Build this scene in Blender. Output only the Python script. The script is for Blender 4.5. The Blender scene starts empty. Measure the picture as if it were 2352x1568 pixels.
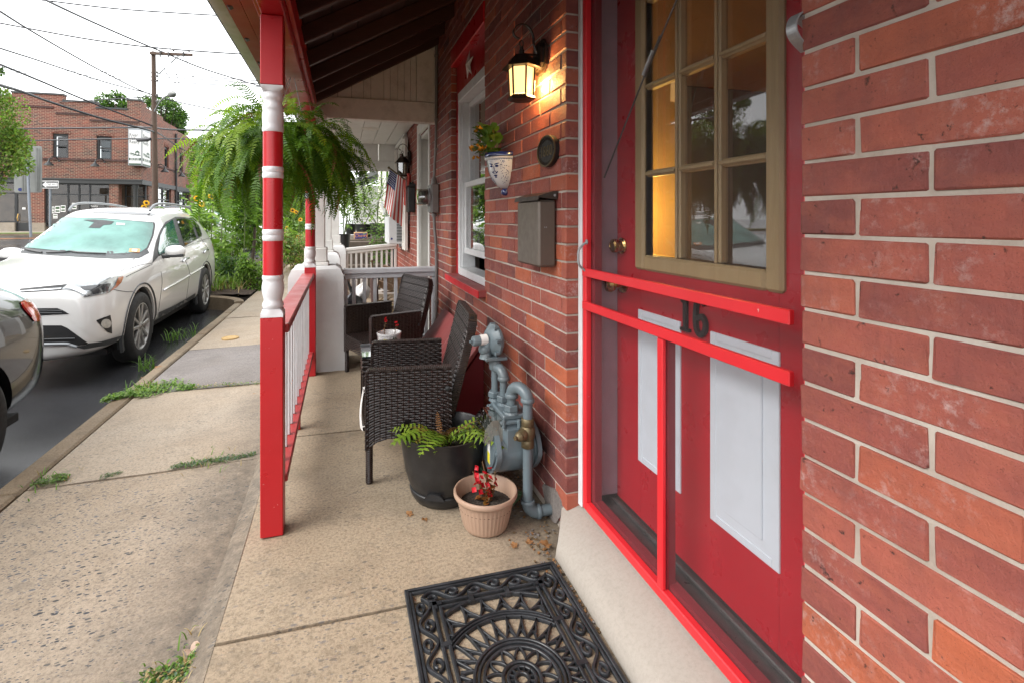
import bpy, math, random
from math import sin, cos, pi, radians
from mathutils import Vector, Matrix, geometry
from mathutils.bvhtree import BVHTree

rnd = random.Random(7)
SC = bpy.context.scene
COL = SC.collection

# ---------------------------------------------------------------- camera
CAM_H = 1.2
YAW = 15.272
cd = bpy.data.cameras.new('camera')
cd.sensor_width = 36.0
cd.lens = 17.602
cd.shift_x = 78.0 / 2352.0
cd.shift_y = -282.0 / 2352.0
cd.clip_start = 0.02
cd.clip_end = 2000.0
cam = bpy.data.objects.new('camera', cd)
cam.location = (0, 0, CAM_H)
cam.rotation_euler = (radians(90), 0, radians(-YAW))
COL.objects.link(cam)
SC.camera = cam

# ---------------------------------------------------------------- sky and sun
SUN_EL, SUN_AZ = 40.0, 256.0          # azimuth measured clockwise from +Y
world = bpy.data.worlds.new('World')
SC.world = world
world.use_nodes = True
wt = world.node_tree
wt.nodes.clear()
w_out = wt.nodes.new('ShaderNodeOutputWorld')
w_bg = wt.nodes.new('ShaderNodeBackground')
w_sky = wt.nodes.new('ShaderNodeTexSky')
w_sky.sky_type = 'NISHITA'
w_sky.sun_disc = False
w_sky.sun_elevation = radians(SUN_EL)
w_sky.sun_rotation = radians(SUN_AZ)
w_sky.dust_density = 3.0
w_hs = wt.nodes.new('ShaderNodeHueSaturation')
w_hs.inputs['Saturation'].default_value = 0.12
w_mix = wt.nodes.new('ShaderNodeMix')
w_mix.data_type = 'RGBA'
w_mix.inputs['Factor'].default_value = 0.82      # an even cloud deck over the clear sky
w_mix.inputs['B'].default_value = (10.6, 10.8, 11.0, 1)
wt.links.new(w_sky.outputs[0], w_hs.inputs['Color'])
wt.links.new(w_hs.outputs[0], w_mix.inputs['A'])
wt.links.new(w_mix.outputs['Result'], w_bg.inputs['Color'])
w_bg.inputs['Strength'].default_value = 0.112
wt.links.new(w_bg.outputs[0], w_out.inputs[0])

sd = bpy.data.lights.new('sun', 'SUN')
sd.energy = 1.5
sd.angle = radians(38)
sd.color = (1.0, 0.97, 0.93)
sun = bpy.data.objects.new('sun', sd)
_el, _az = radians(SUN_EL), radians(SUN_AZ)
_dir = Vector((sin(_az) * cos(_el), cos(_az) * cos(_el), sin(_el)))
sun.rotation_euler = _dir.to_track_quat('Z', 'Y').to_euler()
sun.location = (-4, -3, 9)
COL.objects.link(sun)

SC.view_settings.view_transform = 'Standard'
SC.view_settings.look = 'None'
SC.view_settings.gamma = 1.0
SC.view_settings.use_curve_mapping = False
SC.view_settings.exposure = 1.42
SC.render.engine = 'CYCLES'
SC.cycles.max_bounces = 10
SC.cycles.transparent_max_bounces = 24
SC.cycles.caustics_reflective = False
SC.cycles.caustics_refractive = False
SC.cycles.sample_clamp_indirect = 6.0

# ---------------------------------------------------------------- measuring helpers (survey of the place from the camera station)
_th = radians(YAW)
def _ray(x, y):
    u = (x - 1098.0) / 1150.0; v = (502.0 - y) / 1150.0
    return (u * cos(_th) + sin(_th), cos(_th) - u * sin(_th), v)
def onX(x, y, X):
    r = _ray(x, y); d = X / r[0]; return Vector((X, r[1] * d, CAM_H + r[2] * d))
def onY(x, y, Y):
    r = _ray(x, y); d = Y / r[1]; return Vector((r[0] * d, Y, CAM_H + r[2] * d))
def onZ(x, y, Z):
    r = _ray(x, y); d = (Z - CAM_H) / r[2]; return Vector((r[0] * d, r[1] * d, Z))

# ---------------------------------------------------------------- scene-graph helpers
def tag(o, label=None, cat=None, group=None, kind=None):
    if label: o['label'] = label
    if cat: o['category'] = cat
    if group: o['group'] = group
    if kind: o['kind'] = kind
    return o

def thing(name, label, cat, loc=(0, 0, 0), rz=0.0, group=None):
    o = bpy.data.objects.new(name, None)
    o.empty_display_size = 0.1
    COL.objects.link(o)
    o.location = loc
    o.rotation_euler = (0, 0, rz)
    return tag(o, label, cat, group)

def link(name, me, parent=None, loc=None, rot=None, scale=None):
    o = bpy.data.objects.new(name, me)
    COL.objects.link(o)
    if parent is not None:
        o.parent = parent
    if loc is not None: o.location = loc
    if rot is not None: o.rotation_euler = rot
    if scale is not None: o.scale = scale
    return o

def copy_tree(o, parent=None):
    c = o.copy(); COL.objects.link(c)
    if parent is not None: c.parent = parent
    for ch in list(o.children): copy_tree(ch, c)
    return c

def _unit(v): return Vector(v).normalized()

class MB:
    """collects shapes, then links them as one mesh object"""
    def __init__(s): s.v = []; s.f = []; s.m = []
    def add(s, vs, fs, m=0):
        b = len(s.v); s.v += [tuple(p) for p in vs]
        s.f += [tuple(i + b for i in f) for f in fs]; s.m += [m] * len(fs)
    def box(s, x0, x1, y0, y1, z0, z1, bev=0.0, m=0, mat=None, jit=0.0):
        c = ((x0 + x1) / 2, (y0 + y1) / 2, (z0 + z1) / 2)
        s.obox(c, ((1, 0, 0), (0, 1, 0), (0, 0, 1)), (abs(x1 - x0) / 2, abs(y1 - y0) / 2, abs(z1 - z0) / 2), bev, m, jit)
    def obox(s, c, ax, h, bev=0.0, m=0, jit=0.0):
        c = Vector(c); A = [Vector(a) for a in ax]
        bev = min(bev, 0.45 * min(h))
        if bev <= 0:
            vs = []
            for i in (-1, 1):
                for j in (-1, 1):
                    for k in (-1, 1):
                        vs.append(c + A[0] * i * h[0] + A[1] * j * h[1] + A[2] * k * h[2])
            s.add(vs, [(0, 1, 3, 2), (4, 6, 7, 5), (0, 4, 5, 1), (2, 3, 7, 6), (0, 2, 6, 4), (1, 5, 7, 3)], m)
            return
        vs = []; idx = {}
        for i in (-1, 1):
            for j in (-1, 1):
                for k in (-1, 1):
                    sg = (i, j, k)
                    for a in range(3):
                        p = c.copy()
                        for b in range(3):
                            d = h[b] if b == a else h[b] - bev
                            if jit: d += rnd.uniform(-jit, jit) * (0.5 if b == a else 1)
                            p += A[b] * sg[b] * d
                        idx[(sg, a)] = len(vs); vs.append(p)
        fs = []
        for a in range(3):
            b, d = [(1, 2), (2, 0), (0, 1)][a]
            for sgn in (-1, 1):
                q = []
                for (p, r) in ((-1, -1), (1, -1), (1, 1), (-1, 1)):
                    sg = [0, 0, 0]; sg[a] = sgn; sg[b] = p; sg[d] = r
                    q.append(idx[(tuple(sg), a)])
                fs.append(tuple(q) if sgn > 0 else tuple(reversed(q)))
            # edge along axis a
            for p in (-1, 1):
                for r in (-1, 1):
                    s0 = [0, 0, 0]; s0[b] = p; s0[d] = r
                    lo = list(s0); lo[a] = -1; hi = list(s0); hi[a] = 1
                    q = [idx[(tuple(lo), b)], idx[(tuple(hi), b)], idx[(tuple(hi), d)], idx[(tuple(lo), d)]]
                    fs.append(tuple(q) if p * r < 0 else tuple(reversed(q)))
        for i in (-1, 1):
            for j in (-1, 1):
                for k in (-1, 1):
                    q = [idx[((i, j, k), a)] for a in range(3)]
                    fs.append(tuple(q) if i * j * k > 0 else tuple(reversed(q)))
        s.add(vs, fs, m)
    def bar(s, p, q, w, t, up=(0, 0, 1), bev=0.0, m=0):
        """box from p to q, w wide across, t thick along up"""
        p, q = Vector(p), Vector(q); d = (q - p); L = d.length; d.normalize()
        side = d.cross(Vector(up))
        if side.length < 1e-5: side = d.cross(Vector((1, 0, 0)))
        side.normalize(); u = side.cross(d).normalized()
        s.obox((p + q) / 2, (d, side, u), (L / 2, w / 2, t / 2), bev, m)
    def tube(s, pts, r, n=8, m=0, caps=True, closed=False):
        P = [Vector(p) for p in pts]; N = len(P)
        R = r if isinstance(r, (list, tuple)) else [r] * N
        T = []
        for i in range(N):
            a = P[i - 1] if (i > 0 or closed) else P[i]
            b = P[(i + 1) % N] if (i < N - 1 or closed) else P[i]
            t = (b - a)
            T.append(t.normalized() if t.length > 1e-9 else Vector((0, 0, 1)))
        u = T[0].cross(Vector((0, 0, 1)))
        if u.length < 1e-3: u = T[0].cross(Vector((1, 0, 0)))
        u.normalize(); vs = []
        for i in range(N):
            u = (u - T[i] * u.dot(T[i]))
            if u.length < 1e-6: u = T[i].orthogonal()
            u.normalize(); w = T[i].cross(u)
            for k in range(n):
                a = 2 * pi * k / n
                vs.append(P[i] + (u * cos(a) + w * sin(a)) * R[i])
        fs = []
        M = N if closed else N - 1
        for i in range(M):
            j = (i + 1) % N
            for k in range(n):
                k2 = (k + 1) % n
                fs.append((i * n + k, i * n + k2, j * n + k2, j * n + k))
        if caps and not closed:
            fs.append(tuple(reversed(range(n)))); fs.append(tuple(range((N - 1) * n, N * n)))
        s.add(vs, fs, m)
    def lathe(s, prof, c=(0, 0, 0), n=24, axis=(0, 0, 1), m=0, a0=0.0, a1=2 * pi, caps=True, flute=None):
        """prof: list of (radius, height) along axis"""
        c = Vector(c); z = _unit(axis); u = z.orthogonal().normalized() if abs(z.z) < 0.999 else Vector((1, 0, 0)); w = z.cross(u)
        full = abs(a1 - a0 - 2 * pi) < 1e-6
        K = n if full else n + 1
        vs = []
        for (r, h) in prof:
            for k in range(K):
                a = a0 + (a1 - a0) * k / n
                rr = r * (flute(a, h) if flute else 1.0)
                vs.append(c + z * h + (u * cos(a) + w * sin(a)) * rr)
        fs = []
        for i in range(len(prof) - 1):
            for k in range(n):
                k2 = (k + 1) % K if full else k + 1
                fs.append((i * K + k, i * K + k2, (i + 1) * K + k2, (i + 1) * K + k))
        if caps and full:
            if prof[0][0] > 1e-6: fs.append(tuple(reversed(range(K))))
            if prof[-1][0] > 1e-6: fs.append(tuple(range((len(prof) - 1) * K, len(prof) * K)))
        s.add(vs, fs, m)
    def prism(s, poly, o, u, v, n, depth, m=0, front=True):
        """2-D polygon (a, b) -> o + a*u + b*v, pushed along n by depth"""
        o, u, v, n = Vector(o), Vector(u), Vector(v), Vector(n)
        if u.cross(v).dot(n) * _area(poly) * (1 if depth > 0 else -1) < 0: poly = list(reversed(poly))
        k = len(poly)
        A = [o + u * a + v * b for a, b in poly]; B = [p + n * depth for p in A]
        fs = [tuple(range(k, 2 * k)), tuple(reversed(range(k)))]
        for i in range(k):
            j = (i + 1) % k
            fs.append((i, j, k + j, k + i))
        s.add(A + B, fs, m)
    def ribbon(s, path, w, z0, z1, closed=False, m=0, tf=None, ridge=0.0):
        """flat band along a 2-D path with a rectangular (or ridged) section"""
        N = len(path); P = [Vector((p[0], p[1])) for p in path]; vs = []
        W = w if isinstance(w, (list, tuple)) else [w] * N
        for i in range(N):
            a = P[i - 1] if (i > 0 or closed) else P[i]
            b = P[(i + 1) % N] if (i < N - 1 or closed) else P[i]
            t = (b - a).normalized() if (b - a).length > 1e-9 else Vector((1, 0)); nn = Vector((-t.y, t.x))
            k = 1.0
            if (i > 0 or closed) and (i < N - 1 or closed):
                t1 = (P[i] - P[i - 1]).normalized(); t2 = (P[(i + 1) % N] - P[i]).normalized()
                k = 1 / max(0.5, math.sqrt(max(0.0, (1 + t1.dot(t2)) / 2)))
            h = W[i] / 2 * k
            q1, q2 = P[i] + nn * h, P[i] - nn * h
            e1, e2 = P[i] + nn * h * 0.6, P[i] - nn * h * 0.6
            vs += [(q1.x, q1.y, z0), (q1.x, q1.y, z1 - ridge), (e1.x, e1.y, z1), (e2.x, e2.y, z1), (q2.x, q2.y, z1 - ridge), (q2.x, q2.y, z0)]
        if tf: vs = [tf(p) for p in vs]
        fs = []
        for i in range(N if closed else N - 1):
            j = (i + 1) % N
            for k in range(5):
                fs.append((i * 6 + k, j * 6 + k, j * 6 + k + 1, i * 6 + k + 1))
        if not closed:
            fs.append((0, 1, 2, 3, 4, 5)); b = (N - 1) * 6; fs.append((b + 5, b + 4, b + 3, b + 2, b + 1, b))
        s.add(vs, fs, m)
    def grid(s, fn, nu, nv, m=0, wrapu=False):
        vs = [fn(i / nu, j / nv) for j in range(nv + 1) for i in range(nu + 1)]
        fs = [(j * (nu + 1) + i, j * (nu + 1) + i + 1, (j + 1) * (nu + 1) + i + 1, (j + 1) * (nu + 1) + i) for j in range(nv) for i in range(nu)]
        s.add(vs, fs, m)
    def ball(s, c, r, n=12, k=8, m=0, sq=(1, 1, 1)):
        c = Vector(c); vs = []; fs = []
        for j in range(k + 1):
            t = pi * j / k
            for i in range(n):
                a = 2 * pi * i / n
                vs.append((c.x + r * sq[0] * sin(t) * cos(a), c.y + r * sq[1] * sin(t) * sin(a), c.z - r * sq[2] * cos(t)))
        for j in range(k):
            for i in range(n):
                fs.append((j * n + i, j * n + (i + 1) % n, (j + 1) * n + (i + 1) % n, (j + 1) * n + i))
        s.add(vs, fs, m)
    def mesh(s, name, mats, smooth=35):
        me = bpy.data.meshes.new(name)
        me.from_pydata(s.v, [], s.f)
        for mt in (mats if isinstance(mats, (list, tuple)) else [mats]): me.materials.append(mt)
        me.polygons.foreach_set('material_index', s.m)
        if smooth:
            me.polygons.foreach_set('use_smooth', [True] * len(me.polygons))
            me.set_sharp_from_angle(angle=radians(smooth))
        me.update()
        return me
    def build(s, name, mats, parent=None, smooth=35, kind=None, label=None, local=False):
        me = s.mesh(name, mats, smooth)
        o = bpy.data.objects.new(name, me); COL.objects.link(o)
        if parent is not None:
            o.parent = parent
            if parent.type == 'EMPTY' and not local: o.location = -Vector(parent.location)
        if kind: o['kind'] = kind
        if label: o['label'] = label
        return o

def _area(p): return sum(p[i][0] * p[(i + 1) % len(p)][1] - p[(i + 1) % len(p)][0] * p[i][1] for i in range(len(p))) / 2

def struct(name, mb, mats, parent=None, smooth=35):
    o = mb.build(name, mats, parent, smooth)
    if parent is None: o['kind'] = 'structure'
    return o

def text_mesh(txt, size, mat, depth=0.002, align='CENTER', name='lettering', spacing=1.0, shear=0.0):
    cu = bpy.data.curves.new(name, 'FONT')
    cu.body = txt; cu.size = size; cu.extrude = depth; cu.align_x = align; cu.align_y = 'CENTER'
    cu.space_character = spacing; cu.resolution_u = 3; cu.shear = shear
    o = bpy.data.objects.new(name, cu); COL.objects.link(o)
    dg = bpy.context.evaluated_depsgraph_get()
    me = bpy.data.meshes.new_from_object(o.evaluated_get(dg))
    bpy.data.objects.remove(o); bpy.data.curves.remove(cu)
    me.materials.clear(); me.materials.append(mat)
    me.name = name
    return me

def bez(p0, p1, p2, p3, n):
    out = []
    for i in range(n + 1):
        t = i / n; a = (1 - t)
        out.append(tuple(a ** 3 * w + 3 * a * a * t * x + 3 * a * t * t * y + t ** 3 * z for w, x, y, z in zip(p0, p1, p2, p3)))
    return out

def crom(pts, n=6, closed=False):
    """Catmull-Rom through points"""
    P = [Vector(p) for p in pts]; N = len(P); out = []
    for i in range(N if closed else N - 1):
        a = P[i - 1] if (i > 0 or closed) else P[i]; b = P[i]; c = P[(i + 1) % N]
        d = P[(i + 2) % N] if (i + 2 < N or closed) else c
        for k in range(n):
            t = k / n
            out.append(0.5 * ((2 * b) + (c - a) * t + (2 * a - 5 * b + 4 * c - d) * t * t + (3 * b - a - 3 * c + d) * t ** 3))
    if not closed: out.append(P[-1])
    return out
# ---------------------------------------------------------------- materials
class NT:
    def __init__(s, name):
        s.mat = bpy.data.materials.new(name); s.mat.use_nodes = True
        s.t = s.mat.node_tree; s.t.nodes.clear()
        s.out = s.t.nodes.new('ShaderNodeOutputMaterial')
        s.b = s.t.nodes.new('ShaderNodeBsdfPrincipled')
        s.t.links.new(s.b.outputs[0], s.out.inputs[0])
        s.co = s.t.nodes.new('ShaderNodeTexCoord').outputs['Object']
    def n(s, typ, **kw):
        nd = s.t.nodes.new(typ)
        for k, v in kw.items():
            if k in nd.inputs: 
                if hasattr(v, 'is_linked') or isinstance(v, bpy.types.NodeSocket): s.t.links.new(v, nd.inputs[k])
                else: nd.inputs[k].default_value = v
            else: setattr(nd, k, v)
        return nd
    def l(s, a, b): s.t.links.new(a, b)
    def mapping(s, scale=(1, 1, 1), rot=(0, 0, 0), loc=None, src=None):
        nd = s.t.nodes.new('ShaderNodeMapping')
        s.l(src or s.co, nd.inputs['Vector'])
        nd.inputs['Scale'].default_value = scale; nd.inputs['Rotation'].default_value = rot
        if loc is not None:
            if isinstance(loc, bpy.types.NodeSocket): s.l(loc, nd.inputs['Location'])
            else: nd.inputs['Location'].default_value = loc
        return nd.outputs[0]
    def noise(s, scale, detail=4, rough=0.55, vec=None, dist=0.0):
        nd = s.t.nodes.new('ShaderNodeTexNoise')
        s.l(vec or s.co, nd.inputs['Vector'])
        nd.inputs['Scale'].default_value = scale; nd.inputs['Detail'].default_value = detail
        nd.inputs['Roughness'].default_value = rough; nd.inputs['Distortion'].default_value = dist
        return nd.outputs['Fac']
    def voro(s, scale, vec=None, feat='F1', rand=1.0):
        nd = s.t.nodes.new('ShaderNodeTexVoronoi'); nd.feature = feat
        s.l(vec or s.co, nd.inputs['Vector']); nd.inputs['Scale'].default_value = scale; nd.inputs['Randomness'].default_value = rand
        return nd
    def ramp(s, fac, stops, interp='LINEAR'):
        nd = s.t.nodes.new('ShaderNodeValToRGB'); s.l(fac, nd.inputs[0]); cr = nd.color_ramp; cr.interpolation = interp
        while len(cr.elements) < len(stops): cr.elements.new(0.5)
        for e, (p, c) in zip(cr.elements, stops):
            e.position = p; e.color = c + (1,) if isinstance(c, tuple) else (c, c, c, 1)
        return nd.outputs[0]
    def mix(s, fac, a, b, blend='MIX'):
        nd = s.t.nodes.new('ShaderNodeMix'); nd.data_type = 'RGBA'; nd.blend_type = blend
        for sock, val in ((nd.inputs['Factor'], fac), (nd.inputs['A'], a), (nd.inputs['B'], b)):
            if isinstance(val, bpy.types.NodeSocket): s.l(val, sock)
            elif isinstance(val, tuple): sock.default_value = val + (1,) if len(val) == 3 else val
            else: sock.default_value = val
        return nd.outputs['Result']
    def math(s, op, a, b=0.0, clamp=False):
        nd = s.t.nodes.new('ShaderNodeMath'); nd.operation = op; nd.use_clamp = clamp
        for sock, val in ((nd.inputs[0], a), (nd.inputs[1], b)):
            if isinstance(val, bpy.types.NodeSocket): s.l(val, sock)
            else: sock.default_value = val
        return nd.outputs[0]
    def rand(s):
        """a random number per piece, whether the piece is an object or an island of a joined mesh"""
        oi = s.t.nodes.new('ShaderNodeObjectInfo'); g = s.t.nodes.new('ShaderNodeNewGeometry')
        return s.math('FRACT', s.math('ADD', s.math('MULTIPLY', oi.outputs['Random'], 7.31), s.math('MULTIPLY', g.outputs['Random Per Island'], 3.77)))
    def wpos(s):
        return s.t.nodes.new('ShaderNodeNewGeometry').outputs['Position']
    def bump(s, h, strength=0.3, dist=0.01, prev=None):
        nd = s.t.nodes.new('ShaderNodeBump'); s.l(h, nd.inputs['Height'])
        nd.inputs['Strength'].default_value = strength; nd.inputs['Distance'].default_value = dist
        if prev is not None: s.l(prev, nd.inputs['Normal'])
        s.l(nd.outputs[0], s.b.inputs['Normal']); return nd.outputs[0]
    def set(s, **kw):
        nm = {'color': 'Base Color', 'rough': 'Roughness', 'metal': 'Metallic', 'spec': 'Specular IOR Level', 'trans': 'Transmission Weight', 'ior': 'IOR', 'coat': 'Coat Weight', 'coatr': 'Coat Roughness', 'alpha': 'Alpha', 'emit': 'Emission Color', 'emits': 'Emission Strength', 'sss': 'Subsurface Weight'}
        for k, v in kw.items():
            sock = s.b.inputs[nm[k]]
            if isinstance(v, bpy.types.NodeSocket): s.l(v, sock)
            elif isinstance(v, tuple): sock.default_value = v + (1,) if len(v) == 3 else v
            else: sock.default_value = v
        return s.mat

def plain(name, c, rough=0.5, metal=0.0, var=0.12, scale=14.0, bump=0.0, bscale=60.0, coat=0.0, spec=0.5, dirt=None, dscale=3.0, damt=0.5):
    """one paint or plastic or metal with uneven colour, some wear and a little relief"""
    t = NT(name)
    k = t.noise(scale, 5, 0.6, vec=t.wpos())
    lo = tuple(x * (1 - var) for x in c); hi = tuple(min(1, x * (1 + var)) for x in c)
    col = t.mix(t.ramp(k, [(0.3, 0.0), (0.7, 1.0)]), lo, hi)
    if dirt is not None:
        d = t.ramp(t.noise(dscale, 7, 0.65, vec=t.wpos()), [(0.48, 0.0), (0.72, damt)])
        col = t.mix(d, col, dirt)
    r = t.ramp(t.noise(scale * 2.3, 3, vec=t.wpos()), [(0.3, max(0.02, rough - 0.08)), (0.7, min(1, rough + 0.08))])
    if bump: t.bump(t.noise(bscale, 4, vec=t.wpos()), bump, 0.004)
    return t.set(color=col, rough=r, metal=metal, coat=coat, spec=spec)

def brick_mat(name, stops, white=0.5, dark=0.35):
    t = NT(name)
    r = t.rand(); wp = t.wpos()
    base = t.ramp(r, stops)
    rv = t.t.nodes.new('ShaderNodeCombineXYZ'); t.l(t.math('MULTIPLY', r, 37.0), rv.inputs[0]); t.l(t.math('MULTIPLY', r, 91.0), rv.inputs[1])
    add = t.t.nodes.new('ShaderNodeVectorMath'); add.operation = 'ADD'; t.l(wp, add.inputs[0]); t.l(rv.outputs[0], add.inputs[1]); v = add.outputs[0]
    sv = t.mapping(scale=(1, 0.55, 1.3), src=v)
    m1 = t.noise(11, 6, 0.62, vec=sv)
    col = t.mix(t.ramp(m1, [(0.28, 0.42), (0.54, 0.0)]), base, (0.085, 0.028, 0.028))      # burnt, purplish patches
    m4 = t.noise(26, 5, 0.6, vec=sv)
    col = t.mix(t.ramp(m4, [(0.45, 0.0), (0.75, 0.45)]), col, (0.36, 0.105, 0.06))
    m2 = t.noise(55, 7, 0.75, vec=v)
    m3 = t.noise(7, 3, 0.5, vec=v)
    ef = t.math('MULTIPLY', t.ramp(m2, [(0.50, 0.0), (0.68, 1.0)]), t.ramp(m3, [(0.50, 0.0), (0.70, white)]))
    col = t.mix(ef, col, (0.52, 0.42, 0.40))                                              # chalky bloom
    sp = t.voro(300, vec=v)
    col = t.mix(t.ramp(sp.outputs['Distance'], [(0.10, 0.6), (0.2, 0.0)]), col, (0.05, 0.02, 0.02))
    col = t.mix(t.ramp(t.noise(3.4, 5, 0.65, vec=t.mapping(scale=(1, 5, 0.5), src=wp)), [(0.5, 0.0), (0.75, dark * 1.4)]), col, (0.10, 0.045, 0.05))
    soot = t.ramp(t.noise(1.3, 4, 0.5, vec=wp), [(0.42, 0.0), (0.7, dark)])
    col = t.mix(soot, col, (0.055, 0.03, 0.035))
    # pits, scratches, rough kiln skin
    pit = t.ramp(t.noise(46, 5, 0.75, vec=v), [(0.30, 0.0), (0.37, 1.0)])
    h = t.math('ADD', t.math('MULTIPLY', pit, 0.5), t.math('ADD', t.noise(90, 6, 0.75, vec=v), t.math('MULTIPLY', t.noise(9, 4, vec=v), 1.2)))
    col = t.mix(pit, (0.05, 0.025, 0.022), col)
    t.bump(h, 0.85, 0.004)
    return t.set(color=col, rough=t.ramp(m2, [(0.3, 0.5), (0.7, 0.8)]), spec=0.4)

M = {}
M['brick'] = brick_mat('brick', [(0.0, (0.19, 0.050, 0.042)), (0.25, (0.265, 0.068, 0.052)), (0.5, (0.315, 0.082, 0.058)), (0.75, (0.345, 0.092, 0.062)), (0.93, (0.39, 0.098, 0.046)), (1.0, (0.43, 0.11, 0.048))], white=0.65, dark=0.2)
M['brick_far'] = brick_mat('brick_neighbour', [(0.0, (0.20, 0.045, 0.03)), (0.5, (0.26, 0.06, 0.038)), (1.0, (0.32, 0.08, 0.045))], white=0.3, dark=0.15)
M['brick_old'] = brick_mat('brick_sooty', [(0.0, (0.075, 0.03, 0.03)), (0.35, (0.14, 0.042, 0.038)), (0.7, (0.21, 0.055, 0.042)), (1.0, (0.29, 0.075, 0.048))], white=0.7, dark=0.35)

def mortar():
    t = NT('mortar'); wp = t.wpos()
    c = t.mix(t.ramp(t.noise(5, 6, 0.6, vec=wp), [(0.3, 0.0), (0.7, 1.0)]), (0.32, 0.265, 0.22), (0.50, 0.45, 0.395))
    c = t.mix(t.ramp(t.noise(1.1, 4, vec=wp), [(0.55, 0.0), (0.8, 0.4)]), c, (0.26, 0.23, 0.20))
    t.bump(t.noise(160, 5, 0.7, vec=wp), 0.6, 0.003)
    return t.set(color=c, rough=0.95, spec=0.2)
M['mortar'] = mortar()

def concrete(name, light, tan, chips=1.0, streak=True, wetness=0.0, dark=0.35, bmp=0.5, grime=None):
    t = NT(name); wp = t.wpos(); r = t.rand()
    big = t.noise(0.9, 5, 0.6, vec=wp)
    col = t.mix(t.ramp(big, [(0.3, 0.0), (0.7, 1.0)]), light, tan)
    col = t.mix(t.math('MULTIPLY', r, 0.25), col, tuple(x * 0.72 for x in light))
    fine = t.noise(90, 6, 0.75, vec=wp)
    col = t.mix(t.ramp(fine, [(0.34, 0.75 * min(1, bmp * 2)), (0.56, 0.0)]), col, tuple(x * 0.42 for x in tan))
    spk = t.voro(260, vec=wp)
    col = t.mix(t.ramp(spk.outputs['Distance'], [(0.12, bmp), (0.22, 0.0)]), col, (0.62, 0.56, 0.46))
    if streak:
        sv = t.mapping(scale=(0.7, 9, 1), rot=(0, 0, radians(8)), src=wp)
        col = t.mix(t.ramp(t.noise(2.3, 6, 0.7, vec=sv), [(0.52, 0.0), (0.72, 0.35)]), col, tuple(x * 0.55 for x in light))
    hgt = fine
    if chips > 0:
        # bluestone chips worn flush with the surface
        msk = t.ramp(t.noise(1.1, 4, 0.6, vec=wp), [(0.42, 0.0), (0.56, 1.0)])
        wv = t.mapping(scale=(0.62, 1.25, 1), rot=(0, 0, radians(-24)), src=wp)
        for sc, thr in ((58, 0.30), (110, 0.28)):
            vv = t.t.nodes.new('ShaderNodeVectorMath'); vv.operation = 'ADD'
            nd = t.t.nodes.new('ShaderNodeTexNoise'); t.l(wv, nd.inputs['Vector']); nd.inputs['Scale'].default_value = sc * 0.9
            sc2 = t.t.nodes.new('ShaderNodeVectorMath'); sc2.operation = 'SCALE'; t.l(nd.outputs['Color'], sc2.inputs[0]); sc2.inputs['Scale'].default_value = 0.5 / sc
            t.l(wv, vv.inputs[0]); t.l(sc2.outputs[0], vv.inputs[1])
            vo = t.voro(sc, vec=vv.outputs[0])
            sep = t.n('ShaderNodeSeparateColor'); t.l(vo.outputs['Color'], sep.inputs[0])
            pick = t.math('GREATER_THAN', sep.outputs[0], 0.30)
            size = t.math('MULTIPLY', sep.outputs[1], thr)
            inside = t.math('LESS_THAN', vo.outputs['Distance'], t.math('ADD', size, 0.06))
            f = t.math('MULTIPLY', t.math('MULTIPLY', inside, pick), t.math('ADD', t.math('MULTIPLY', msk, 0.75 * chips), 0.2 * chips), clamp=True)
            cc = t.mix(sep.outputs[2], (0.03, 0.033, 0.04), (0.12, 0.125, 0.14))
            col = t.mix(f, col, cc)
            hgt = t.math('SUBTRACT', hgt, t.math('MULTIPLY', f, 0.35))
    st = t.ramp(t.noise(2.7, 7, 0.65, vec=wp), [(0.50, 0.0), (0.74, dark)])
    col = t.mix(st, col, tuple(x * 0.38 for x in tan))
    rs = t.ramp(t.noise(0.55, 6, 0.6, vec=wp), [(0.55, 0.0), (0.72, 0.45)])
    col = t.mix(rs, col, (light[0] * 0.72, light[1] * 0.56, light[2] * 0.40))
    ed = t.ramp(t.noise(7.5, 6, 0.75, vec=wp), [(0.56, 0.0), (0.66, dark)])
    col = t.mix(ed, col, tuple(x * 0.45 for x in light))
    if grime:       # dirt washed along one edge
        sx = t.n('ShaderNodeSeparateXYZ'); t.l(wp, sx.inputs[0])
        g = t.n('ShaderNodeMapRange'); t.l(t.math('ADD', sx.outputs[0], t.math('MULTIPLY', t.math('SUBTRACT', t.noise(2.2, 5, 0.6, vec=wp), 0.5), 0.5)), g.inputs[0]); g.inputs[1].default_value, g.inputs[2].default_value = grime
        col = t.mix(t.math('MULTIPLY', t.math('MULTIPLY', g.outputs[0], 0.9), t.ramp(t.noise(16, 6, 0.7, vec=wp), [(0.3, 0.25), (0.6, 0.85)])), col, (0.085, 0.070, 0.055))
    t.bump(hgt, bmp, 0.004)
    rg = t.ramp(big, [(0.35, 0.85 - wetness), (0.7, 0.9)])
    return t.set(color=col, rough=rg, spec=0.35)
M['walk'] = concrete('sidewalk_concrete', (0.40, 0.325, 0.245), (0.34, 0.26, 0.18), 1.6, wetness=0.25, dark=0.5, grime=(-0.80, -0.44))
M['walk_far'] = concrete('worn_sidewalk_concrete', (0.40, 0.335, 0.26), (0.36, 0.28, 0.20), 0.55, wetness=0.25, grime=(-0.70, -0.40))
M['walk_grey'] = concrete('grey_sidewalk_patch', (0.235, 0.21, 0.20), (0.20, 0.175, 0.16), 0.5, wetness=0.2, dark=0.5)
M['porch'] = concrete('porch_concrete', (0.39, 0.315, 0.228), (0.33, 0.25, 0.165), 0.6, dark=0.55, grime=(0.45, 0.86))
M['kerb'] = concrete('kerb_stone', (0.27, 0.215, 0.15), (0.21, 0.145, 0.085), 0.2, wetness=0.2, dark=0.6)
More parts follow.
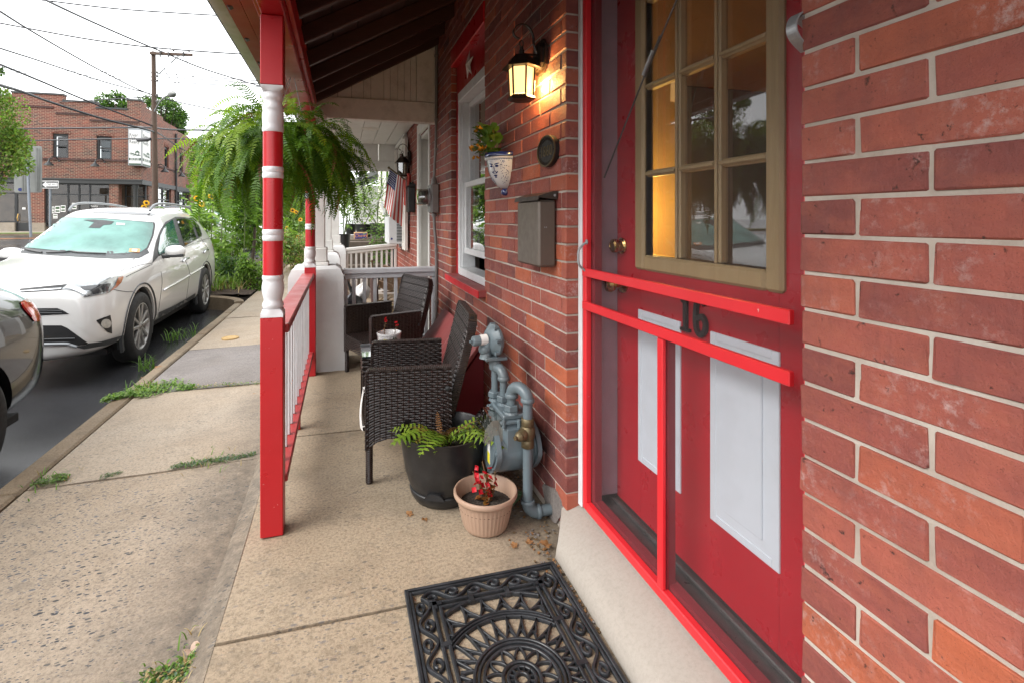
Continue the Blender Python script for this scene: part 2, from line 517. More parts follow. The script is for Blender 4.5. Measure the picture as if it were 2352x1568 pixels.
M['step'] = concrete('painted_step', (0.37, 0.335, 0.295), (0.32, 0.28, 0.24), 0.0, streak=False, dark=0.12, bmp=0.15)
M['path_far'] = concrete('far_paving', (0.36, 0.32, 0.27), (0.33, 0.27, 0.2), 0.0)

def asphalt():
    t = NT('wet_asphalt'); wp = t.wpos()
    f = t.noise(120, 6, 0.8, vec=wp)
    c = t.ramp(f, [(0.3, (0.014, 0.014, 0.016)), (0.58, (0.045, 0.046, 0.05)), (0.75, (0.13, 0.13, 0.14))])
    w = t.noise(0.8, 5, 0.6, vec=wp)
    rg = t.ramp(w, [(0.38, 0.03), (0.62, 0.22)])
    t.bump(t.math('ADD', f, t.math('MULTIPLY', t.voro(150, vec=wp).outputs['Distance'], 0.7)), 0.3, 0.004)
    return t.set(color=c, rough=rg, spec=1.0)
M['asphalt'] = asphalt()

def red_paint(name, c, rough=0.35, chip=True, grain=(3, 3, 14)):
    t = NT(name); wp = t.wpos()
    col = t.mix(t.ramp(t.noise(4, 5, vec=wp), [(0.3, 0.0), (0.7, 1.0)]), tuple(x * 0.88 for x in c), c)
    if chip:
        k = t.math('MULTIPLY', t.ramp(t.noise(55, 4, 0.7, vec=wp), [(0.70, 0.0), (0.73, 1.0)]), t.ramp(t.noise(5, 3, vec=wp), [(0.45, 0.0), (0.6, 1.0)]))
        col = t.mix(k, col, (0.62, 0.55, 0.5))
    st = t.ramp(t.noise(2.2, 6, 0.6, vec=wp), [(0.5, 0.0), (0.8, 0.35)])
    col = t.mix(st, col, tuple(x * 0.5 for x in c))
    t.bump(t.noise(22, 4, vec=t.mapping(scale=grain, src=wp)), 0.12, 0.004)
    return t.set(color=col, rough=t.ramp(t.noise(9, 4, vec=wp), [(0.3, rough - 0.07), (0.7, rough + 0.1)]), spec=0.5)
M['red'] = red_paint('red_paint', (0.46, 0.010, 0.016), 0.32)
M['red_bright'] = red_paint('bright_red_paint', (0.66, 0.022, 0.030), 0.38)
M['red_door'] = red_paint('door_red_paint', (0.41, 0.009, 0.019), 0.30, chip=False)
M['red_rail'] = red_paint('weathered_red_rail', (0.40, 0.045, 0.045), 0.4)
M['red_hatch'] = red_paint('hatch_red', (0.27, 0.052, 0.050), 0.55, chip=False)
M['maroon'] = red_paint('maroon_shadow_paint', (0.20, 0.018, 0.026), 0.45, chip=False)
M['white'] = plain('white_paint', (0.63, 0.63, 0.645), 0.42, var=0.06, bump=0.08, dirt=(0.38, 0.35, 0.31), dscale=5, damt=0.35)
M['white_old'] = plain('old_white_paint', (0.70, 0.66, 0.61), 0.6, var=0.1, scale=6, bump=0.15, dirt=(0.26, 0.23, 0.2), dscale=6, damt=0.6)
M['white_trim'] = plain('white_trim', (0.66, 0.65, 0.62), 0.5, var=0.05, dirt=(0.45, 0.42, 0.38), dscale=4, damt=0.3)
M['vinyl'] = plain('white_vinyl', (0.78, 0.79, 0.80), 0.35, var=0.03, dirt=(0.5, 0.48, 0.45), dscale=9, damt=0.3)
M['door_white'] = plain('door_panel_white', (0.56, 0.60, 0.66), 0.4, var=0.03, bump=0.05, dirt=(0.45, 0.46, 0.48), damt=0.3)
M['stucco'] = plain('painted_stucco', (0.59, 0.59, 0.59), 0.7, var=0.06, scale=5, bump=0.6, bscale=22, dirt=(0.42, 0.39, 0.35), dscale=3.5, damt=0.45)
M['grey_paint'] = plain('grey_white_fence_paint', (0.56, 0.57, 0.60), 0.45, var=0.06, bump=0.08, dirt=(0.32, 0.31, 0.3), dscale=6, damt=0.4)
def wood(name, c1, c2, rough=0.55, scale=(2, 30, 30), sc=3.0):
    t = NT(name); wp = t.wpos()
    v = t.mapping(scale=scale, src=wp)
    k = t.noise(sc, 7, 0.65, vec=v, dist=0.6)
    c = t.mix(t.ramp(k, [(0.3, 0.0), (0.7, 1.0)]), c1, c2)
    t.bump(k, 0.2, 0.004)
    return t.set(color=c, rough=rough)
M['rafter'] = wood('dark_stained_rafter', (0.034, 0.012, 0.009), (0.062, 0.023, 0.016), 0.45, scale=(2, 40, 40))
M['roofboard'] = wood('dark_roof_boards', (0.032, 0.018, 0.02), (0.062, 0.034, 0.034), 0.55, scale=(2, 40, 10))
M['soffit'] = red_paint('rusty_red_soffit', (0.36, 0.050, 0.022), 0.55, chip=False)
M['tan_wood'] = wood('tan_window_wood', (0.29, 0.20, 0.092), (0.37, 0.265, 0.132), 0.5, scale=(12, 12, 1.5))
M['mauve'] = plain('mauve_jamb', (0.30, 0.205, 0.24), 0.5, var=0.08)
M['sill_dark'] = plain('dark_threshold', (0.045, 0.042, 0.042), 0.35, var=0.2, dirt=(0.11, 0.10, 0.095), dscale=8)
M['pole_wood'] = wood('utility_pole_wood', (0.05, 0.031, 0.021), (0.10, 0.06, 0.04), 0.8, scale=(20, 20, 1.2))
M['black_iron'] = plain('black_iron', (0.022, 0.020, 0.020), 0.42, metal=0.4, var=0.2, bump=0.2, bscale=90)
M['bronze'] = plain('oil_rubbed_bronze', (0.035, 0.024, 0.018), 0.4, metal=0.6, var=0.3, bump=0.15)
M['rubber_mat'] = plain('black_rubber', (0.016, 0.018, 0.021), 0.42, var=0.25, bump=0.25, bscale=140, dirt=(0.05, 0.05, 0.055), dscale=14, damt=0.5)
M['black_plastic'] = plain('black_plastic', (0.014, 0.014, 0.015), 0.36, var=0.2, scale=8, bump=0.1, dirt=(0.06, 0.058, 0.055), dscale=9, damt=0.3)
M['tan_plastic'] = plain('tan_plastic_pot', (0.34, 0.225, 0.16), 0.5, var=0.06, bump=0.08)
M['soil'] = plain('potting_soil', (0.018, 0.012, 0.009), 0.95, var=0.6, scale=60, bump=1.0, bscale=120, dirt=(0.1, 0.085, 0.065), dscale=120, damt=0.6)
M['mulch'] = plain('dark_mulch', (0.035, 0.02, 0.013), 0.9, var=0.6, scale=40, bump=1.0, bscale=60, dirt=(0.12, 0.08, 0.05), dscale=50, damt=0.5)
M['wicker'] = plain('dark_brown_wicker', (0.022, 0.013, 0.011), 0.33, var=0.35, scale=30, bump=0.15, bscale=120)
M['wicker_in'] = plain('wicker_core', (0.008, 0.006, 0.005), 0.7, var=0.2)
M['gas_grey'] = plain('grey_meter_paint', (0.10, 0.130, 0.146), 0.42, var=0.08, scale=8, bump=0.12, bscale=90, dirt=(0.11, 0.11, 0.105), dscale=7, damt=0.5)
M['galv'] = plain('galvanised_metal', (0.30, 0.31, 0.32), 0.42, metal=0.5, var=0.2, scale=30)
M['brass'] = plain('brass', (0.48, 0.30, 0.11), 0.22, metal=1.0, var=0.2)
M['old_brass'] = plain('old_brass_valve', (0.13, 0.10, 0.055), 0.45, metal=0.7, var=0.3)
M['mailbox'] = plain('bronze_enamel', (0.115, 0.092, 0.075), 0.42, metal=0.25, var=0.06, bump=0.05)
M['mailbox_dk'] = plain('dark_bronze_lid', (0.05, 0.042, 0.036), 0.35, metal=0.35, var=0.1)
M['chrome'] = plain('chrome', (0.55, 0.56, 0.57), 0.2, metal=1.0, var=0.03)
M['tyre'] = plain('tyre_rubber', (0.016, 0.016, 0.016), 0.7, var=0.2, bump=0.3, bscale=120)
M['alloy'] = plain('alloy_wheel', (0.34, 0.335, 0.32), 0.4, metal=0.5, var=0.05)
M['cladding'] = plain('black_cladding', (0.045, 0.048, 0.05), 0.5, var=0.1, bump=0.2, bscale=200)
M['dark'] = plain('dark_recess', (0.008, 0.008, 0.009), 0.6, var=0.1)
M['sign_grey'] = plain('sign_back_grey', (0.16, 0.165, 0.155), 0.5, metal=0.2, var=0.1, scale=3)
M['meter_box'] = plain('grey_meter_box', (0.20, 0.19, 0.185), 0.5, metal=0.2, var=0.08)
M['clay_blue'] = plain('cobalt_glaze', (0.015, 0.025, 0.12), 0.12, var=0.2, coat=0.5)
M['clay_white'] = plain('white_glaze', (0.60, 0.59, 0.59), 0.15, var=0.05, coat=0.5)
M['ac_white'] = plain('ac_white', (0.66, 0.67, 0.68), 0.45, var=0.04)
M['black_paint'] = plain('black_paint', (0.02, 0.021, 0.022), 0.45, var=0.15)
M['grey_trim'] = plain('charcoal_trim', (0.035, 0.036, 0.036), 0.55, var=0.15)
M['siding'] = plain('pale_siding', (0.66, 0.64, 0.58), 0.6, var=0.05, dirt=(0.5, 0.47, 0.4), dscale=3, damt=0.3)
M['cardboard'] = plain('cardboard', (0.42, 0.25, 0.13), 0.8, var=0.08)
M['blue_print'] = plain('blue_print', (0.03, 0.045, 0.2), 0.6, var=0.05)
M['kraft_white'] = plain('printed_white', (0.75, 0.74, 0.72), 0.6, var=0.04)
M['blue_print2'] = plain('bright_blue', (0.05, 0.28, 0.75), 0.5, var=0.05)
M['orange_print'] = plain('orange_print', (0.7, 0.28, 0.12), 0.6, var=0.05)
M['yellow_print'] = plain('yellow_print', (0.75, 0.65, 0.03), 0.5, var=0.05)
M['green_print'] = plain('dark_green_print', (0.045, 0.085, 0.055), 0.55, var=0.05)
M['red_print'] = plain('red_print', (0.5, 0.03, 0.03), 0.5, var=0.05)
M['navy'] = plain('navy_cloth', (0.03, 0.04, 0.13), 0.8, var=0.1)
M['flag_red'] = plain('flag_red', (0.50, 0.075, 0.06), 0.8, var=0.1)
M['cloth_white'] = plain('white_cloth', (0.74, 0.72, 0.70), 0.85, var=0.05)
M['wire'] = plain('black_wire', (0.02, 0.021, 0.024), 0.6, var=0.1)

def leaf(name, c1, c2, tip=None, rough=0.45, trans=0.35):
    t = NT(name); r = t.rand(); wp = t.wpos()
    c = t.mix(r, c1, c2)
    c = t.mix(t.ramp(t.noise(9, 4, vec=wp), [(0.4, 0.0), (0.7, 0.6)]), c, tuple(min(1, x * 1.5) for x in c2))
    if tip is not None: c = t.mix(t.ramp(t.noise(5, 5, 0.7, vec=wp), [(0.56, 0.0), (0.66, 0.9)]), c, tip)
    t.set(color=c, rough=rough, spec=0.35)
    tr = t.n('ShaderNodeBsdfTranslucent'); t.l(t.mix(1.0, c, (1.0, 1.15, 0.55), 'MULTIPLY'), tr.inputs['Color'])
    ms = t.n('ShaderNodeMixShader'); ms.inputs[0].default_value = trans
    t.l(t.b.outputs[0], ms.inputs[1]); t.l(tr.outputs[0], ms.inputs[2]); t.l(ms.outputs[0], t.out.inputs[0])
    return t.mat
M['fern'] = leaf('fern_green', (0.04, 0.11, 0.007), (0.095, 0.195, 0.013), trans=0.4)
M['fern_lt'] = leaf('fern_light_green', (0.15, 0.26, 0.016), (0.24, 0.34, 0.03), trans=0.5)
M['fern_brown'] = leaf('fern_brown', (0.12, 0.05, 0.02), (0.2, 0.1, 0.04))
M['fern_pot'] = leaf('potted_fern_green', (0.10, 0.19, 0.018), (0.19, 0.27, 0.03), tip=(0.28, 0.09, 0.03))
M['leaf'] = leaf('leaf_green', (0.06, 0.14, 0.018), (0.12, 0.21, 0.03))
M['leaf_lt'] = leaf('leaf_light', (0.15, 0.26, 0.04), (0.22, 0.33, 0.06))
M['leaf_dk'] = leaf('leaf_dark', (0.018, 0.05, 0.012), (0.04, 0.085, 0.02))
M['leaf_autumn'] = leaf('turning_leaf', (0.10, 0.15, 0.02), (0.17, 0.20, 0.035), tip=(0.28, 0.13, 0.03))
M['leaf_grey'] = leaf('grey_green_leaf', (0.05, 0.10, 0.055), (0.09, 0.15, 0.08))
M['grass'] = leaf('grass_green', (0.07, 0.16, 0.02), (0.13, 0.24, 0.04))
M['weed'] = leaf('weed_green', (0.06, 0.11, 0.03), (0.13, 0.17, 0.05), tip=(0.2, 0.12, 0.05))
M['straw'] = leaf('dry_straw', (0.28, 0.2, 0.09), (0.4, 0.3, 0.15))
M['petal'] = leaf('sunflower_petal', (0.62, 0.29, 0.008), (0.72, 0.40, 0.012), trans=0.3)
M['sun_disc'] = plain('sunflower_disc', (0.03, 0.014, 0.008), 0.9, var=0.5, scale=80, bump=0.6)
M['begonia'] = leaf('begonia_red', (0.42, 0.006, 0.015), (0.62, 0.02, 0.035), trans=0.4)
M['begonia_lf'] = leaf('begonia_bronze_leaf', (0.16, 0.03, 0.012), (0.20, 0.10, 0.02))
M['orange_fl'] = leaf('orange_flower', (0.62, 0.14, 0.015), (0.60, 0.30, 0.02), trans=0.3)
M['stem'] = plain('green_stem', (0.10, 0.13, 0.04), 0.6, var=0.2)
M['brown_stem'] = plain('brown_stem', (0.12, 0.075, 0.035), 0.7, var=0.2)
M['bark'] = wood('bark', (0.05, 0.038, 0.028), (0.11, 0.085, 0.065), 0.9, scale=(14, 14, 3))
M['dry_leaf'] = leaf('dry_leaf', (0.24, 0.11, 0.04), (0.36, 0.19, 0.09))
M['pale_leaf'] = leaf('pale_dead_leaf', (0.52, 0.36, 0.28), (0.6, 0.44, 0.36))

def glass(name, tint=(1, 1, 1), rough=0.0, ior=1.5, refl=0.0):
    """thin window pane: mirror at grazing angles, otherwise clear"""
    t = NT(name); t.t.nodes.remove(t.b)
    gl = t.n('ShaderNodeBsdfGlossy'); gl.inputs['Roughness'].default_value = rough; gl.inputs['Color'].default_value = (1, 1, 1, 1)
    tr = t.n('ShaderNodeBsdfTransparent'); tr.inputs['Color'].default_value = tint + (1,)
    fr = t.n('ShaderNodeFresnel'); fr.inputs['IOR'].default_value = ior
    bf = t.n('ShaderNodeNewGeometry').outputs['Backfacing']
    f = t.math('MULTIPLY', t.math('ADD', t.math('MULTIPLY', fr.outputs[0], 2.4), refl, clamp=True), t.math('SUBTRACT', 1.0, bf))
    ms = t.n('ShaderNodeMixShader'); t.l(f, ms.inputs[0]); t.l(tr.outputs[0], ms.inputs[1]); t.l(gl.outputs[0], ms.inputs[2]); t.l(ms.outputs[0], t.out.inputs[0])
    return t.mat
M['glass'] = glass('window_glass', (0.80, 0.84, 0.84), 0.0, 1.5, 0.03)
M['glass_door'] = glass('door_glass', (0.88, 0.88, 0.86), 0.0, 1.45, 0.0)
M['glass_shop'] = glass('shop_glass', (0.7, 0.72, 0.72), 0.0, 1.35, 0.0)
M['glass_dk'] = glass('tinted_glass', (0.10, 0.13, 0.13), 0.0, 1.5, 0.03)
M['glass_teal'] = glass('windscreen_glass', (0.42, 0.66, 0.60), 0.02, 1.5, 0.22)
M['clear_plastic'] = glass('clear_plastic_cover', (0.55, 0.55, 0.50), 0.0, 1.45, 0.10)

def screen_mat():
    t = NT('insect_screen')
    t.set(color=(0.10, 0.09, 0.09), rough=0.6)
    tr = t.n('ShaderNodeBsdfTransparent'); ms = t.n('ShaderNodeMixShader')
    ms.inputs[0].default_value = 0.09; t.l(tr.outputs[0], ms.inputs[1]); t.l(t.b.outputs[0], ms.inputs[2]); t.l(ms.outputs[0], t.out.inputs[0])
    return t.mat
M['screen'] = screen_mat()

def emis(name, c, s):
    t = NT(name); return t.set(color=c, emit=c, emits=s, rough=0.6)
M['lamp_glow'] = emis('lit_lamp_glass', (1.0, 0.60, 0.22), 0.75)
M['bulb'] = emis('lit_bulb', (1.0, 0.78, 0.45), 40.0)
M['shade_glow'] = emis('lit_lampshade', (1.0, 0.55, 0.10), 2.2)

def car_paint(name, c, metal=0.0, rough=0.3, flake=0.0):
    t = NT(name); wp = t.wpos()
    col = t.mix(t.ramp(t.noise(2.5, 5, 0.6, vec=wp), [(0.4, 0.0), (0.8, 0.35)]), c, tuple(x * 0.82 for x in c))
    drop = t.voro(140, vec=wp)
    t.bump(t.ramp(drop.outputs['Distance'], [(0.05, 1.0), (0.22, 0.0)]), 0.10, 0.002)
    return t.set(color=col, metal=metal, rough=rough, coat=1.0, coatr=0.03)
M['car_white'] = car_paint('pearl_white_car_paint', (0.70, 0.695, 0.68), 0.0, 0.3)
M['car_grey'] = car_paint('dark_grey_car_paint', (0.014, 0.016, 0.018), 0.4, 0.2)
M['lens_red'] = plain('red_lens', (0.50, 0.012, 0.016), 0.12, var=0.15, coat=1.0)
M['lens_amber'] = plain('amber_lens', (0.35, 0.085, 0.03), 0.15, var=0.15, coat=1.0)
M['lens_clear'] = plain('headlamp_lens', (0.34, 0.36, 0.37), 0.08, metal=0.5, var=0.3, scale=18, coat=1.0)
M['lens_dark'] = plain('headlamp_inner', (0.035, 0.037, 0.04), 0.1, var=0.3, coat=1.0)
M['rail_silver'] = plain('silver_roof_rail', (0.2, 0.21, 0.22), 0.35, metal=0.5, var=0.05)
M['plaster_warm'] = plain('warm_plaster', (0.55, 0.40, 0.20), 0.8, var=0.05)
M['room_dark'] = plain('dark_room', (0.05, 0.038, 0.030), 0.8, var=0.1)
M['curtain'] = plain('curtain_grey', (0.30, 0.29, 0.27), 0.9, var=0.1)

def town_brick(name='town_brick_wall'):
    """brick courses on a facade some thirty metres away, too small to tell one from the next"""
    t = NT(name); wp = t.wpos()
    sx = t.n('ShaderNodeSeparateXYZ'); t.l(wp, sx.inputs[0])
    cx = t.n('ShaderNodeCombineXYZ'); t.l(t.math('ADD', sx.outputs[0], sx.outputs[1]), cx.inputs[0]); t.l(sx.outputs[2], cx.inputs[1])
    br = t.n('ShaderNodeTexBrick'); t.l(cx.outputs[0], br.inputs['Vector'])
    br.inputs['Scale'].default_value = 1.0; br.inputs['Brick Width'].default_value = 0.24; br.inputs['Row Height'].default_value = 0.088
    br.inputs['Mortar Size'].default_value = 0.009; br.inputs['Mortar Smooth'].default_value = 0.1; br.inputs['Bias'].default_value = -0.1
    br.inputs['Color1'].default_value = (0.17, 0.048, 0.032, 1); br.inputs['Color2'].default_value = (0.04, 0.02, 0.02, 1); br.inputs['Mortar'].default_value = (0.36, 0.29, 0.21, 1)
    c = t.mix(t.ramp(t.noise(0.8, 5, 0.6, vec=wp), [(0.4, 0.0), (0.7, 0.4)]), br.outputs[0], (0.30, 0.075, 0.045))
    c = t.mix(t.ramp(t.noise(2.6, 5, 0.7, vec=wp), [(0.5, 0.0), (0.75, 0.4)]), c, (0.08, 0.045, 0.04))
    t.bump(br.outputs['Fac'], -0.5, 0.02)
    return t.set(color=c, rough=0.85)
M['town_brick'] = town_brick()
M['town_brick_dk'] = plain('dark_brick_band', (0.075, 0.038, 0.032), 0.85, var=0.5, scale=9, bump=0.4, bscale=14)
# ================================================================ ground, road, pavements
def road_z(y): 
    t = max(0.0, min(1.0, (y - 10) / 20.0))
    return -0.27 + 0.60 * t * t * (3 - 2 * t)

mb = MB()
ys = [-300, -60, -20, -8, -4, 0, 2, 4, 6, 8, 10, 12, 14, 16, 18, 20, 22, 24, 26, 28, 30, 34, 60, 300]
xs = [-300, -80, -40, -20, -12, -8, -6, -4, -3, -2, -1.5, 0, 2, 20, 80, 300]
vs = [(x, y, road_z(y) - 0.012 * max(0, min(1, (-1.6 - x) / 4)) - (0.3 if x > -1.0 and y < 60 else 0)) for y in ys for x in xs]
fs = [(j * len(xs) + i, j * len(xs) + i + 1, (j + 1) * len(xs) + i + 1, (j + 1) * len(xs) + i) for j in range(len(ys) - 1) for i in range(len(xs) - 1)]
mb.add(vs, fs); struct('road', mb, M['asphalt'])

# sidewalk: separate poured slabs, a little out of level, with open joints
walk = thing('sidewalk', None, None); walk['kind'] = 'structure'
def slab(par, x0, x1, y0, y1, z, mt, zr=None, name='slab', th=0.12, bev=0.008, lab=None, n=1):
    m = MB(); zr = z if zr is None else zr
    g = 0.006
    nx, ny = 10, max(4, int((y1 - y0) / 0.15))
    top = lambda u, v: (x0 + g + (x1 - x0 - 2 * g) * u, y0 + g + (y1 - y0 - 2 * g) * v,
                        z + (zr - z) * u - (0.006 if (u in (0, 1) or v in (0, 1)) else 0) )
    m.grid(lambda u, v: (x0 + g + (x1 - x0 - 2 * g) * (0 if u == 0 else 1 if u == 1 else 0.008 + 0.984 * u),
                         y0 + g + (y1 - y0 - 2 * g) * (0 if v == 0 else 1 if v == 1 else 0.008 + 0.984 * v),
                         z + (zr - z) * u - (0.007 if (u in (0, 1) or v in (0, 1)) else 0) + 0.0025 * sin(7 * u + y0) * sin(5 * v + 2 * y0)), nx, ny)
    for (a, b, c, d) in ((x0 + g, y0 + g, x1 - g, y0 + g), (x1 - g, y0 + g, x1 - g, y1 - g), (x1 - g, y1 - g, x0 + g, y1 - g), (x0 + g, y1 - g, x0 + g, y0 + g)):
        za = (z if abs(a - x0) < 0.1 else zr) - 0.007; zb = (z if abs(c - x0) < 0.1 else zr) - 0.007
        m.add([(a, b, za), (c, d, zb), (c, d, zb - th), (a, b, za - th)], [(0, 3, 2, 1)])
    return m.build(name, mt, par, label=lab)
joints = [-3.0, -1.4, 0.15, 1.36, 2.865, 4.19, 5.5, 7.1, 8.8, 10.4, 12.0, 13.6, 15.2, 16.8]
for i in range(len(joints) - 1):
    y0, y1 = joints[i], joints[i + 1]
    grey = (i == 5)
    slab(walk, -1.452, -0.43, y0, y1, -0.085 + rnd.uniform(-0.003, 0.003), M['walk_grey'] if grey else M['walk'] if i < 4 else M['walk_far'], zr=-0.062,
         lab='grey patched slab with rough aggregate' if grey else None)
# mortared wedge between the sidewalk and the porch slab
m = MB()
m.grid(lambda u, v: (-0.442 + 0.090 * u + 0.012 * (u < 0.1) * sin(61 * v) * sin(23 * v), -3 + 19.8 * v, -0.0615 + (0.035 if u > 0.4 else 0) * u + 0.003 * sin(80 * v + 3 * u)), 4, 240)
m.build('mortar_strip', M['walk'], walk)
m = MB(); m.box(-1.47, -0.34, -3, 16.8, -0.30, -0.112); m.build('joint_bed', M['soil'], walk)

kerb = thing('kerb', None, None); kerb['kind'] = 'structure'
ky = [-3.0, -0.9, 1.1, 2.83, 4.25, 5.55, 6.2, 6.9, 7.5, 8.25]
for i in range(len(ky) - 1):
    m = MB(); w = 0.118 if i < 4 else 0.10
    m.box(-1.462 - w, -1.462, ky[i] + 0.004, ky[i + 1] - 0.004, -0.30, -0.083 - 0.004 * (i % 2), bev=0.012)
    m.build('kerb_stone', M['kerb'], kerb)
m = MB()
P = crom([(-1.50, 8.3), (-1.60, 8.62), (-1.95, 8.95), (-2.6, 9.2), (-3.9, 9.3)], 6)
m.ribbon([(p.x, p.y) for p in [Vector((a[0], a[1], 0)) for a in P]], 0.13, -0.3, -0.06, ridge=0.012)
m.build('kerb_stone', M['kerb'], kerb)

# porch floor slabs
porch_floor = thing('porch_floor', None, None); porch_floor['kind'] = 'structure'
pj = [-3.0, -1.35, 0.15, 1.565, 2.94, 4.32, 5.8, 7.3, 8.8]
for i in range(len(pj) - 1):
    slab(porch_floor, -0.352, 0.83, pj[i], pj[i + 1], 0.0, M['porch'], th=0.16)
m = MB(); m.box(-0.335, 0.83, -3, 8.8, -0.28, -0.03); m.build('joint_bed', M['soil'], porch_floor)

# planting bed at the end of the parking bay
m = MB()
m.grid(lambda u, v: (-4.3 + 2.85 * u, 9.0 + 8.0 * v + (1 - u) * 0.25, -0.085 + 0.03 * sin(9 * u) * sin(11 * v + u) + 0.02 * rnd.random()), 40, 60)
struct('planting_bed', m, M['mulch'])
m = MB(); m.box(-4.3, -1.46, 9.02, 17, -0.35, -0.115); struct('bed_base', m, M['soil'])

# far side: pavement, grass verge and kerb in front of the corner building
m = MB()
m.box(-60, -8.6, 32.6, 35.8, 0.1, 0.425); struct('far_pavement', m, M['path_far'])
m = MB()
m.box(-60, -10, 31.4, 32.58, 0.1, 0.40)
struct('far_kerb', m, M['kerb'])
m = MB(); m.box(-60, -11, 31.7, 32.5, 0.1, 0.43); tag(m.build('grass_verge', M['grass']), 'strip of short grass along the far kerb', 'grass', kind='stuff')
m = MB()
for x in (0, 0.32): m.box(-60, -9.5, 27.2 + x, 27.32 + x, 0.29, road_z(27.3) + 0.004 - 0.012)
struct('road_marking', m, M['orange_print'])

# ================================================================ the brick house with the red door
W = 0.82
CO = 0.0673; CZ = 0.0241; JT = 0.0072
house = thing('brick_house', 'red brick row house with a bright red screen door and red window trim', 'house', (0.82, 1.2, 0))
DY0, DY1, DZ0, DZ1 = 0.737, 1.74, 0.11, 2.62      # doorway
WY0, WY1, WZ0, WZ1 = 2.856, 3.797, 0.745, 2.50   # window
core = MB()
X0, X1 = W + 0.0042, W + 0.23
for (a, b, c, d) in ((-3.0, DY0 - 0.005, -0.12, 3.3), (DY0 - 0.005, DY1 + 0.005, DZ1, 3.3), (DY1 + 0.005, WY0 - 0.005, -0.12, 3.3),
                     (WY0 - 0.005, WY1 + 0.005, -0.12, WZ0), (WY0 - 0.005, WY1 + 0.005, WZ1, 3.3), (WY1 + 0.005, 4.40, -0.12, 3.3)):
    core.box(X0, X1, a, b, c, d)
core.build('wall', M['mortar'], house)

_brick_cache = {}
def brick_mesh(L, mt, variant, depth=0.105, h=CO - JT):
    key = (round(L, 3), mt, variant, depth)
    if key not in _brick_cache:
        b = MB(); b.box(0, depth, -L / 2, L / 2, -h / 2, h / 2, bev=0.0032, jit=0.0021)
        _brick_cache[key] = b.mesh('brick', M[mt], smooth=0)
    return _brick_cache[key]

def brick_layout(ya, yb, za, zb, openings, anchors):
    """running bond; anchors: list of (y, direction, odd_is_half) sections"""
    out = []
    k0 = int(math.floor((za - CZ) / CO)); k1 = int(math.ceil((zb - CZ) / CO))
    L = 0.2077; H = 0.1000; MOD = L + JT
    for k in range(k0, k1):
        z = CZ + CO * (k + 0.5)
        if z - CO / 2 < za - 0.03 or z + CO / 2 > zb + 0.01: continue
        zl, zh = z - CO / 2 + 0.002, z + CO / 2 - 0.002
        segs = [(ya, yb, None)]
        for (oy0, oy1, oz0, oz1) in openings:
            if zh > oz0 + 0.02 and zl < oz1 - 0.02:
                ns = []
                for (a, b, _) in segs:
                    if oy1 <= a or oy0 >= b: ns.append((a, b, _)); continue
                    if oy0 > a: ns.append((a, oy0, 'hi'))
                    if oy1 < b: ns.append((oy1, b, 'lo'))
                segs = ns
        for (a, b, an) in segs:
            odd = k % 2
            if an == 'hi':
                p = b
                first = H if odd else L
                while p > a + 0.012:
                    q = max(a, p - first); 
                    if p - q > 0.015: out.append((q, p, z))
                    p = q - JT; first = L
            else:
                p = a
                first = (H if odd else L) if an == 'lo' else (L - 0.05 if odd else L / 2 + 0.03)
                while p < b - 0.012:
                    q = min(b, p + first)
                    if q - p > 0.015: out.append((p, q, z))
                    p = q + JT; first = L
    return out

def lay_bricks(parent, layout, mtfun, limit, cam_sort=True, face=W):
    def size(br):
        y0, y1, z = br; ym = (y0 + y1) / 2
        d = face * sin(_th) + ym * cos(_th)
        if d < 0.25: return 0
        u = (face * cos(_th) - ym * sin(_th)) / d * 1150 + 1098; v = 502 - (z - CAM_H) / d * 1150
        if not (-150 < u < 2352 + 250 and -60 < v < 1568 + 60): return 0
        return (y1 - y0) / d / d
    lay = sorted(layout, key=size, reverse=True)
    rest = {}
    for i, (y0, y1, z) in enumerate(lay):
        mt = mtfun(y0, y1, z)
        dx = rnd.uniform(-0.0018, 0.0018)
        if i < limit and size((y0, y1, z)) > 0:
            me = brick_mesh(y1 - y0, mt, rnd.randrange(3))
            o = link('brick', me, parent)
            o.location = Vector((face + dx, (y0 + y1) / 2, z)) - Vector(parent.location)
            o.rotation_euler = (rnd.uniform(-0.006, 0.006), 0, rnd.uniform(-0.006, 0.006))
        else:
            b = rest.setdefault(mt, MB())
            h = (CO - JT) / 2
            b.box(face + dx, face + 0.10, y0, y1, z - h, z + h, bev=0.0038)
    allb = MB(); mats = []
    for mt, b in rest.items():
        allb.add(b.v, b.f, len(mats)); mats.append(M[mt])
    if allb.v: allb.build('brickwork', mats, parent, smooth=0, kind='stuff')

def brick_kind(y0, y1, z):
    r = rnd.random()
    if DY1 - 0.02 < y0 < WY0 and z < 0.45 and r < 0.7 - z * 0.8: return 'brick_old'
    if DY1 - 0.02 < y0 < 3.9 and r < 0.12: return 'brick_old'
    return 'brick'
ops = [(DY0, DY1, DZ0 - 0.1, DZ1), (WY0, WY1, WZ0, WZ1)]
lay_bricks(house, brick_layout(-2.6, 4.395, 0.0, 3.15, ops, None), brick_kind, 298)

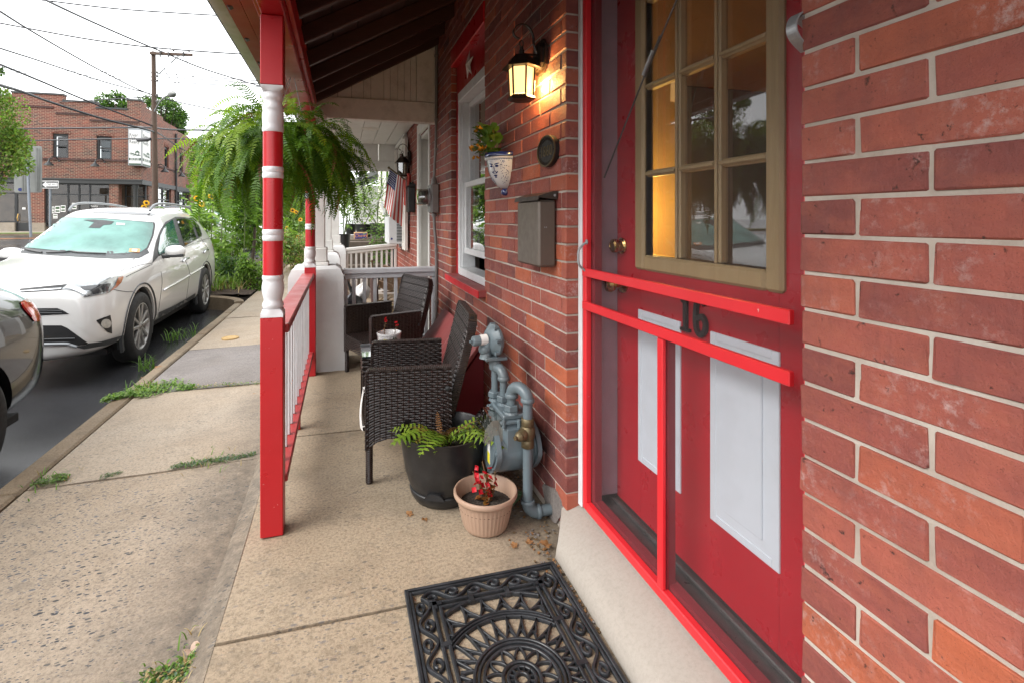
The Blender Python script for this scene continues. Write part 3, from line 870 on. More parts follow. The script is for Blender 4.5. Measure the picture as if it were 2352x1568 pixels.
# window lintel, panel and sill, painted red
m = MB(); m.box(W - 0.006, W + 0.10, WY0 + 0.002, WY1 - 0.002, 2.364, 2.497, bev=0.006); m.build('lintel', M['red'], house)
m = MB(); m.box(W + 0.045, W + 0.10, WY0 + 0.002, WY1 - 0.002, 2.146, 2.362); m.build('lintel_panel', M['red'], house)
m = MB(); m.box(W - 0.045, W + 0.12, WY0 - 0.03, WY1 - 0.004, 0.732, 0.776, bev=0.006); m.build('window_sill', M['red_hatch'], house)
m = MB(); m.box(W - 0.050, W - 0.0455, WY0 - 0.03, WY1 - 0.004, 0.730, 0.774); m.build('sill_edge', M['red_bright'], house)
win = None
m = MB()
m.box(W + 0.040, W + 0.15, WY1 - 0.055, WY1 - 0.002, 0.778, 2.144, bev=0.003)
m.box(W + 0.040, W + 0.15, WY0 + 0.002, WY0 + 0.055, 0.778, 2.144, bev=0.003)
m.build('window_casing', M['red'], house)
m = MB(); a, b = WY0 + 0.057, WY1 - 0.057
m.box(W + 0.042, W + 0.16, a, a + 0.045, 0.778, 2.143, bev=0.003); m.box(W + 0.042, W + 0.16, b - 0.045, b, 0.778, 2.143, bev=0.003)
m.box(W + 0.030, W + 0.16, a + 0.047, b - 0.047, 2.075, 2.143, bev=0.004); m.box(W + 0.035, W + 0.16, a + 0.047, b - 0.047, 0.778, 0.83, bev=0.004)
m.box(W + 0.062, W + 0.16, a + 0.047, a + 0.068, 0.832, 2.073); m.box(W + 0.062, W + 0.16, b - 0.068, b - 0.047, 0.832, 2.073)
win = m.build('window', M['vinyl'], house)
def sash(x, z0, z1, nm):
    mm = MB(); c, d = a + 0.07, b - 0.07
    for (p, q, r, s_) in ((c, c + 0.04, z0, z1), (d - 0.04, d, z0, z1), (c + 0.041, d - 0.041, z0, z0 + 0.045), (c + 0.041, d - 0.041, z1 - 0.04, z1)):
        mm.box(x, x + 0.03, p, q, r, s_, bev=0.004)
    o = mm.build(nm, M['vinyl'], win)
    mm = MB(); mm.box(x + 0.012, x + 0.016, c + 0.038, d - 0.038, z0 + 0.04, z1 - 0.035); mm.build('pane', M['glass_door'], win)
sash(W + 0.108, 1.425, 2.07, 'sash'); sash(W + 0.076, 0.935, 1.47, 'sash')
# metal star hung on the red panel
star = thing('star_ornament', 'weathered white metal star hung on the red panel above the window', 'ornament', (W + 0.04, 3.36, 2.26))
m = MB(); pts = []
c = (W + 0.042, 3.36, 2.262)
for i in range(10):
    r = 0.105 if i % 2 == 0 else 0.042; an = pi / 2 + i * pi / 5
    pts.append((c[0] + (-0.004 if i % 2 == 0 else -0.012), c[1] + r * cos(an), c[2] + r * sin(an)))
m.add([(c[0] - 0.034, c[1], c[2]), (c[0] - 0.002, c[1], c[2])] + pts, [(0, 2 + i, 2 + (i + 1) % 10) for i in range(10)] + [(1, 2 + (i + 1) % 10, 2 + i) for i in range(10)])
m.build('star_body', M['white_old'], star, smooth=0)

# concrete step under the door, cove-shaped, painted off-white
m = MB()
prof = [(0.735, -0.02), (0.726, 0.0), (0.731, 0.030), (0.742, 0.052), (0.768, 0.072), (0.820, 0.094), (0.885, 0.112), (1.02, 0.114), (1.02, -0.02)]
for (ya, yb) in ((-1.3, DY1 + 0.055),):
    n = 40
    vs = []
    for i in range(n + 1):
        for j, (x, z) in enumerate(prof):
            ye = min(yb, 1.64 + max(0, x - 0.735) * 1.6); y = ya + (ye - ya) * i / n; vs.append((x + 0.006 * sin(5 * y) * (1 if j < 5 else 0), y, z + (0.002 * sin(11 * y + j) if 1 < j < 7 else 0)))
    K = len(prof); fs = []
    for i in range(n):
        for j in range(K - 1): fs.append((i * K + j, (i + 1) * K + j, (i + 1) * K + j + 1, i * K + j + 1))
    fs.append(tuple(range(n * K, n * K + K))); fs.append(tuple(reversed(range(K))))
    m.add(vs, fs)
m.build('door_step', M['step'], house, smooth=60)

# ---- doorway: jambs, inner door, screen door
m = MB()
m.box(0.868, 0.896, DY1 - 0.030, DY1 - 0.003, 0.118, 2.60, bev=0.003)
m.box(0.868, 0.896, DY0 + 0.003, DY0 + 0.014, 0.118, 2.60, bev=0.003)
m.build('brick_mould', M['white'], house)
m = MB()
m.box(0.938, 1.035, DY1 - 0.045, DY1 - 0.004, 0.16, 2.56); m.box(0.938, 1.035, DY0 + 0.016, DY0 + 0.05, 0.16, 2.56); m.box(0.938, 1.035, DY0 + 0.052, DY1 - 0.047, 2.50, 2.56)
m.build('door_jamb', M['mauve'], house)
m = MB(); m.box(0.897, 1.035, DY0 + 0.016, DY1 - 0.004, 0.116, 0.138, bev=0.003); m.box(0.985, 1.003, DY0 + 0.055, DY1 - 0.047, 0.139, 0.152, bev=0.004)
m.build('threshold', M['sill_dark'], house)
door = None
DX = 1.010; dy0, dy1 = DY0 + 0.055, DY1 - 0.047
gy0, gy1, gz0, gz1 = 0.945, 1.559, 1.022, 2.30       # glazed opening frame outer
m = MB()
for (c, d, e, f) in ((dy0, gy0 + 0.02, 0.155, 2.49), (gy1 - 0.02, dy1, 0.155, 2.49), (gy0 + 0.021, gy1 - 0.021, 0.155, gz0 + 0.02), (gy0 + 0.021, gy1 - 0.021, gz1 - 0.02, 2.49)):
    m.box(DX, DX + 0.044, c, d, e, f)
door = m.build('front_door', M['red_door'], house)
m = MB(); fw = 0.052
for (c, d, e, f) in ((gy0, gy0 + fw, gz0, gz1), (gy1 - fw, gy1, gz0, gz1), (gy0 + fw, gy1 - fw, gz0, gz0 + fw), (gy0 + fw, gy1 - fw, gz1 - fw, gz1)):
    m.box(DX - 0.014, DX + 0.03, c, d, e, f, bev=0.008)
    m.box(DX - 0.004, DX + 0.03, c + (0.0 if c > gy0 + .01 else 0.03), d - (0.0 if d < gy1 - .01 else 0.03), e, f, bev=0.004)
m.build('window_frame', M['tan_wood'], door)
iy0, iy1, iz0, iz1 = gy0 + fw, gy1 - fw, gz0 + fw, gz1 - fw
rows = [iz0, 1.352, 1.650, 1.948, iz1]; cols = [iy0, 1.133, 1.305, iy1]
cols = [iy0, iy0 + (iy1 - iy0) / 3 + .0, iy0 + 2 * (iy1 - iy0) / 3, iy1]
for y in cols[1:3]:
    m = MB(); m.box(DX - 0.003, DX + 0.028, y - 0.011, y + 0.011, iz0, iz1, bev=0.006); m.box(DX - 0.009, DX - 0.004, y - 0.005, y + 0.005, iz0, iz1, bev=0.002); m.build('muntin', M['tan_wood'], door)
for z in rows[1:4]:
    for i in range(3):
        m = MB(); m.box(DX - 0.002, DX + 0.028, cols[i] + (0.0115 if i else 0.001), cols[i + 1] - (0.0115 if i < 2 else 0.001), z - 0.011, z + 0.011, bev=0.006)
        m.box(DX - 0.008, DX - 0.003, cols[i] + (0.0115 if i else 0.001), cols[i + 1] - (0.0115 if i < 2 else 0.001), z - 0.005, z + 0.005, bev=0.002); m.build('muntin', M['tan_wood'], door)
PT = radians(3.2)      # panes turned on purpose, to aim their reflection at the parked SUV
for i in range(3):
    for j in range(4):
        m = MB(); m.obox((DX + 0.014, (cols[i] + cols[i + 1]) / 2, (rows[j] + rows[j + 1]) / 2), ((cos(PT), -sin(PT), 0), (sin(PT), cos(PT), 0), (0, 0, 1)), (0.0015, (cols[i + 1] - cols[i]) / 2 - 0.004, (rows[j + 1] - rows[j]) / 2 - 0.004)); m.build('pane', M['glass_door'], door)
# raised lower panels, painted white
for (c, d) in ((1.322, 1.549), (0.961, 1.193)):
    m = MB(); z0, z1 = 0.354, 0.882
    for (p, q, r, s_) in ((c, c + 0.022, z0, z1), (d - 0.022, d, z0, z1), (c + 0.022, d - 0.022, z0, z0 + 0.022), (c + 0.022, d - 0.022, z1 - 0.022, z1)):
        m.box(DX - 0.005, DX + 0.002, p, q, r, s_, bev=0.003)
    m.box(DX - 0.0025, DX + 0.002, c + 0.022, d - 0.022, z0 + 0.022, z1 - 0.022)
    m.box(DX - 0.0075, DX + 0.002, c + 0.05, d - 0.05, z0 + 0.05, z1 - 0.05, bev=0.005)
    m.build('door_panel', M['door_white'], door)
m = MB(); m.lathe([(0.030, 0), (0.030, 0.006), (0.022, 0.012), (0.020, 0.02), (0.026, 0.03), (0.025, 0.042), (0.018, 0.046), (0.017, 0.044), (0.0, 0.044)], (DX, 1.655, 1.098), 24, (-1, 0, 0)); m.build('deadbolt', M['brass'], door)
m = MB(); m.lathe([(0.031, 0), (0.031, 0.006), (0.012, 0.012), (0.011, 0.034), (0.022, 0.042), (0.028, 0.056), (0.024, 0.068), (0.010, 0.074), (0, 0.074)], (DX, 1.650, 0.955), 24, (-1, 0, 0)); m.build('door_knob', M['brass'], door)
# house number 16
def stroke(mb, pts, w, o, depth):
    tfm = lambda p: (DX - 0.002 - p[2], o[0] - p[0], o[1] + p[1])
    mb.ribbon(pts, w, 0.0, depth, tf=tfm)
m = MB()
stroke(m, [(-0.032, -0.045), (-0.032, 0.05)], 0.014, (1.262, 0.912), 0.010)
stroke(m, [(-0.048, 0.034), (-0.034, 0.050)], 0.010, (1.262, 0.912), 0.009); stroke(m, [(-0.052, -0.047), (-0.012, -0.047)], 0.009, (1.262, 0.912), 0.0105)
P6 = crom([(0.052, 0.040), (0.036, 0.052), (0.018, 0.038), (0.013, 0.0), (0.016, -0.034), (0.033, -0.049), (0.051, -0.034), (0.053, -0.010), (0.038, 0.006), (0.020, -0.006)], 5)
stroke(m, [(p[0], p[1]) for p in [tuple(q.to_tuple())[:2] if len(q) > 2 else (q[0], q[1]) for q in [Vector((x[0], x[1], 0)) for x in P6]]], 0.014, (1.262, 0.912), 0.010)
m.build('house_number', M['black_iron'], door)
# screen door
SX0, SX1 = 0.872, 0.896; sy0, sy1 = DY0 + 0.016, DY1 - 0.033
m = MB()
def rail(y0, y1, z0, z1, x0=SX0): m.box(x0, SX1, y0, y1, z0, z1, bev=0.003)
rail(sy1 - 0.026, sy1, 0.122, 2.58); rail(sy0, sy0 + 0.026, 0.122, 2.58); rail(sy0 + 0.027, sy1 - 0.027, 0.1215, 0.152); rail(sy0 + 0.027, sy1 - 0.027, 2.50, 2.58)
sdoor = m.build('screen_door', M['red_bright'], house)
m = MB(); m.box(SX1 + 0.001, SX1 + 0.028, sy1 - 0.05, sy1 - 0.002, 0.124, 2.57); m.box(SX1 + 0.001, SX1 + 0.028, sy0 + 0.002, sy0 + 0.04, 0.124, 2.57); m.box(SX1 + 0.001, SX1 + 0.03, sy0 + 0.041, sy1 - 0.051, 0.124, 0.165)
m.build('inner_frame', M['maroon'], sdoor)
for (z0, z1) in ((0.986, 1.016), (0.864, 0.894)):
    m = MB(); m.box(SX0 - 0.008, SX0 + 0.006, sy0 + 0.049, sy1 - 0.012, z0, z1, bev=0.002); m.build('push_bar', M['red_bright'], sdoor)
m = MB(); m.box(SX0, SX0 + 0.014, 1.224, 1.250, 0.150, 0.861, bev=0.003); m.build('upright_bar', M['red_bright'], sdoor)
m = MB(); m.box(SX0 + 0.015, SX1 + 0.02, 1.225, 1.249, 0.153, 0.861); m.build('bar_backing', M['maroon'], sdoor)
m = MB(); m.box(SX1 - 0.002, SX1 - 0.0015, sy0 + 0.02, sy1 - 0.02, 0.14, 2.52); m.build('insect_screen', M['screen'], sdoor)
m = MB(); hp = crom([(SX0 - 0.002, 1.672, 1.112), (SX0 - 0.012, 1.674, 1.105), (SX0 - 0.030, 1.676, 1.085), (SX0 - 0.033, 1.676, 1.058), (SX0 - 0.030, 1.676, 1.030), (SX0 - 0.012, 1.674, 1.012), (SX0 - 0.002, 1.672, 1.004)], 4)
m.tube(hp, 0.0042, 8)
for z in (1.113, 1.003): m.lathe([(0.010, 0), (0.010, 0.002), (0.006, 0.004), (0, 0.0045)], (SX0 - 0.0005, 1.672, z), 12, (-1, 0, 0))
m.build('pull_handle', M['galv'], sdoor)
m = MB(); m.tube([(0.905, 1.605, 1.345), (0.935, 1.40, 1.66), (0.965, 1.24, 1.90)], 0.003, 6)
m.tube([(0.934, 1.405, 1.652), (0.946, 1.335, 1.760)], 0.0052, 8); m.build('door_closer', M['sill_dark'], sdoor)
m = MB(); m.tube([(0.9265, 1.40, 1.655), (0.9345, 1.36, 1.722)], 0.0055, 8); m.build('closer_sleeve', M['galv'], sdoor)
# galvanised door hold bracket at the near edge of the brickwork
m = MB(); prof = crom([(0, 0), (-0.018, 0.004), (-0.030, -0.006), (-0.034, -0.024), (-0.026, -0.042), (0.0, -0.062)], 4)
for k in range(len(prof) - 1):
    p, q = prof[k], prof[k + 1]
    m.bar((0.84 + p[0], DY0 + 0.006 - p[0] * 0.0, 1.576 + p[1]), (0.84 + q[0], DY0 + 0.006, 1.576 + q[1]), 0.022, 0.003, up=(1, 0, 0.3))
m.bar((0.822, DY0 + 0.006, 1.574), (0.845, DY0 + 0.006, 1.560), 0.02, 0.003)
br = m.build('hold_bracket', M['galv'], house)

# rooms behind the door and the window
def room(name, x0, x1, y0, y1, z0, z1, mt):
    b = MB()
    b.add([(x, y, z) for x in (x0, x1) for y in (y0, y1) for z in (z0, z1)], [(4, 5, 7, 6), (0, 4, 6, 2), (1, 3, 7, 5), (0, 1, 5, 4), (2, 6, 7, 3)])
    return b.build(name, mt, house, smooth=0)
room('hallway', 1.056, 3.6, 0.2, 2.3, 0.13, 2.75, M['plaster_warm'])
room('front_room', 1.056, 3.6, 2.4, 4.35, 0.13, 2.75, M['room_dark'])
m = MB(); m.box(1.73, 3.2, 2.25, 2.29, 0.14, 1.90, bev=0.01); m.box(3.2, 3.55, 0.3, 2.0, 0.14, 2.1, bev=0.02); m.build('cupboard_and_dark_board', M['room_dark'], house)  # thin dark board added to keep the lamp's glow out of most panes
m = MB(); m.lathe([(0.10, 0), (0.06, 0.20)], (1.40, 2.12, 0.80), 24, caps=False); lampo = m.build('lamp_shade', M['shade_glow'], house)
m = MB(); m.lathe([(0.07, 0), (0.07, 0.02), (0.012, 0.03), (0.012, 0.30), (0.012, 1.08)], (1.40, 2.12, -0.27), 16); m.build('lamp_base', M['bronze'], house)
pl = bpy.data.lights.new('hall_lamp', 'POINT'); pl.energy = 6.5; pl.color = (1.0, 0.58, 0.13); pl.shadow_soft_size = 0.05
o = bpy.data.objects.new('hall_lamp', pl); o.location = (1.42, 2.08, 1.22); COL.objects.link(o)

# cellar hatch, sloping red lid against the wall
hatch = thing('cellar_hatch', 'sloping red painted cellar hatch against the brick wall below the window', 'hatch', (0.7, 3.4, 0))
m = MB(); ya, yb = 2.86, 3.93
prof = [(0.815, -0.02), (0.815, 0.44), (0.60, 0.16), (0.60, -0.02)]
m.prism(prof, (0, ya, 0), (1, 0, 0), (0, 0, 1), (0, 1, 0), yb - ya); m.build('hatch_box', M['maroon'], hatch)
for (c, d) in ((ya - 0.02, (ya + yb) / 2 - 0.004), ((ya + yb) / 2 + 0.004, yb + 0.02)):
    m = MB(); dv = Vector((0.815 - 0.575, 0, 0.47 - 0.150)); dn = dv.normalized(); nrm = Vector((-dn.z, 0, dn.x))
    m.obox(Vector((0.695, (c + d) / 2, 0.31)) + nrm * 0.012, (dn, (0, 1, 0), nrm), (dv.length / 2, (d - c) / 2, 0.012), 0.004)
    m.build('hatch_leaf', M['red_hatch'], hatch)
# ================================================================ porch roof
ROOF_Y0, ROOF_Y1 = -0.55, 4.43
proof = thing('porch_roof', 'lean-to porch roof with dark exposed rafters, red beam and white gutter', 'porch roof', (0.15, 2.6, 2.0))
SL = 0.556
def zraf(x): return 2.722 + SL * (x - 0.82)
dvec = Vector((1, 0, SL)).normalized(); nvec = Vector((-dvec.z, 0, dvec.x))
for y in (-0.5, -0.08, 0.33, 0.70, 1.06, 1.42, 1.79, 2.17, 2.54, 2.905, 3.326, 3.70, 4.06, 4.33):
    m = MB(); xa, xb = -0.43, 0.86
    p, q = Vector((xa, y, zraf(xa))), Vector((xb, y, zraf(xb)))
    m.obox((p + q) / 2 + nvec * 0.044, (dvec, (0, 1, 0), nvec), ((q - p).length / 2, 0.019, 0.044), 0.004)
    m.build('rafter', M['rafter'], proof)
nb = 9; xs0, xs1 = -0.46, 0.90
for k in range(nb):
    a = xs0 + (xs1 - xs0) * k / nb; b = xs0 + (xs1 - xs0) * (k + 1) / nb
    p, q = Vector((a, 0, zraf(a))), Vector((b, 0, zraf(b)))
    m = MB(); c = (p + q) / 2 + nvec * 0.100; c.y = (ROOF_Y0 + ROOF_Y1) / 2
    m.obox(c, (dvec, (0, 1, 0), nvec), ((q - p).length / 2 - 0.0025, (ROOF_Y1 - ROOF_Y0) / 2, 0.010), 0.003)
    m.build('roof_board', M['roofboard'] if a > -0.2 else M['soffit'], proof)
m = MB(); p, q = Vector((-0.48, 0, zraf(-0.48))), Vector((0.92, 0, zraf(0.92))); c = (p + q) / 2 + nvec * 0.118; c.y = (ROOF_Y0 + ROOF_Y1) / 2
m.obox(c, (dvec, (0, 1, 0), nvec), ((q - p).length / 2, (ROOF_Y1 - ROOF_Y0) / 2 + 0.02, 0.006)); m.build('roof_covering', M['grey_trim'], proof)
m = MB(); m.box(-0.292, -0.206, ROOF_Y0, 4.10, 1.969, 2.135, bev=0.004); m.build('beam', M['red'], proof)
m = MB(); m.box(-0.312, -0.293, ROOF_Y0, 4.10, 1.99, 2.16, bev=0.003); m.box(-0.205, -0.186, ROOF_Y0, 4.10, 2.02, 2.12, bev=0.003); m.build('beam_trim', M['red'], proof)
for k in range(2):
    a = -0.440 + 0.064 * k; m = MB(); m.box(a, a + 0.062, ROOF_Y0, 4.2, 2.036, 2.048); m.build('soffit_board', M['soffit'], proof)
m = MB()
gp = [(-0.442, 2.165), (-0.442, 2.075), (-0.470, 2.064), (-0.512, 2.070), (-0.530, 2.10), (-0.534, 2.150), (-0.528, 2.156), (-0.526, 2.10), (-0.508, 2.078), (-0.470, 2.072), (-0.448, 2.082), (-0.448, 2.165)]
m.prism(gp, (0, ROOF_Y0 - 0.03, 0), (1, 0, 0), (0, 0, 1), (0, 1, 0), 4.24 - ROOF_Y0); m.build('gutter', plain('mossy_gutter', (0.60, 0.60, 0.56), 0.5, var=0.06, dirt=(0.30, 0.33, 0.17), dscale=7, damt=0.75), proof)

# ================================================================ turned posts
def turned_post(x0, y0, label, upper=True):
    cx, cy = x0 + 0.0405, y0 + 0.0425
    t = thing('porch_post', label, 'post', (cx, cy, 0), group='turned porch posts')
    h = 0.0405
    m = MB(); m.box(-h, h, -h, h, 0.0, 0.826, bev=0.003); m.build('base_block', M['red'], t, local=True)
    def turn(nm, prof, mt):
        b = MB(); b.lathe(prof, (0, 0, 0), 28); b.build(nm, M[mt], t, smooth=50, local=True)
    b = MB()      # domed lamb's tongue between the square and the turning
    ring = lambda z, r, k: [(r * cos(2 * pi * i / 32), r * sin(2 * pi * i / 32), z) for i in range(32)]
    def sq(z, s_):
        out = []
        for i in range(32):
            a = 2 * pi * i / 32; c_, s2 = cos(a), sin(a); k = max(abs(c_), abs(s2)); out.append((s_ * c_ / k, s_ * s2 / k, z - 0.016 * (1 - min(abs(c_), abs(s2)) / k)**0.5 * 0))
        return out
    b.add(sq(0.826, h) + sq(0.842, h - 0.001) + ring(0.856, 0.039, 0), [(j * 32 + i, j * 32 + (i + 1) % 32, (j + 1) * 32 + (i + 1) % 32, (j + 1) * 32 + i) for j in range(2) for i in range(32)])
    b.build('tongue', M['white'], t, local=True)
    turn('turning', [(0.036, 0.856), (0.0375, 0.862), (0.0395, 0.868), (0.0375, 0.876), (0.033, 0.884), (0.0335, 0.892), (0.037, 0.905), (0.0402, 0.925), (0.0405, 0.94), (0.038, 0.955), (0.0365, 0.962), (0.039, 0.968), (0.0395, 0.975), (0.037, 0.983)], 'white')
    turn('shaft', [(0.0365, 0.983), (0.0365, 1.114)], 'red')
    rg = lambda z: [(0.0365, z), (0.0385, z + 0.004), (0.039, z + 0.011), (0.0385, z + 0.018), (0.0365, z + 0.022), (0.0385, z + 0.026), (0.039, z + 0.033), (0.0385, z + 0.040), (0.0365, z + 0.044)]
    turn('ring', rg(1.114), 'white'); turn('shaft', [(0.0363, 1.158), (0.0363, 1.353)], 'red'); turn('ring', rg(1.353), 'white')
    turn('shaft', [(0.0365, 1.397), (0.0365, 1.530)], 'red')
    turn('turning', [(0.037, 1.530), (0.0395, 1.536), (0.0395, 1.546), (0.0375, 1.552), (0.0382, 1.565), (0.0395, 1.585), (0.0385, 1.602), (0.0365, 1.610), (0.0385, 1.616), (0.039, 1.624), (0.036, 1.634), (0.033, 1.642), (0.0345, 1.652), (0.0385, 1.660), (0.0375, 1.668), (0.0355, 1.674), (0.037, 1.682)], 'white')
    b = MB(); b.add(ring(1.682, 0.0385, 0) + sq(1.694, h - 0.001) + sq(1.704, h), [(j * 32 + i, j * 32 + (i + 1) % 32, (j + 1) * 32 + (i + 1) % 32, (j + 1) * 32 + i) for j in range(2) for i in range(32)])
    b.build('tongue', M['white'], t, local=True)
    m = MB(); m.box(-h, h, -h, h, 1.704, 1.968, bev=0.003); m.build('top_block', M['red'], t, local=True)
    return t
turned_post(-0.294, 2.024, 'red and white turned porch post nearest the doormat, hanging fern behind it')
turned_post(-0.270, 4.05 - 0.04, 'red and white turned porch post at the far end, against the white stucco pier')

rail_t = thing('porch_railing', 'red porch railing with thin white balusters between the two turned posts', 'railing', (-0.245, 3.0, 0))
m = MB(); m.box(-0.288, -0.200, 2.112, 4.008, 0.748, 0.782, bev=0.005); m.build('top_rail', M['red_rail'], rail_t)
m = MB(); m.box(-0.278, -0.205, 2.112, 4.008, 0.160, 0.190, bev=0.004); m.build('bottom_rail', M['red_rail'], rail_t)
m = MB(); m.box(-0.262, -0.226, 3.02, 3.06, 0.0, 0.159, bev=0.003); m.build('rail_foot', M['red'], rail_t)
for k in range(14):
    y = 2.24 + 0.131 * k
    m = MB(); m.box(-0.256, -0.232, y - 0.010, y + 0.010, 0.191, 0.747, bev=0.002); m.build('baluster', M['white'], rail_t)

# ================================================================ stucco piers and white columns of the next porches
def pier(x0, x1, y0, y1, top, label, colx, coly, cw, cz=2.05):
    t = thing('stucco_pier', label, 'pier', ((x0 + x1) / 2, (y0 + y1) / 2, 0), group='white stucco porch piers')
    b = MB()
    def S(u, v, z, gx, gy):
        return (x0 - gx + (x1 - x0 + 2 * gx) * u, y0 - gy + (y1 - y0 + 2 * gy) * v, z)
    lv = [(-0.06, 0.03), (0.15, 0.018), (0.35, 0.012), (top - 0.12, 0.004), (top - 0.07, 0.0), (top - 0.02, -0.022), (top, -0.05)]
    vs = []; n = 28
    for z, g in lv:
        for i in range(n):
            a = 4.0 * i / n; e = int(a); f = a - e
            u, v = [(f, 0), (1, f), (1 - f, 1), (0, 1 - f)][e]
            p = Vector(S(u, v, z, g, g)); k = 0.010 * sin(9 * p.z + 13 * (u + 2 * v)) + rnd.uniform(-0.004, 0.004)
            p += Vector((u - 0.5, v - 0.5, 0)) * k
            vs.append(p)
    fs = [(j * n + i, j * n + (i + 1) % n, (j + 1) * n + (i + 1) % n, (j + 1) * n + i) for j in range(len(lv) - 1) for i in range(n)] + [tuple(range((len(lv) - 1) * n, len(lv) * n))]
    b.add(vs, fs); b.build('pier_body', M['stucco'], t, smooth=24)
    b = MB(); w = cw / 2
    b.box(colx - w - 0.03, colx + w + 0.03, coly - w - 0.03, coly + w + 0.03, top - 0.002, top + 0.028, bev=0.006)
    b.box(colx - w - 0.018, colx + w + 0.018, coly - w - 0.018, coly + w + 0.018, top + 0.029, top + 0.145, bev=0.006)
    b.build('plinth', M['white_trim'], t)
    b = MB(); b.box(colx - w, colx + w, coly - w, coly + w, top + 0.146, cz - 0.05, bev=0.004); b.box(colx - w - 0.012, colx + w + 0.012, coly - w - 0.012, coly + w + 0.012, cz - 0.049, cz, bev=0.006)
    b.build('column', M['white_trim'], t)
    return t
pier(-0.395, 0.012, 4.13, 4.52, 0.815, 'white stucco pier beside the far red post, joined to the grey fence', -0.20, 4.34, 0.140)
pier(-0.40, -0.02, 6.05, 6.45, 0.80, 'white stucco pier half hidden in the middle of the row', -0.185, 6.25, 0.14)
pier(-0.36, 0.06, 7.60, 8.02, 0.80, 'white stucco pier at the end of the second porch by the black plant pot', -0.10, 7.80, 0.14)

# grey picket fences across the porches
def fence(Y, x0, x1, ztop, zbot, n, label, mt='grey_paint', tilt=0.0):
    t = thing('porch_fence', label, 'fence', ((x0 + x1) / 2, Y, 0), group='picket fences across the porches')
    zz = lambda x: tilt * (x - x0)
    b = MB(); b.bar((x0, Y, ztop - 0.022 + zz(x0)), (x1, Y, ztop - 0.022 + zz(x1)), 0.085, 0.044, bev=0.006); b.build('top_rail', M[mt], t)
    b = MB(); b.bar((x0 + 0.01, Y, ztop - 0.066 + zz(x0)), (x1 - 0.01, Y, ztop - 0.066 + zz(x1)), 0.05, 0.040, bev=0.004); b.build('sub_rail', M[mt], t)
    b = MB(); b.bar((x0 + 0.01, Y, zbot + 0.03), (x1 - 0.01, Y, zbot + 0.03), 0.05, 0.055, bev=0.004); b.build('bottom_rail', M[mt], t)
    for x in (x0 + 0.018, x1 - 0.02):
        b = MB(); b.box(x - 0.018, x + 0.018, Y - 0.02, Y + 0.02, 0.0, ztop - 0.088 + zz(x), bev=0.004); b.build('end_post', M[mt], t)
    for k in range(n):
        x = x0 + (x1 - x0) * (k + 1.0) / (n + 1)
        b = MB(); b.box(x - 0.0155, x + 0.0155, Y - 0.009, Y + 0.009, zbot + 0.059, ztop - 0.088 + zz(x), bev=0.003); b.build('picket', M[mt], t)
fence(4.40, 0.015, 0.812, 0.772, 0.12, 8, 'grey white picket fence behind the wicker chairs, between pier and brick wall')
fence(7.66, 0.065, 0.812, 0.76, 0.06, 9, 'white picket fence across the far porch, in front of the potted tomato plants', 'white_trim', tilt=0.09)

# ================================================================ the neighbour's house and porch
NY1 = 8.15
nb_house = thing('neighbour_house', 'red brick row house next door with white door casing and shutters', 'house', (0.82, 6.0, 0))
nops = [(4.743, 5.53, 0.0, 2.22), (6.62, 7.30, 0.92, 2.16)]
m = MB()
for (a, b, c, d) in ((4.402, 4.738, -0.12, 3.3), (4.738, 5.535, 2.215, 3.3), (5.535, 6.615, -0.12, 3.3), (6.615, 7.305, -0.12, 0.925), (6.615, 7.305, 2.155, 3.3), (7.305, NY1, -0.12, 3.3)):
    m.box(W + 0.006, W + 0.25, a, b, c, d)
m.build('wall', M['mortar'], nb_house)
lay_bricks(nb_house, brick_layout(4.405, NY1, 0.0, 2.6, nops, None), lambda a, b, c: 'brick_far', 296)
# door recess, all white
m = MB(); m.box(W - 0.012, W + 0.02, 5.53 - 0.09, 5.53 + 0.004, 0.0, 2.22, bev=0.004); m.box(W - 0.012, W + 0.02, 4.742, 4.80, 0.0, 2.22, bev=0.004); m.box(W - 0.014, W + 0.02, 4.80, 5.439, 2.11, 2.22, bev=0.004); m.build('door_casing', M['white_trim'], nb_house)
m = MB(); m.box(W + 0.021, W + 0.24, 5.50, 5.528, 0.0, 2.10); m.box(W + 0.021, W + 0.24, 4.80, 5.499, 2.07, 2.10); m.build('door_jamb', M['white_trim'], nb_house)
m = MB(); m.box(W + 0.20, W + 0.24, 4.75, 5.499, 0.02, 2.069); m.box(W + 0.19, W + 0.199, 5.0, 5.35, 1.2, 1.9, bev=0.004); m.build('door', M['white_trim'], nb_house)
# window with casing and shutters
m = MB()
m.box(W - 0.02, W + 0.05, 6.53, 6.618, 0.86, 2.22, bev=0.004); m.box(W - 0.02, W + 0.05, 7.302, 7.39, 0.86, 2.22, bev=0.004); m.box(W - 0.02, W + 0.05, 6.619, 7.301, 2.13, 2.22, bev=0.004)
m.box(W - 0.06, W + 0.04, 6.48, 7.44, 2.222, 2.262, bev=0.006); m.box(W - 0.04, W + 0.04, 6.50, 7.42, 2.264, 2.30, bev=0.004); m.box(W - 0.05, W + 0.05, 6.50, 7.42, 0.83, 0.858, bev=0.004)
nwin = m.build('window', M['white_trim'], nb_house)
m = MB(); m.box(W + 0.05, W + 0.08, 6.62, 6.66, 0.93, 2.128); m.box(W + 0.05, W + 0.08, 7.26, 7.30, 0.93, 2.128); m.box(W + 0.05, W + 0.08, 6.661, 7.259, 1.50, 1.55); m.build('sash', M['vinyl'], nwin)
m = MB(); m.box(W + 0.066, W + 0.07, 6.662, 7.258, 0.94, 2.127); m.build('pane', M['glass_dk'], nwin)
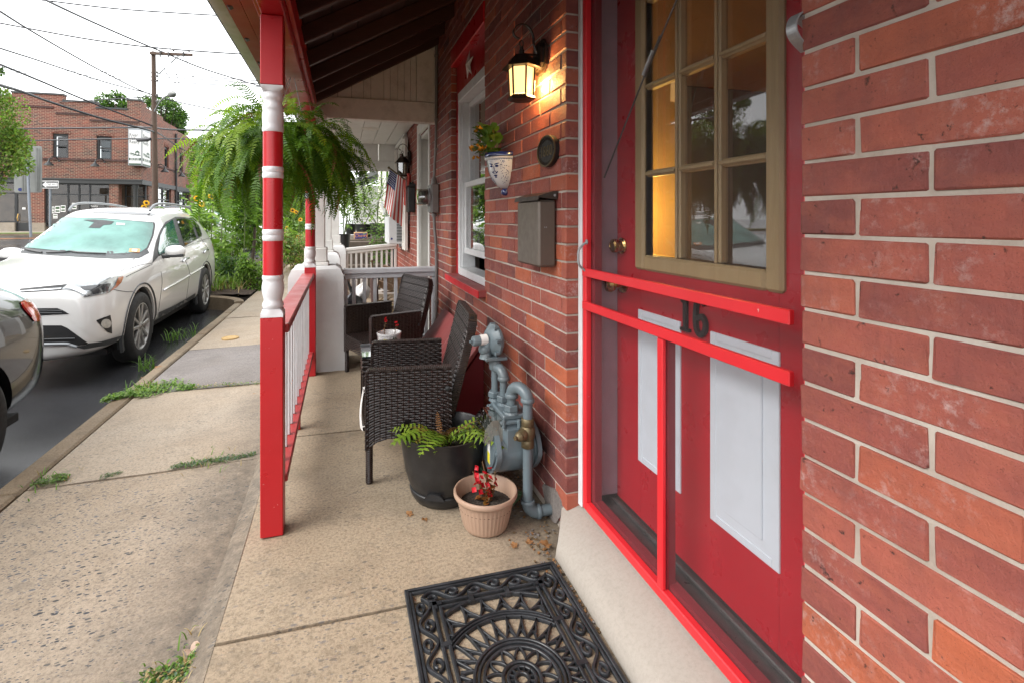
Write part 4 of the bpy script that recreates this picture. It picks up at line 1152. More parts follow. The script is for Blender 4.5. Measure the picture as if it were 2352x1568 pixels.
def shutter(ya, yb, z0, z1, lab=None):
    b = MB(); x0, x1 = W - 0.062, W - 0.022
    for (p, q, r, s_) in ((ya, ya + 0.05, z0, z1), (yb - 0.05, yb, z0, z1), (ya + 0.051, yb - 0.051, z0, z0 + 0.09), (ya + 0.051, yb - 0.051, z1 - 0.07, z1), (ya + 0.051, yb - 0.051, 1.40, 1.47)):
        b.box(x0, x1, p, q, r, s_, bev=0.004)
    o = b.build('shutter', M['white_old'], nb_house)
    b = MB(); b.box(x0 + 0.014, x1 - 0.005, ya + 0.051, yb - 0.051, z0 + 0.091, 1.399); b.box(x0 + 0.014, x1 - 0.005, ya + 0.051, yb - 0.051, 1.471, z1 - 0.071); b.build('shutter_panel', M['white_trim'], o)
shutter(6.22, 6.52, 0.80, 2.20); shutter(7.40, 7.70, 0.86, 2.20)
# porch ceiling, beams and the boarded gable between the two porches
nporch = thing('neighbour_porch_roof', 'white painted porch roof next door with boarded ceiling and gable', 'porch roof', (0.2, 6.0, 2.3))
for k in range(6):
    a = -0.30 + 1.11 * k / 6; m = MB(); m.box(a + 0.003, a + 1.11 / 6 - 0.003, 4.46, 7.52, 2.295, 2.315); m.build('ceiling_board', M['white_trim'], nporch)
m = MB(); m.lathe([(0.11, 2.294), (0.10, 2.288), (0.0, 2.287)], (0.34, 6.25, 0), 24); m.build('ceiling_rose', M['white_old'], nporch)
m = MB(); m.box(-0.33, 0.815, 4.372, 4.458, 2.042, 2.222, bev=0.005); m.build('cross_beam', M['white_old'], nporch)
m = MB(); m.box(-0.33, 0.815, 7.53, 7.62, 1.93, 2.05, bev=0.005); m.box(-0.33, 0.815, 7.55, 7.60, 1.90, 1.928); m.build('cross_beam', M['white_trim'], nporch)
for k in range(4):
    a = -0.30 + 1.11 * k / 4; m = MB(); m.box(a + 0.003, a + 1.11 / 4 - 0.003, 7.53, 7.56, 2.052, 2.30); m.build('end_board', M['white_trim'], nporch)
m = MB(); m.box(-0.36, -0.28, 4.462, 7.70, 2.04, 2.22, bev=0.005); m.build('front_beam', M['white_trim'], nporch)
m = MB(); m.box(-0.50, 0.82, 4.462, 7.75, 2.33, 2.42); m.build('roof_deck', M['grey_trim'], nporch)
m = MB(); m.prism([(-0.22, 2.226), (0.815, 2.226), (0.815, zraf(0.815) + 0.08), (-0.22, zraf(-0.22) + 0.08)], (0, 4.418, 0), (1, 0, 0), (0, 0, 1), (0, 1, 0), 0.02); m.build('gable_backing', M['grey_trim'], nporch)  # dark sheet added to stop light coming through the board gaps
bx = [-0.22, -0.10, -0.03, 0.085, 0.185, 0.245, 0.355, 0.41, 0.475, 0.53, 0.585, 0.635, 0.815]
for i in range(len(bx) - 1):
    a, b = bx[i] + 0.0016, bx[i + 1] - 0.0016
    za, zb = zraf(a) + 0.088, zraf(b) + 0.088
    m = MB(); m.prism([(a, 2.226), (b, 2.226), (b, max(2.23, zb)), (a, max(2.228, za))], (0, 4.389 + rnd.uniform(0, 0.004) - (0.012 if i == len(bx) - 2 else 0), 0), (1, 0, 0), (0, 0, 1), (0, 1, 0), 0.022)
    m.build('gable_board', M['white_old'], nporch)

# ================================================================ the pale houses further down the row
far = thing('pale_house', 'pale painted brick house beyond the second porch', 'house', (0.9, 10.5, 0))
m = MB(); m.box(0.93, 4.0, 8.75, 13.2, -0.1, 5.2); m.build('wall', M['siding'], far)
sb = MB()
for k in range(46):
    for j in range(18):
        y0 = 8.76 + 0.245 * j + (0.12 if k % 2 else 0)
        sb.box(0.918, 0.94, y0, min(13.19, y0 + 0.237), 0.0 + 0.075 * k, 0.068 + 0.075 * k)
sb.build('painted_brickwork', M['siding'], far, smooth=0, kind='stuff')
for (ya, yb) in ((9.3, 9.55), (10.6, 10.9)):
    m = MB(); m.box(0.89, 0.93, ya, yb, 0.0, 4.0, bev=0.006); m.build('pilaster', M['white_trim'], far)
m = MB(); m.box(0.87, 0.92, 9.62, 9.80, 1.55, 1.98, bev=0.01); m.build('wall_box', plain('slate_blue_box', (0.10, 0.16, 0.20), 0.5), far)
for (y0, z0) in ((9.9, 1.4), (11.4, 1.4)):
    m = MB(); m.box(0.895, 0.935, y0, y0 + 0.6, z0, z0 + 1.2, bev=0.006); wo = m.build('window', M['white_trim'], far)
    m = MB(); m.box(0.890, 0.894, y0 + 0.06, y0 + 0.54, z0 + 0.06, z0 + 1.14); m.build('pane', M['glass_dk'], wo)
m = MB(); m.prism([(0.7, 5.2), (4.2, 5.2), (4.2, 5.5), (2.4, 6.6)], (0, 8.7, 0), (1, 0, 0), (0, 0, 1), (0, 1, 0), 4.6); m.build('roof', M['grey_trim'], far)
dsp = thing('downspout', 'dark downspout pipe at the corner of the brick house next door', 'downspout', (0.84, 8.30, 0))
m = MB(); m.tube([(0.845, 8.32, 0.0), (0.845, 8.32, 3.2)], 0.055, 10)
m.build('pipe', M['grey_trim'], dsp)
m = MB(); m.box(0.80, 0.90, 8.30, 8.34, 1.0, 1.03); m.box(0.80, 0.90, 8.30, 8.34, 2.0, 2.03); m.build('strap', M['black_paint'], dsp)
shed = thing('white_outbuilding', 'white outbuilding with a grey roof edge behind the tomato plants', 'outbuilding', (0.5, 15.5, 0))
m = MB(); m.box(0.40, 3.2, 15.0, 19, -0.1, 2.15); m.build('wall', M['white_trim'], shed)
m = MB(); m.prism([(0.05, 2.05), (0.05, 2.18), (1.8, 3.0), (3.5, 2.2), (3.5, 2.07), (1.8, 2.85)], (0, 14.7, 0), (1, 0, 0), (0, 0, 1), (0, 1, 0), 4.6); m.build('roof', M['sign_grey'], shed)
m = MB(); m.box(0.38, 0.399, 15.6, 16.3, 1.0, 1.9, bev=0.004); m.build('window', M['glass_dk'], shed)
# ================================================================ things on the porch
# ---- wall lantern, lit
def lantern(loc, label, group, lit=True, s=1.0, wall_dx=0.09):
    t = thing('wall_lantern', label, 'lantern', loc, group=group)
    def B(nm, b, mt, par=None, smooth=35):
        o = b.build(nm, mt, par or t, smooth, local=True); return o
    hexp = lambda r, z, a0=pi / 6: [(r * cos(a0 + i * pi / 3), r * sin(a0 + i * pi / 3), z) for i in range(6)]
    def hexloft(b, prof, m=0, caps=True):
        vs = []
        for r, z in prof: vs += hexp(r, z)
        fs = [(j * 6 + i, j * 6 + (i + 1) % 6, (j + 1) * 6 + (i + 1) % 6, (j + 1) * 6 + i) for j in range(len(prof) - 1) for i in range(6)]
        if caps: fs += [tuple(reversed(range(6))), tuple(range(len(vs) - 6, len(vs)))]
        b.add(vs, fs, m)
    b = MB(); hexloft(b, [(0.070, 0.098), (0.084, 0.099), (0.082, 0.104), (0.066, 0.116), (0.056, 0.130), (0.044, 0.144), (0.034, 0.153), (0.012, 0.157), (0.012, 0.176), (0.008, 0.180), (0.008, 0.190)]); B('roof_cap', b, M['bronze'], smooth=25)
    b = MB(); hexloft(b, [(0.052, -0.034), (0.062, -0.028), (0.056, -0.018), (0.050, -0.014)]); B('base_ring', b, M['bronze'], smooth=20)
    b = MB()
    for p, q in zip(hexp(0.0505, -0.014), hexp(0.056, 0.100)): b.tube([p, q], 0.0042, 6)
    B('frame', b, M['bronze'])
    b = MB()
    lo, hi = hexp(0.047, -0.012), hexp(0.0525, 0.099)
    for i in range(6):
        j = (i + 1) % 6; b.add([lo[i], lo[j], hi[j], hi[i]], [(0, 1, 2, 3)])
    b.add(hexp(0.044, -0.020), [(0, 1, 2, 3, 4, 5)])
    B('pane', b, M['lamp_glow'] if lit else M['clear_plastic'], smooth=0)
    # chain link, scroll arm, back plate
    b = MB(); b.tube([(0.008 * cos(a), 0, 0.203 + 0.014 * sin(a)) for a in [2 * pi * i / 14 for i in range(14)]], 0.0028, 6, closed=True); B('hanging_link', b, M['bronze'])
    dx = wall_dx
    b = MB()
    sc = crom([(-0.010, 0, 0.222), (-0.030, 0, 0.232), (-0.036, 0, 0.252), (-0.020, 0, 0.276), (0.008, 0, 0.284), (0.036, 0, 0.270), (0.052, 0, 0.238), (0.056, 0, 0.200), (dx - 0.022, 0, 0.150)], 5)
    for i in range(len(sc) - 1): b.bar(sc[i], sc[i + 1] + (sc[i + 1] - sc[i]) * 0.1, 0.016, 0.004, up=Vector((sc[i + 1] - sc[i])).cross(Vector((0, 1, 0))))
    b.tube([(0.010, 0, 0.160), (dx - 0.02, 0, 0.160)], 0.005, 6); B('scroll_arm', b, M['bronze'])
    b = MB()
    oct_ = lambda w, h, c: [(-w, -h + c), (-w + c, -h), (w - c, -h), (w, -h + c), (w, h - c), (w - c, h), (-w + c, h), (-w, h - c)]
    b.prism(oct_(0.060, 0.070, 0.030), (dx - 0.006, 0, 0.150), (0, 1, 0), (0, 0, 1), (-1, 0, 0), 0.012)
    b.prism(oct_(0.045, 0.055, 0.024), (dx - 0.018, 0, 0.150), (0, 1, 0), (0, 0, 1), (-1, 0, 0), 0.014); B('back_plate', b, M['bronze'], smooth=0)
    if lit:
        b = MB(); b.ball((0, 0, 0.032), 0.020, 12, 8, sq=(1, 1, 1.4)); B('bulb', b, M['bulb'])
    if s != 1.0: t.scale = (s, s, s)
    return t
LANT = (0.724, 1.965, 1.724)
lantern(LANT, 'lit bronze wall lantern with a scroll arm beside the red front door', None, True, 1.0, 0.099)
ll = bpy.data.lights.new('lantern_light', 'POINT'); ll.energy = 3.4; ll.color = (1.0, 0.60, 0.20); ll.shadow_soft_size = 0.03
o = bpy.data.objects.new('lantern_light', ll); o.location = (LANT[0] + 0.066, LANT[1] - 0.012, LANT[2] + 0.03); COL.objects.link(o)
lantern((0.715, 6.10, 1.745), 'unlit carriage lantern on the far brick wall above the folded flag', None, False, 1.25, 0.08)

# ---- oval date plaque
pq = thing('date_plaque', 'oval cast iron plaque dated 1860 on the brick between lantern and door', 'plaque', (W, 1.885, 1.472))
m = MB(); ov = lambda r: [(r * 0.092 * cos(2 * pi * i / 40), r * 0.0635 * sin(2 * pi * i / 40)) for i in range(40)]
m.prism(ov(1.0), (W + 0.002, 1.885, 1.472), (0, -1, 0), (0, 0, 1), (-1, 0, 0), 0.020); m.build('plate', M['black_iron'], pq, smooth=40)
m = MB(); m.ribbon(ov(0.965), 0.006, 0.0, 0.005, closed=True, tf=lambda p: (W - 0.018 - p[2], 1.885 - p[0], 1.472 + p[1])); m.build('rim', M['old_brass'], pq)
def lay_text(txt, size, mt, parent, loc, ux, uz, depth=0.0015, nm='lettering', sx=1.0, align='CENTER', shear=0.0):
    me = text_mesh(txt, size, mt, depth, align, nm, shear=shear)
    ux, uz = Vector(ux).normalized(), Vector(uz).normalized(); un = ux.cross(uz)
    R = Matrix((ux, uz, un)).transposed().to_4x4()
    me.transform(Matrix.Translation(Vector(loc)) @ R @ Matrix.Diagonal((sx, 1, 1, 1)))
    o = link(nm, me, parent)
    if parent.type == 'EMPTY': o.location = -Vector(parent.location)
    return o
lay_text('1860', 0.062, M['old_brass'], pq, (W - 0.0185, 1.885, 1.470), (0, -1, 0), (0, 0, 1), 0.002, 'numerals', 1.0)
m = MB()
for k in range(15):       # worn raised lettering round the rim, no longer legible
    for r0, r1, span in ((0.70, 0.86, (25, 155)), (0.72, 0.88, (200, 340))):
        a = radians(span[0] + (span[1] - span[0]) * k / 14); w_ = 0.03
        pts = [(r * 0.092 * cos(a + d), r * 0.0635 * sin(a + d)) for r, d in ((r0, -w_), (r0, w_), (r1, w_ * (1 if k % 3 else 0.2)), (r1, -w_))]
        m.prism(pts, (W - 0.018, 1.885, 1.472), (0, -1, 0), (0, 0, 1), (-1, 0, 0), 0.0022)
for a in (0.0, pi): m.prism([(0.068 * cos(a) + 0.005 * cos(b), 0.005 * sin(b)) for b in [i * pi / 4 for i in range(8)]], (W - 0.018, 1.885, 1.472), (0, -1, 0), (0, 0, 1), (-1, 0, 0), 0.0025)
m.build('raised_border', M['bronze'], pq, smooth=0)

# ---- painted ceramic wall planter with an orange-flowered plant
PC = Vector((W, 2.455, 0)); 
plt = thing('wall_planter', 'blue and white painted ceramic wall planter with a face, hung on the brick', 'planter', (W, 2.455, 1.42))
prof = [(0.016, 1.352), (0.030, 1.356), (0.052, 1.372), (0.074, 1.400), (0.090, 1.440), (0.098, 1.480), (0.101, 1.496)]
m = MB(); m.lathe(prof, PC, 28, a0=pi / 2, a1=3 * pi / 2, caps=False); m.build('bowl', M['clay_white'], plt, smooth=60)
m = MB(); m.lathe([(0.101, 1.496), (0.110, 1.500), (0.111, 1.507), (0.104, 1.510)], PC, 28, a0=pi / 2, a1=3 * pi / 2, caps=False); m.build('white_lip', M['clay_white'], plt, smooth=60)
m = MB(); m.lathe([(0.104, 1.511), (0.112, 1.513), (0.113, 1.528), (0.108, 1.532), (0.098, 1.530), (0.096, 1.50)], PC, 28, a0=pi / 2, a1=3 * pi / 2, caps=False); m.build('blue_rim', M['clay_blue'], plt, smooth=60)
m = MB(); m.lathe([(0.0, 1.316), (0.018, 1.318), (0.026, 1.326), (0.027, 1.338), (0.020, 1.351)], PC, 20, a0=pi / 2, a1=3 * pi / 2, caps=False); m.build('foot_knob', M['clay_blue'], plt, smooth=60)
m = MB(); m.lathe([(0.096, 1.503), (0.0, 1.505)], PC, 28, a0=pi / 2, a1=3 * pi / 2, caps=False); m.build('soil', M['soil'], plt)
def bowl_r(z):
    for (r0, z0), (r1, z1) in zip(prof, prof[1:]):
        if z0 <= z <= z1: return r0 + (r1 - r0) * (z - z0) / (z1 - z0)
    return 0.1
def on_bowl(a, z, off=0.0012):
    r = bowl_r(z) + off; return (PC.x + r * cos(a), PC.y + r * sin(a), z)
def dab(b, a, z, la, lz, rot=0.0, n=7):
    pts = []
    for i in range(n):
        t_ = 2 * pi * i / n; p, q = la * cos(t_), lz * sin(t_)
        pts.append(on_bowl(a + (p * cos(rot) - q * sin(rot)) / 0.09, z + p * sin(rot) + q * cos(rot)))
    b.add(pts, [tuple(range(n))])
m = MB()
FA = pi + 0.55
for e in (-1, 1):
    dab(m, FA + e * 0.19, 1.462, 0.011, 0.0055); dab(m, FA + e * 0.19, 1.473, 0.015, 0.003, e * 0.2)
dab(m, FA, 1.45, 0.0025, 0.016); dab(m, FA - 0.06, 1.436, 0.004, 0.003); dab(m, FA + 0.06, 1.436, 0.004, 0.003)
dab(m, FA, 1.416, 0.014, 0.004); dab(m, FA, 1.408, 0.010, 0.0035); 
for e in (-1, 1): dab(m, FA + e * 0.13, 1.43, 0.011, 0.0035, e * 0.5)
for k in range(13):        # vine with leaves
    u = k / 12; a = pi - 0.25 + 0.28 * u + 0.10 * sin(9 * u); z = 1.49 - 0.115 * u
    dab(m, a, z, 0.004, 0.006, 0.5)
    for e in (-1, 1): dab(m, a + e * 0.10, z + 0.003, 0.008, 0.0022, e * 0.6 + 0.3)
for k in range(24):
    a = pi - 0.95 + rnd.random() * 0.6; z = 1.40 + rnd.random() * 0.09
    if abs(a - FA) > 0.4: dab(m, a, z, 0.006 * rnd.uniform(0.5, 1), 0.002, rnd.random() * 3)
for k in range(60):
    a = FA + 0.36 + rnd.random() * 0.5; z = 1.375 + rnd.random() * 0.115
    dab(m, a, z, 0.0022, 0.0018)
for k in range(26): dab(m, pi / 2 + 0.05 + (pi - 0.1) * k / 25, 1.4945, 0.003, 0.0012)
m.build('painted_pattern', M['clay_blue'], plt, smooth=0)

def leaf_shape(b, base, d, up, L, Wd, m=0, fold=0.15, n=4, droop=0.25):
    """one pointed leaf with a midrib fold"""
    base, d, up = Vector(base), Vector(d).normalized(), Vector(up); s = d.cross(up)
    if s.length < 1e-4: s = d.orthogonal()
    s.normalize(); u = s.cross(d).normalized()
    vs = []; K = n + 1
    for i in range(K):
        t_ = i / n; w_ = Wd * 0.5 * (sin(pi * min(1, t_ * 0.92 + 0.06)) ** 0.75 if t_ < 1 else 0)
        c = base + d * L * t_ - Vector((0, 0, 1)) * droop * L * t_ * t_
        vs += [c + s * w_ + u * w_ * fold * 2, c, c - s * w_ + u * w_ * fold * 2]
    fs = []
    for i in range(n):
        a = i * 3; fs += [(a, a + 1, a + 4, a + 3), (a + 1, a + 2, a + 5, a + 4)]
    b.add(vs, fs, m)
def rdir(up=0.3): 
    a = rnd.random() * 2 * pi; e = rnd.uniform(-0.3, 1.0) * (1 - up) + up
    v = Vector((cos(a), sin(a), e)); return v.normalized()
def blossom(b, c, r, n=5, m=0, up=None):
    up = up or rdir(0.3); s = up.orthogonal().normalized(); q = up.cross(s)
    for i in range(n):
        a = 2 * pi * i / n; d = (s * cos(a) + q * sin(a) + up * 0.45)
        leaf_shape(b, c, d, up, r, r * 0.95, m, 0.1, 2, 0.1)
fp = thing('potted_flower', 'leafy plant with orange flowers growing out of the blue and white wall planter', 'flower plant', (0.76, 2.46, 1.51))
bl, bf, bs = MB(), MB(), MB()
for k in range(80):
    c = Vector((0.735 + rnd.uniform(-0.05, 0.05), 2.47 + rnd.uniform(-0.06, 0.12), 1.53 + rnd.uniform(0, 0.13)))
    d = (c - Vector((0.76, 2.45, 1.50))) + Vector((rnd.uniform(-.05, .05), rnd.uniform(-.05, .05), rnd.uniform(-.03, .05)))
    leaf_shape(bl, c, d, (0, 0, 1), 0.062, 0.052, 0, 0.1, 3, 0.4)
    if k % 3 == 0: bs.tube([(0.76, 2.45, 1.505), tuple((c + Vector((0.76, 2.45, 1.505))) / 2 + Vector((0, 0, 0.02))), tuple(c)], 0.0018, 5)
for k in range(22):
    c = Vector((0.715 + rnd.uniform(-0.05, 0.04), 2.50 + rnd.uniform(-0.06, 0.13), 1.56 + rnd.uniform(-0.02, 0.12)))
    blossom(bf, c, 0.014)
for k, p in enumerate([(0.685, 2.66, 1.585), (0.69, 2.64, 1.575), (0.70, 2.62, 1.572), (0.69, 2.60, 1.525), (0.70, 2.58, 1.522), (0.70, 2.55, 1.67), (0.71, 2.53, 1.66)]): blossom(bf, Vector(p), 0.016)
bs.tube([(0.74, 2.48, 1.54), (0.70, 2.58, 1.58), (0.685, 2.66, 1.585)], 0.0018, 5)
bl.build('foliage', M['leaf'], fp, kind='stuff'); bf.build('blossom', M['orange_fl'], fp, kind='stuff'); bs.build('stem', M['stem'], fp)

# ---- mailbox
mbx = thing('mailbox', 'brown metal wall mailbox below the plaque on the brick pier', 'mailbox', (W, 1.945, 1.15))
m = MB(); m.box(0.742, 0.817, 1.822, 2.068, 1.008, 1.272, bev=0.008); m.build('box_body', M['mailbox'], mbx)
m = MB(); m.prism([(0.818, 1.274), (0.818, 1.308), (0.800, 1.306), (0.738, 1.288), (0.732, 1.270), (0.735, 1.270), (0.742, 1.282)], (0, 1.812, 0), (1, 0, 0), (0, 0, 1), (0, 1, 0), 0.266); m.build('lid', M['mailbox_dk'], mbx)
m = MB(); m.lathe([(0.005, 0), (0.005, 0.003), (0, 0.004)], (0.806, 1.812, 1.290), 10, (0, -1, 0))
for z in (1.18, 1.186): m.lathe([(0.0025, 0), (0, 0.002)], (0.768 + (z - 1.18) * 1.2, 1.8215, 1.165), 8, (0, -1, 0))
m.build('rivet', M['galv'], mbx)

# ---- gas meter with regulator and pipes
gas = thing('gas_meter', 'grey domestic gas meter with regulator and pipework against the brick wall', 'gas meter', (0.70, 2.0, 0))
G = M['gas_grey']
m = MB(); m.lathe([(0.092, 0.612), (0.098, 0.625), (0.098, 0.75), (0.094, 0.762)], (0, 2.0, 0.250), 32, (1, 0, 0))
m.box(0.622, 0.758, 1.903, 2.097, 0.24, 0.373, bev=0.022); m.build('meter_body', G, gas)
m = MB(); m.box(0.616, 0.756, 1.905, 2.115, 0.374, 0.386, bev=0.006); m.box(0.63, 0.742, 1.92, 2.10, 0.3865, 0.405, bev=0.012)
for (x, y) in ((0.628, 1.91), (0.69, 1.90), (0.75, 1.91), (0.628, 2.09), (0.69, 2.1), (0.75, 2.09)): m.lathe([(0.008, 0.36), (0.008, 0.392), (0, 0.396)], (x, y, 0), 8)
m.build('meter_top', G, gas)
tear = []
for i in range(36):
    a = 2 * pi * i / 36; y = 0.122 * cos(a); z = 0.105 * sin(a)
    if z < 0: y *= (1 + z * 3.6)
    tear.append((y, z))
for x, d, nm in ((0.612, -0.020, 'front_plate'), (0.764, 0.018, 'back_plate')):
    m = MB(); m.prism(tear, (x, 2.0, 0.252), (0, 1, 0), (0, 0, 1), (-1, 0, 0), -d if d > 0 else -d)
    m.prism([(p * 0.86, q * 0.86) for p, q in tear], (x - (0.0205 if d < 0 else 0), 2.0, 0.252), (0, 1, 0), (0, 0, 1), (-1, 0, 0), 0.007)
    for i in range(2, 36, 5): m.lathe([(0.007, 0), (0.007, 0.004), (0, 0.006)], (x - 0.0202, 2.0 + tear[i][0] * 0.93, 0.252 + tear[i][1] * 0.93), 6, (-1, 0, 0))
    m.build(nm, G, gas)
m = MB(); m.box(0.5830, 0.5842, 1.955, 1.985, 0.20, 0.30); m.build('sticker', M['kraft_white'], gas)
m = MB(); m.box(0.5824, 0.5829, 1.955, 1.985, 0.20, 0.245); m.build('yellow_label', M['yellow_print'], gas)
m = MB(); m.box(0.5824, 0.5829, 1.955, 1.985, 0.285, 0.30); m.build('label_strip', M['black_paint'], gas)
m = MB(); m.box(0.5825, 0.5840, 2.015, 2.045, 0.265, 0.30); m.build('red_label', M['red_print'], gas)
m = MB(); m.prism([(0.0, 0.300), (0.0, 0.392), (-0.045, 0.392), (-0.075, 0.360), (-0.082, 0.310), (-0.07, 0.300)], (0.628, 1.92, 0), (1, 0, 0), (0, 0, 1), (0, 1, 0), 0.15); m.build('index_cover', M['clear_plastic'], gas, smooth=0)
m = MB(); m.box(0.596, 0.622, 1.955, 2.045, 0.31, 0.375); m.lathe([(0.012, 0), (0.012, 0.004)], (0.595, 2.0, 0.34), 12, (-1, 0, 0)); m.build('index', M['sign_grey'], gas)
def pipe(nm, pts, r=0.0195, mt=G, n=12, par=gas):
    b = MB(); b.tube(pts, r, n); return b.build(nm, mt, par, smooth=50)
def collar(b, c, axis, r, h, n=6): b.lathe([(r * 0.92, -h / 2), (r, -h / 2 + 0.003), (r, h / 2 - 0.003), (r * 0.92, h / 2)], c, n, axis)
RX, RY = 0.716, 1.872
def arc(c, p, q, n=6):
    """quarter bend from c+p to c+q"""
    return [tuple(Vector(c) + Vector(p) * cos(a) + Vector(q) * sin(a)) for a in [pi / 2 * i / n for i in range(n + 1)]]
pipe('riser', [(RX, RY, 0.075), (RX, RY, 0.478)])
b = MB(); b.tube(arc((RX + 0.045, RY, 0.075), (-0.045, 0, 0), (0, 0, -0.045)), 0.0255, 12); collar(b, (RX, RY, 0.075), (0, 0, 1), 0.029, 0.016, 14); collar(b, (RX + 0.045, RY, 0.030), (1, 0, 0), 0.029, 0.016, 14); b.build('elbow', G, gas, smooth=50)
pipe('inlet_pipe', [(RX + 0.045, RY, 0.030), (0.86, RY, 0.030)], 0.021)
b = MB(); 
CX, CY = RX - 0.040, RY + 0.080
b.tube(crom([(RX, RY, 0.478), (RX - 0.005, RY + 0.010, 0.503), (RX - 0.020, RY + 0.040, 0.516), (RX - 0.035, RY + 0.070, 0.503), (CX, CY, 0.474)], 6), 0.0245, 12)
collar(b, (RX, RY, 0.478), (0, 0, 1), 0.0285, 0.016, 14); collar(b, (CX, CY, 0.474), (0, 0, 1), 0.0285, 0.018, 14); b.build('elbow', G, gas, smooth=50)
pipe('drop_pipe', [(CX, CY, 0.474), (CX, CY, 0.405)], 0.018)
b = MB(); collar(b, (CX, CY, 0.425), (0, 0, 1), 0.031, 0.026); b.lathe([(0.036, 0.404), (0.032, 0.412)], (CX, CY, 0), 16); b.build('union_nut', G, gas, smooth=20)
# brass shut-off valve on the riser
b = MB(); collar(b, (RX, RY, 0.392), (0, 0, 1), 0.027, 0.032, 8); collar(b, (RX, RY, 0.308), (0, 0, 1), 0.027, 0.032, 8); b.lathe([(0.024, 0.322), (0.030, 0.335), (0.030, 0.365), (0.024, 0.378)], (RX, RY, 0), 16)
b.lathe([(0.022, 0), (0.024, 0.012), (0.018, 0.024), (0.020, 0.030), (0.014, 0.042), (0.008, 0.046), (0.008, 0.056), (0, 0.057)], (RX - 0.02, RY - 0.012, 0.350), 14, (-0.85, -0.5, 0)); b.build('valve', M['old_brass'], gas, smooth=40)
# outlet pipes and regulator
for (x, y, z0, z1) in ((0.672, 2.045, 0.405, 0.515), (0.652, 2.105, 0.405, 0.560)):
    pipe('outlet_pipe', [(x, y, z0), (x, y, z1)], 0.0165)
    b = MB(); collar(b, (x, y, 0.432), (0, 0, 1), 0.030, 0.026); b.lathe([(0.028, 0.404), (0.024, 0.416)], (x, y, 0), 14); b.build('union_nut', G, gas, smooth=20)
b = MB(); b.tube(arc((0.662, 2.075, 0.515), (0.010, -0.03, 0), (0, 0, 0.034), 6) + [(0.655, 2.095, 0.549)], 0.0225, 12); collar(b, (0.672, 2.045, 0.515), (0, 0, 1), 0.026, 0.016, 14); b.build('elbow', G, gas, smooth=50)
b = MB(); collar(b, (0.652, 2.105, 0.560), (0, 0, 1), 0.026, 0.040, 14); b.box(0.60, 0.70, 2.07, 2.15, 0.583, 0.598, bev=0.006); b.build('flange', G, gas)
b = MB(); b.lathe([(0.030, 0.59), (0.026, 0.60), (0.022, 0.625)], (0.612, 2.11, 0), 16); b.lathe([(0.026, 0.0), (0.024, 0.05)], (0.612, 2.11, 0.625), 14, (0.3, 0, 1)); b.ball((0.606, 2.11, 0.628), 0.028); b.build('regulator_neck', G, gas, smooth=50)
b = MB(); b.lathe([(0.030, -0.03), (0.052, -0.022), (0.063, -0.006), (0.070, -0.003), (0.070, 0.009), (0.063, 0.012), (0.050, 0.026), (0.020, 0.034), (0.0, 0.035)], (0.648, 2.115, 0.664), 28, (1, 0.25, 0))
for i in range(7):
    a = 2 * pi * i / 7 + 0.3; b.lathe([(0.009, -0.008), (0.009, 0.014)], (0.648, 2.115 + 0.068 * cos(a), 0.664 + 0.068 * sin(a)), 8, (1, 0.25, 0))
b.build('regulator', G, gas, smooth=40)
b = MB(); b.lathe([(0.022, 0), (0.022, 0.07), (0.018, 0.075), (0.006, 0.076), (0.006, 0.088), (0, 0.089)], (0.620, 2.108, 0.672), 18, (-1, -0.22, -0.03)); b.build('spring_cap', G, gas, smooth=40)
b = MB(); b.lathe([(0.0224, 0.008), (0.0224, 0.042)], (0.620, 2.108, 0.672), 18, (-1, -0.22, -0.03), caps=False); b.build('rating_label', M['kraft_white'], gas, smooth=40)
ce = MB()
prof = [(0.085 * cos(a) * (1 + 0.25 * sin(3 * a)), 0.075 * sin(a) * (1 + 0.2 * cos(2 * a + 1))) for a in [2 * pi * i / 18 for i in range(18)]]
ce.prism(prof, (W + 0.003, RY - 0.01, 0.055), (0, 1, 0), (0, 0, 1), (-1, 0, 0), 0.009); ce.build('cement_patch', M['walk_grey'], house, smooth=30)
hose = thing('garden_hose', 'short end of pale green hose lying behind the small tan pot', 'hose', (0.62, 2.02, 0))
b = MB(); b.tube(crom([(0.52, 2.16, 0.03), (0.50, 2.13, 0.12), (0.53, 2.10, 0.165), (0.57, 2.08, 0.14), (0.62, 2.03, 0.03), (0.66, 1.97, 0.012), (0.69, 1.93, 0.06), (0.70, 1.915, 0.09)], 6), 0.0095, 10); b.build('hose_tube', M['leaf_grey'], hose)

# ---- electric meter and conduit
em = thing('electric_meter', 'grey electric meter with glass dome on the brick wall by the fence', 'electric meter', (0.78, 4.34, 1.4))
m = MB(); m.box(0.750, 0.816, 4.265, 4.425, 1.245, 1.500, bev=0.008); m.box(0.742, 0.7495, 4.275, 4.415, 1.255, 1.490, bev=0.003); m.build('meter_box', M['meter_box'], em)
m = MB(); m.lathe([(0.082, 0), (0.082, 0.012), (0.074, 0.014)], (0.7415, 4.345, 1.385), 24, (-1, 0, 0)); m.build('meter_ring', M['galv'], em)
m = MB(); m.lathe([(0.072, 0.0), (0.072, 0.075), (0.066, 0.092), (0.0, 0.096)], (0.729, 4.345, 1.385), 24, (-1, 0, 0)); m.build('glass_dome', M['clear_plastic'], em, smooth=40)
m = MB(); m.lathe([(0.062, 0.0), (0.062, 0.045), (0.050, 0.047), (0.050, 0.06), (0, 0.06)], (0.729, 4.345, 1.385), 20, (-1, 0, 0)); m.box(0.667, 0.669, 4.32, 4.37, 1.375, 1.40); m.build('register', M['galv'], em)
m = MB(); m.lathe([(0.03, 1.50), (0.026, 1.53), (0.016, 1.56)], (0.785, 4.34, 0), 12); m.lathe([(0.024, 1.215), (0.024, 1.2445)], (0.785, 4.34, 0), 12); m.build('conduit_hub', M['meter_box'], em)
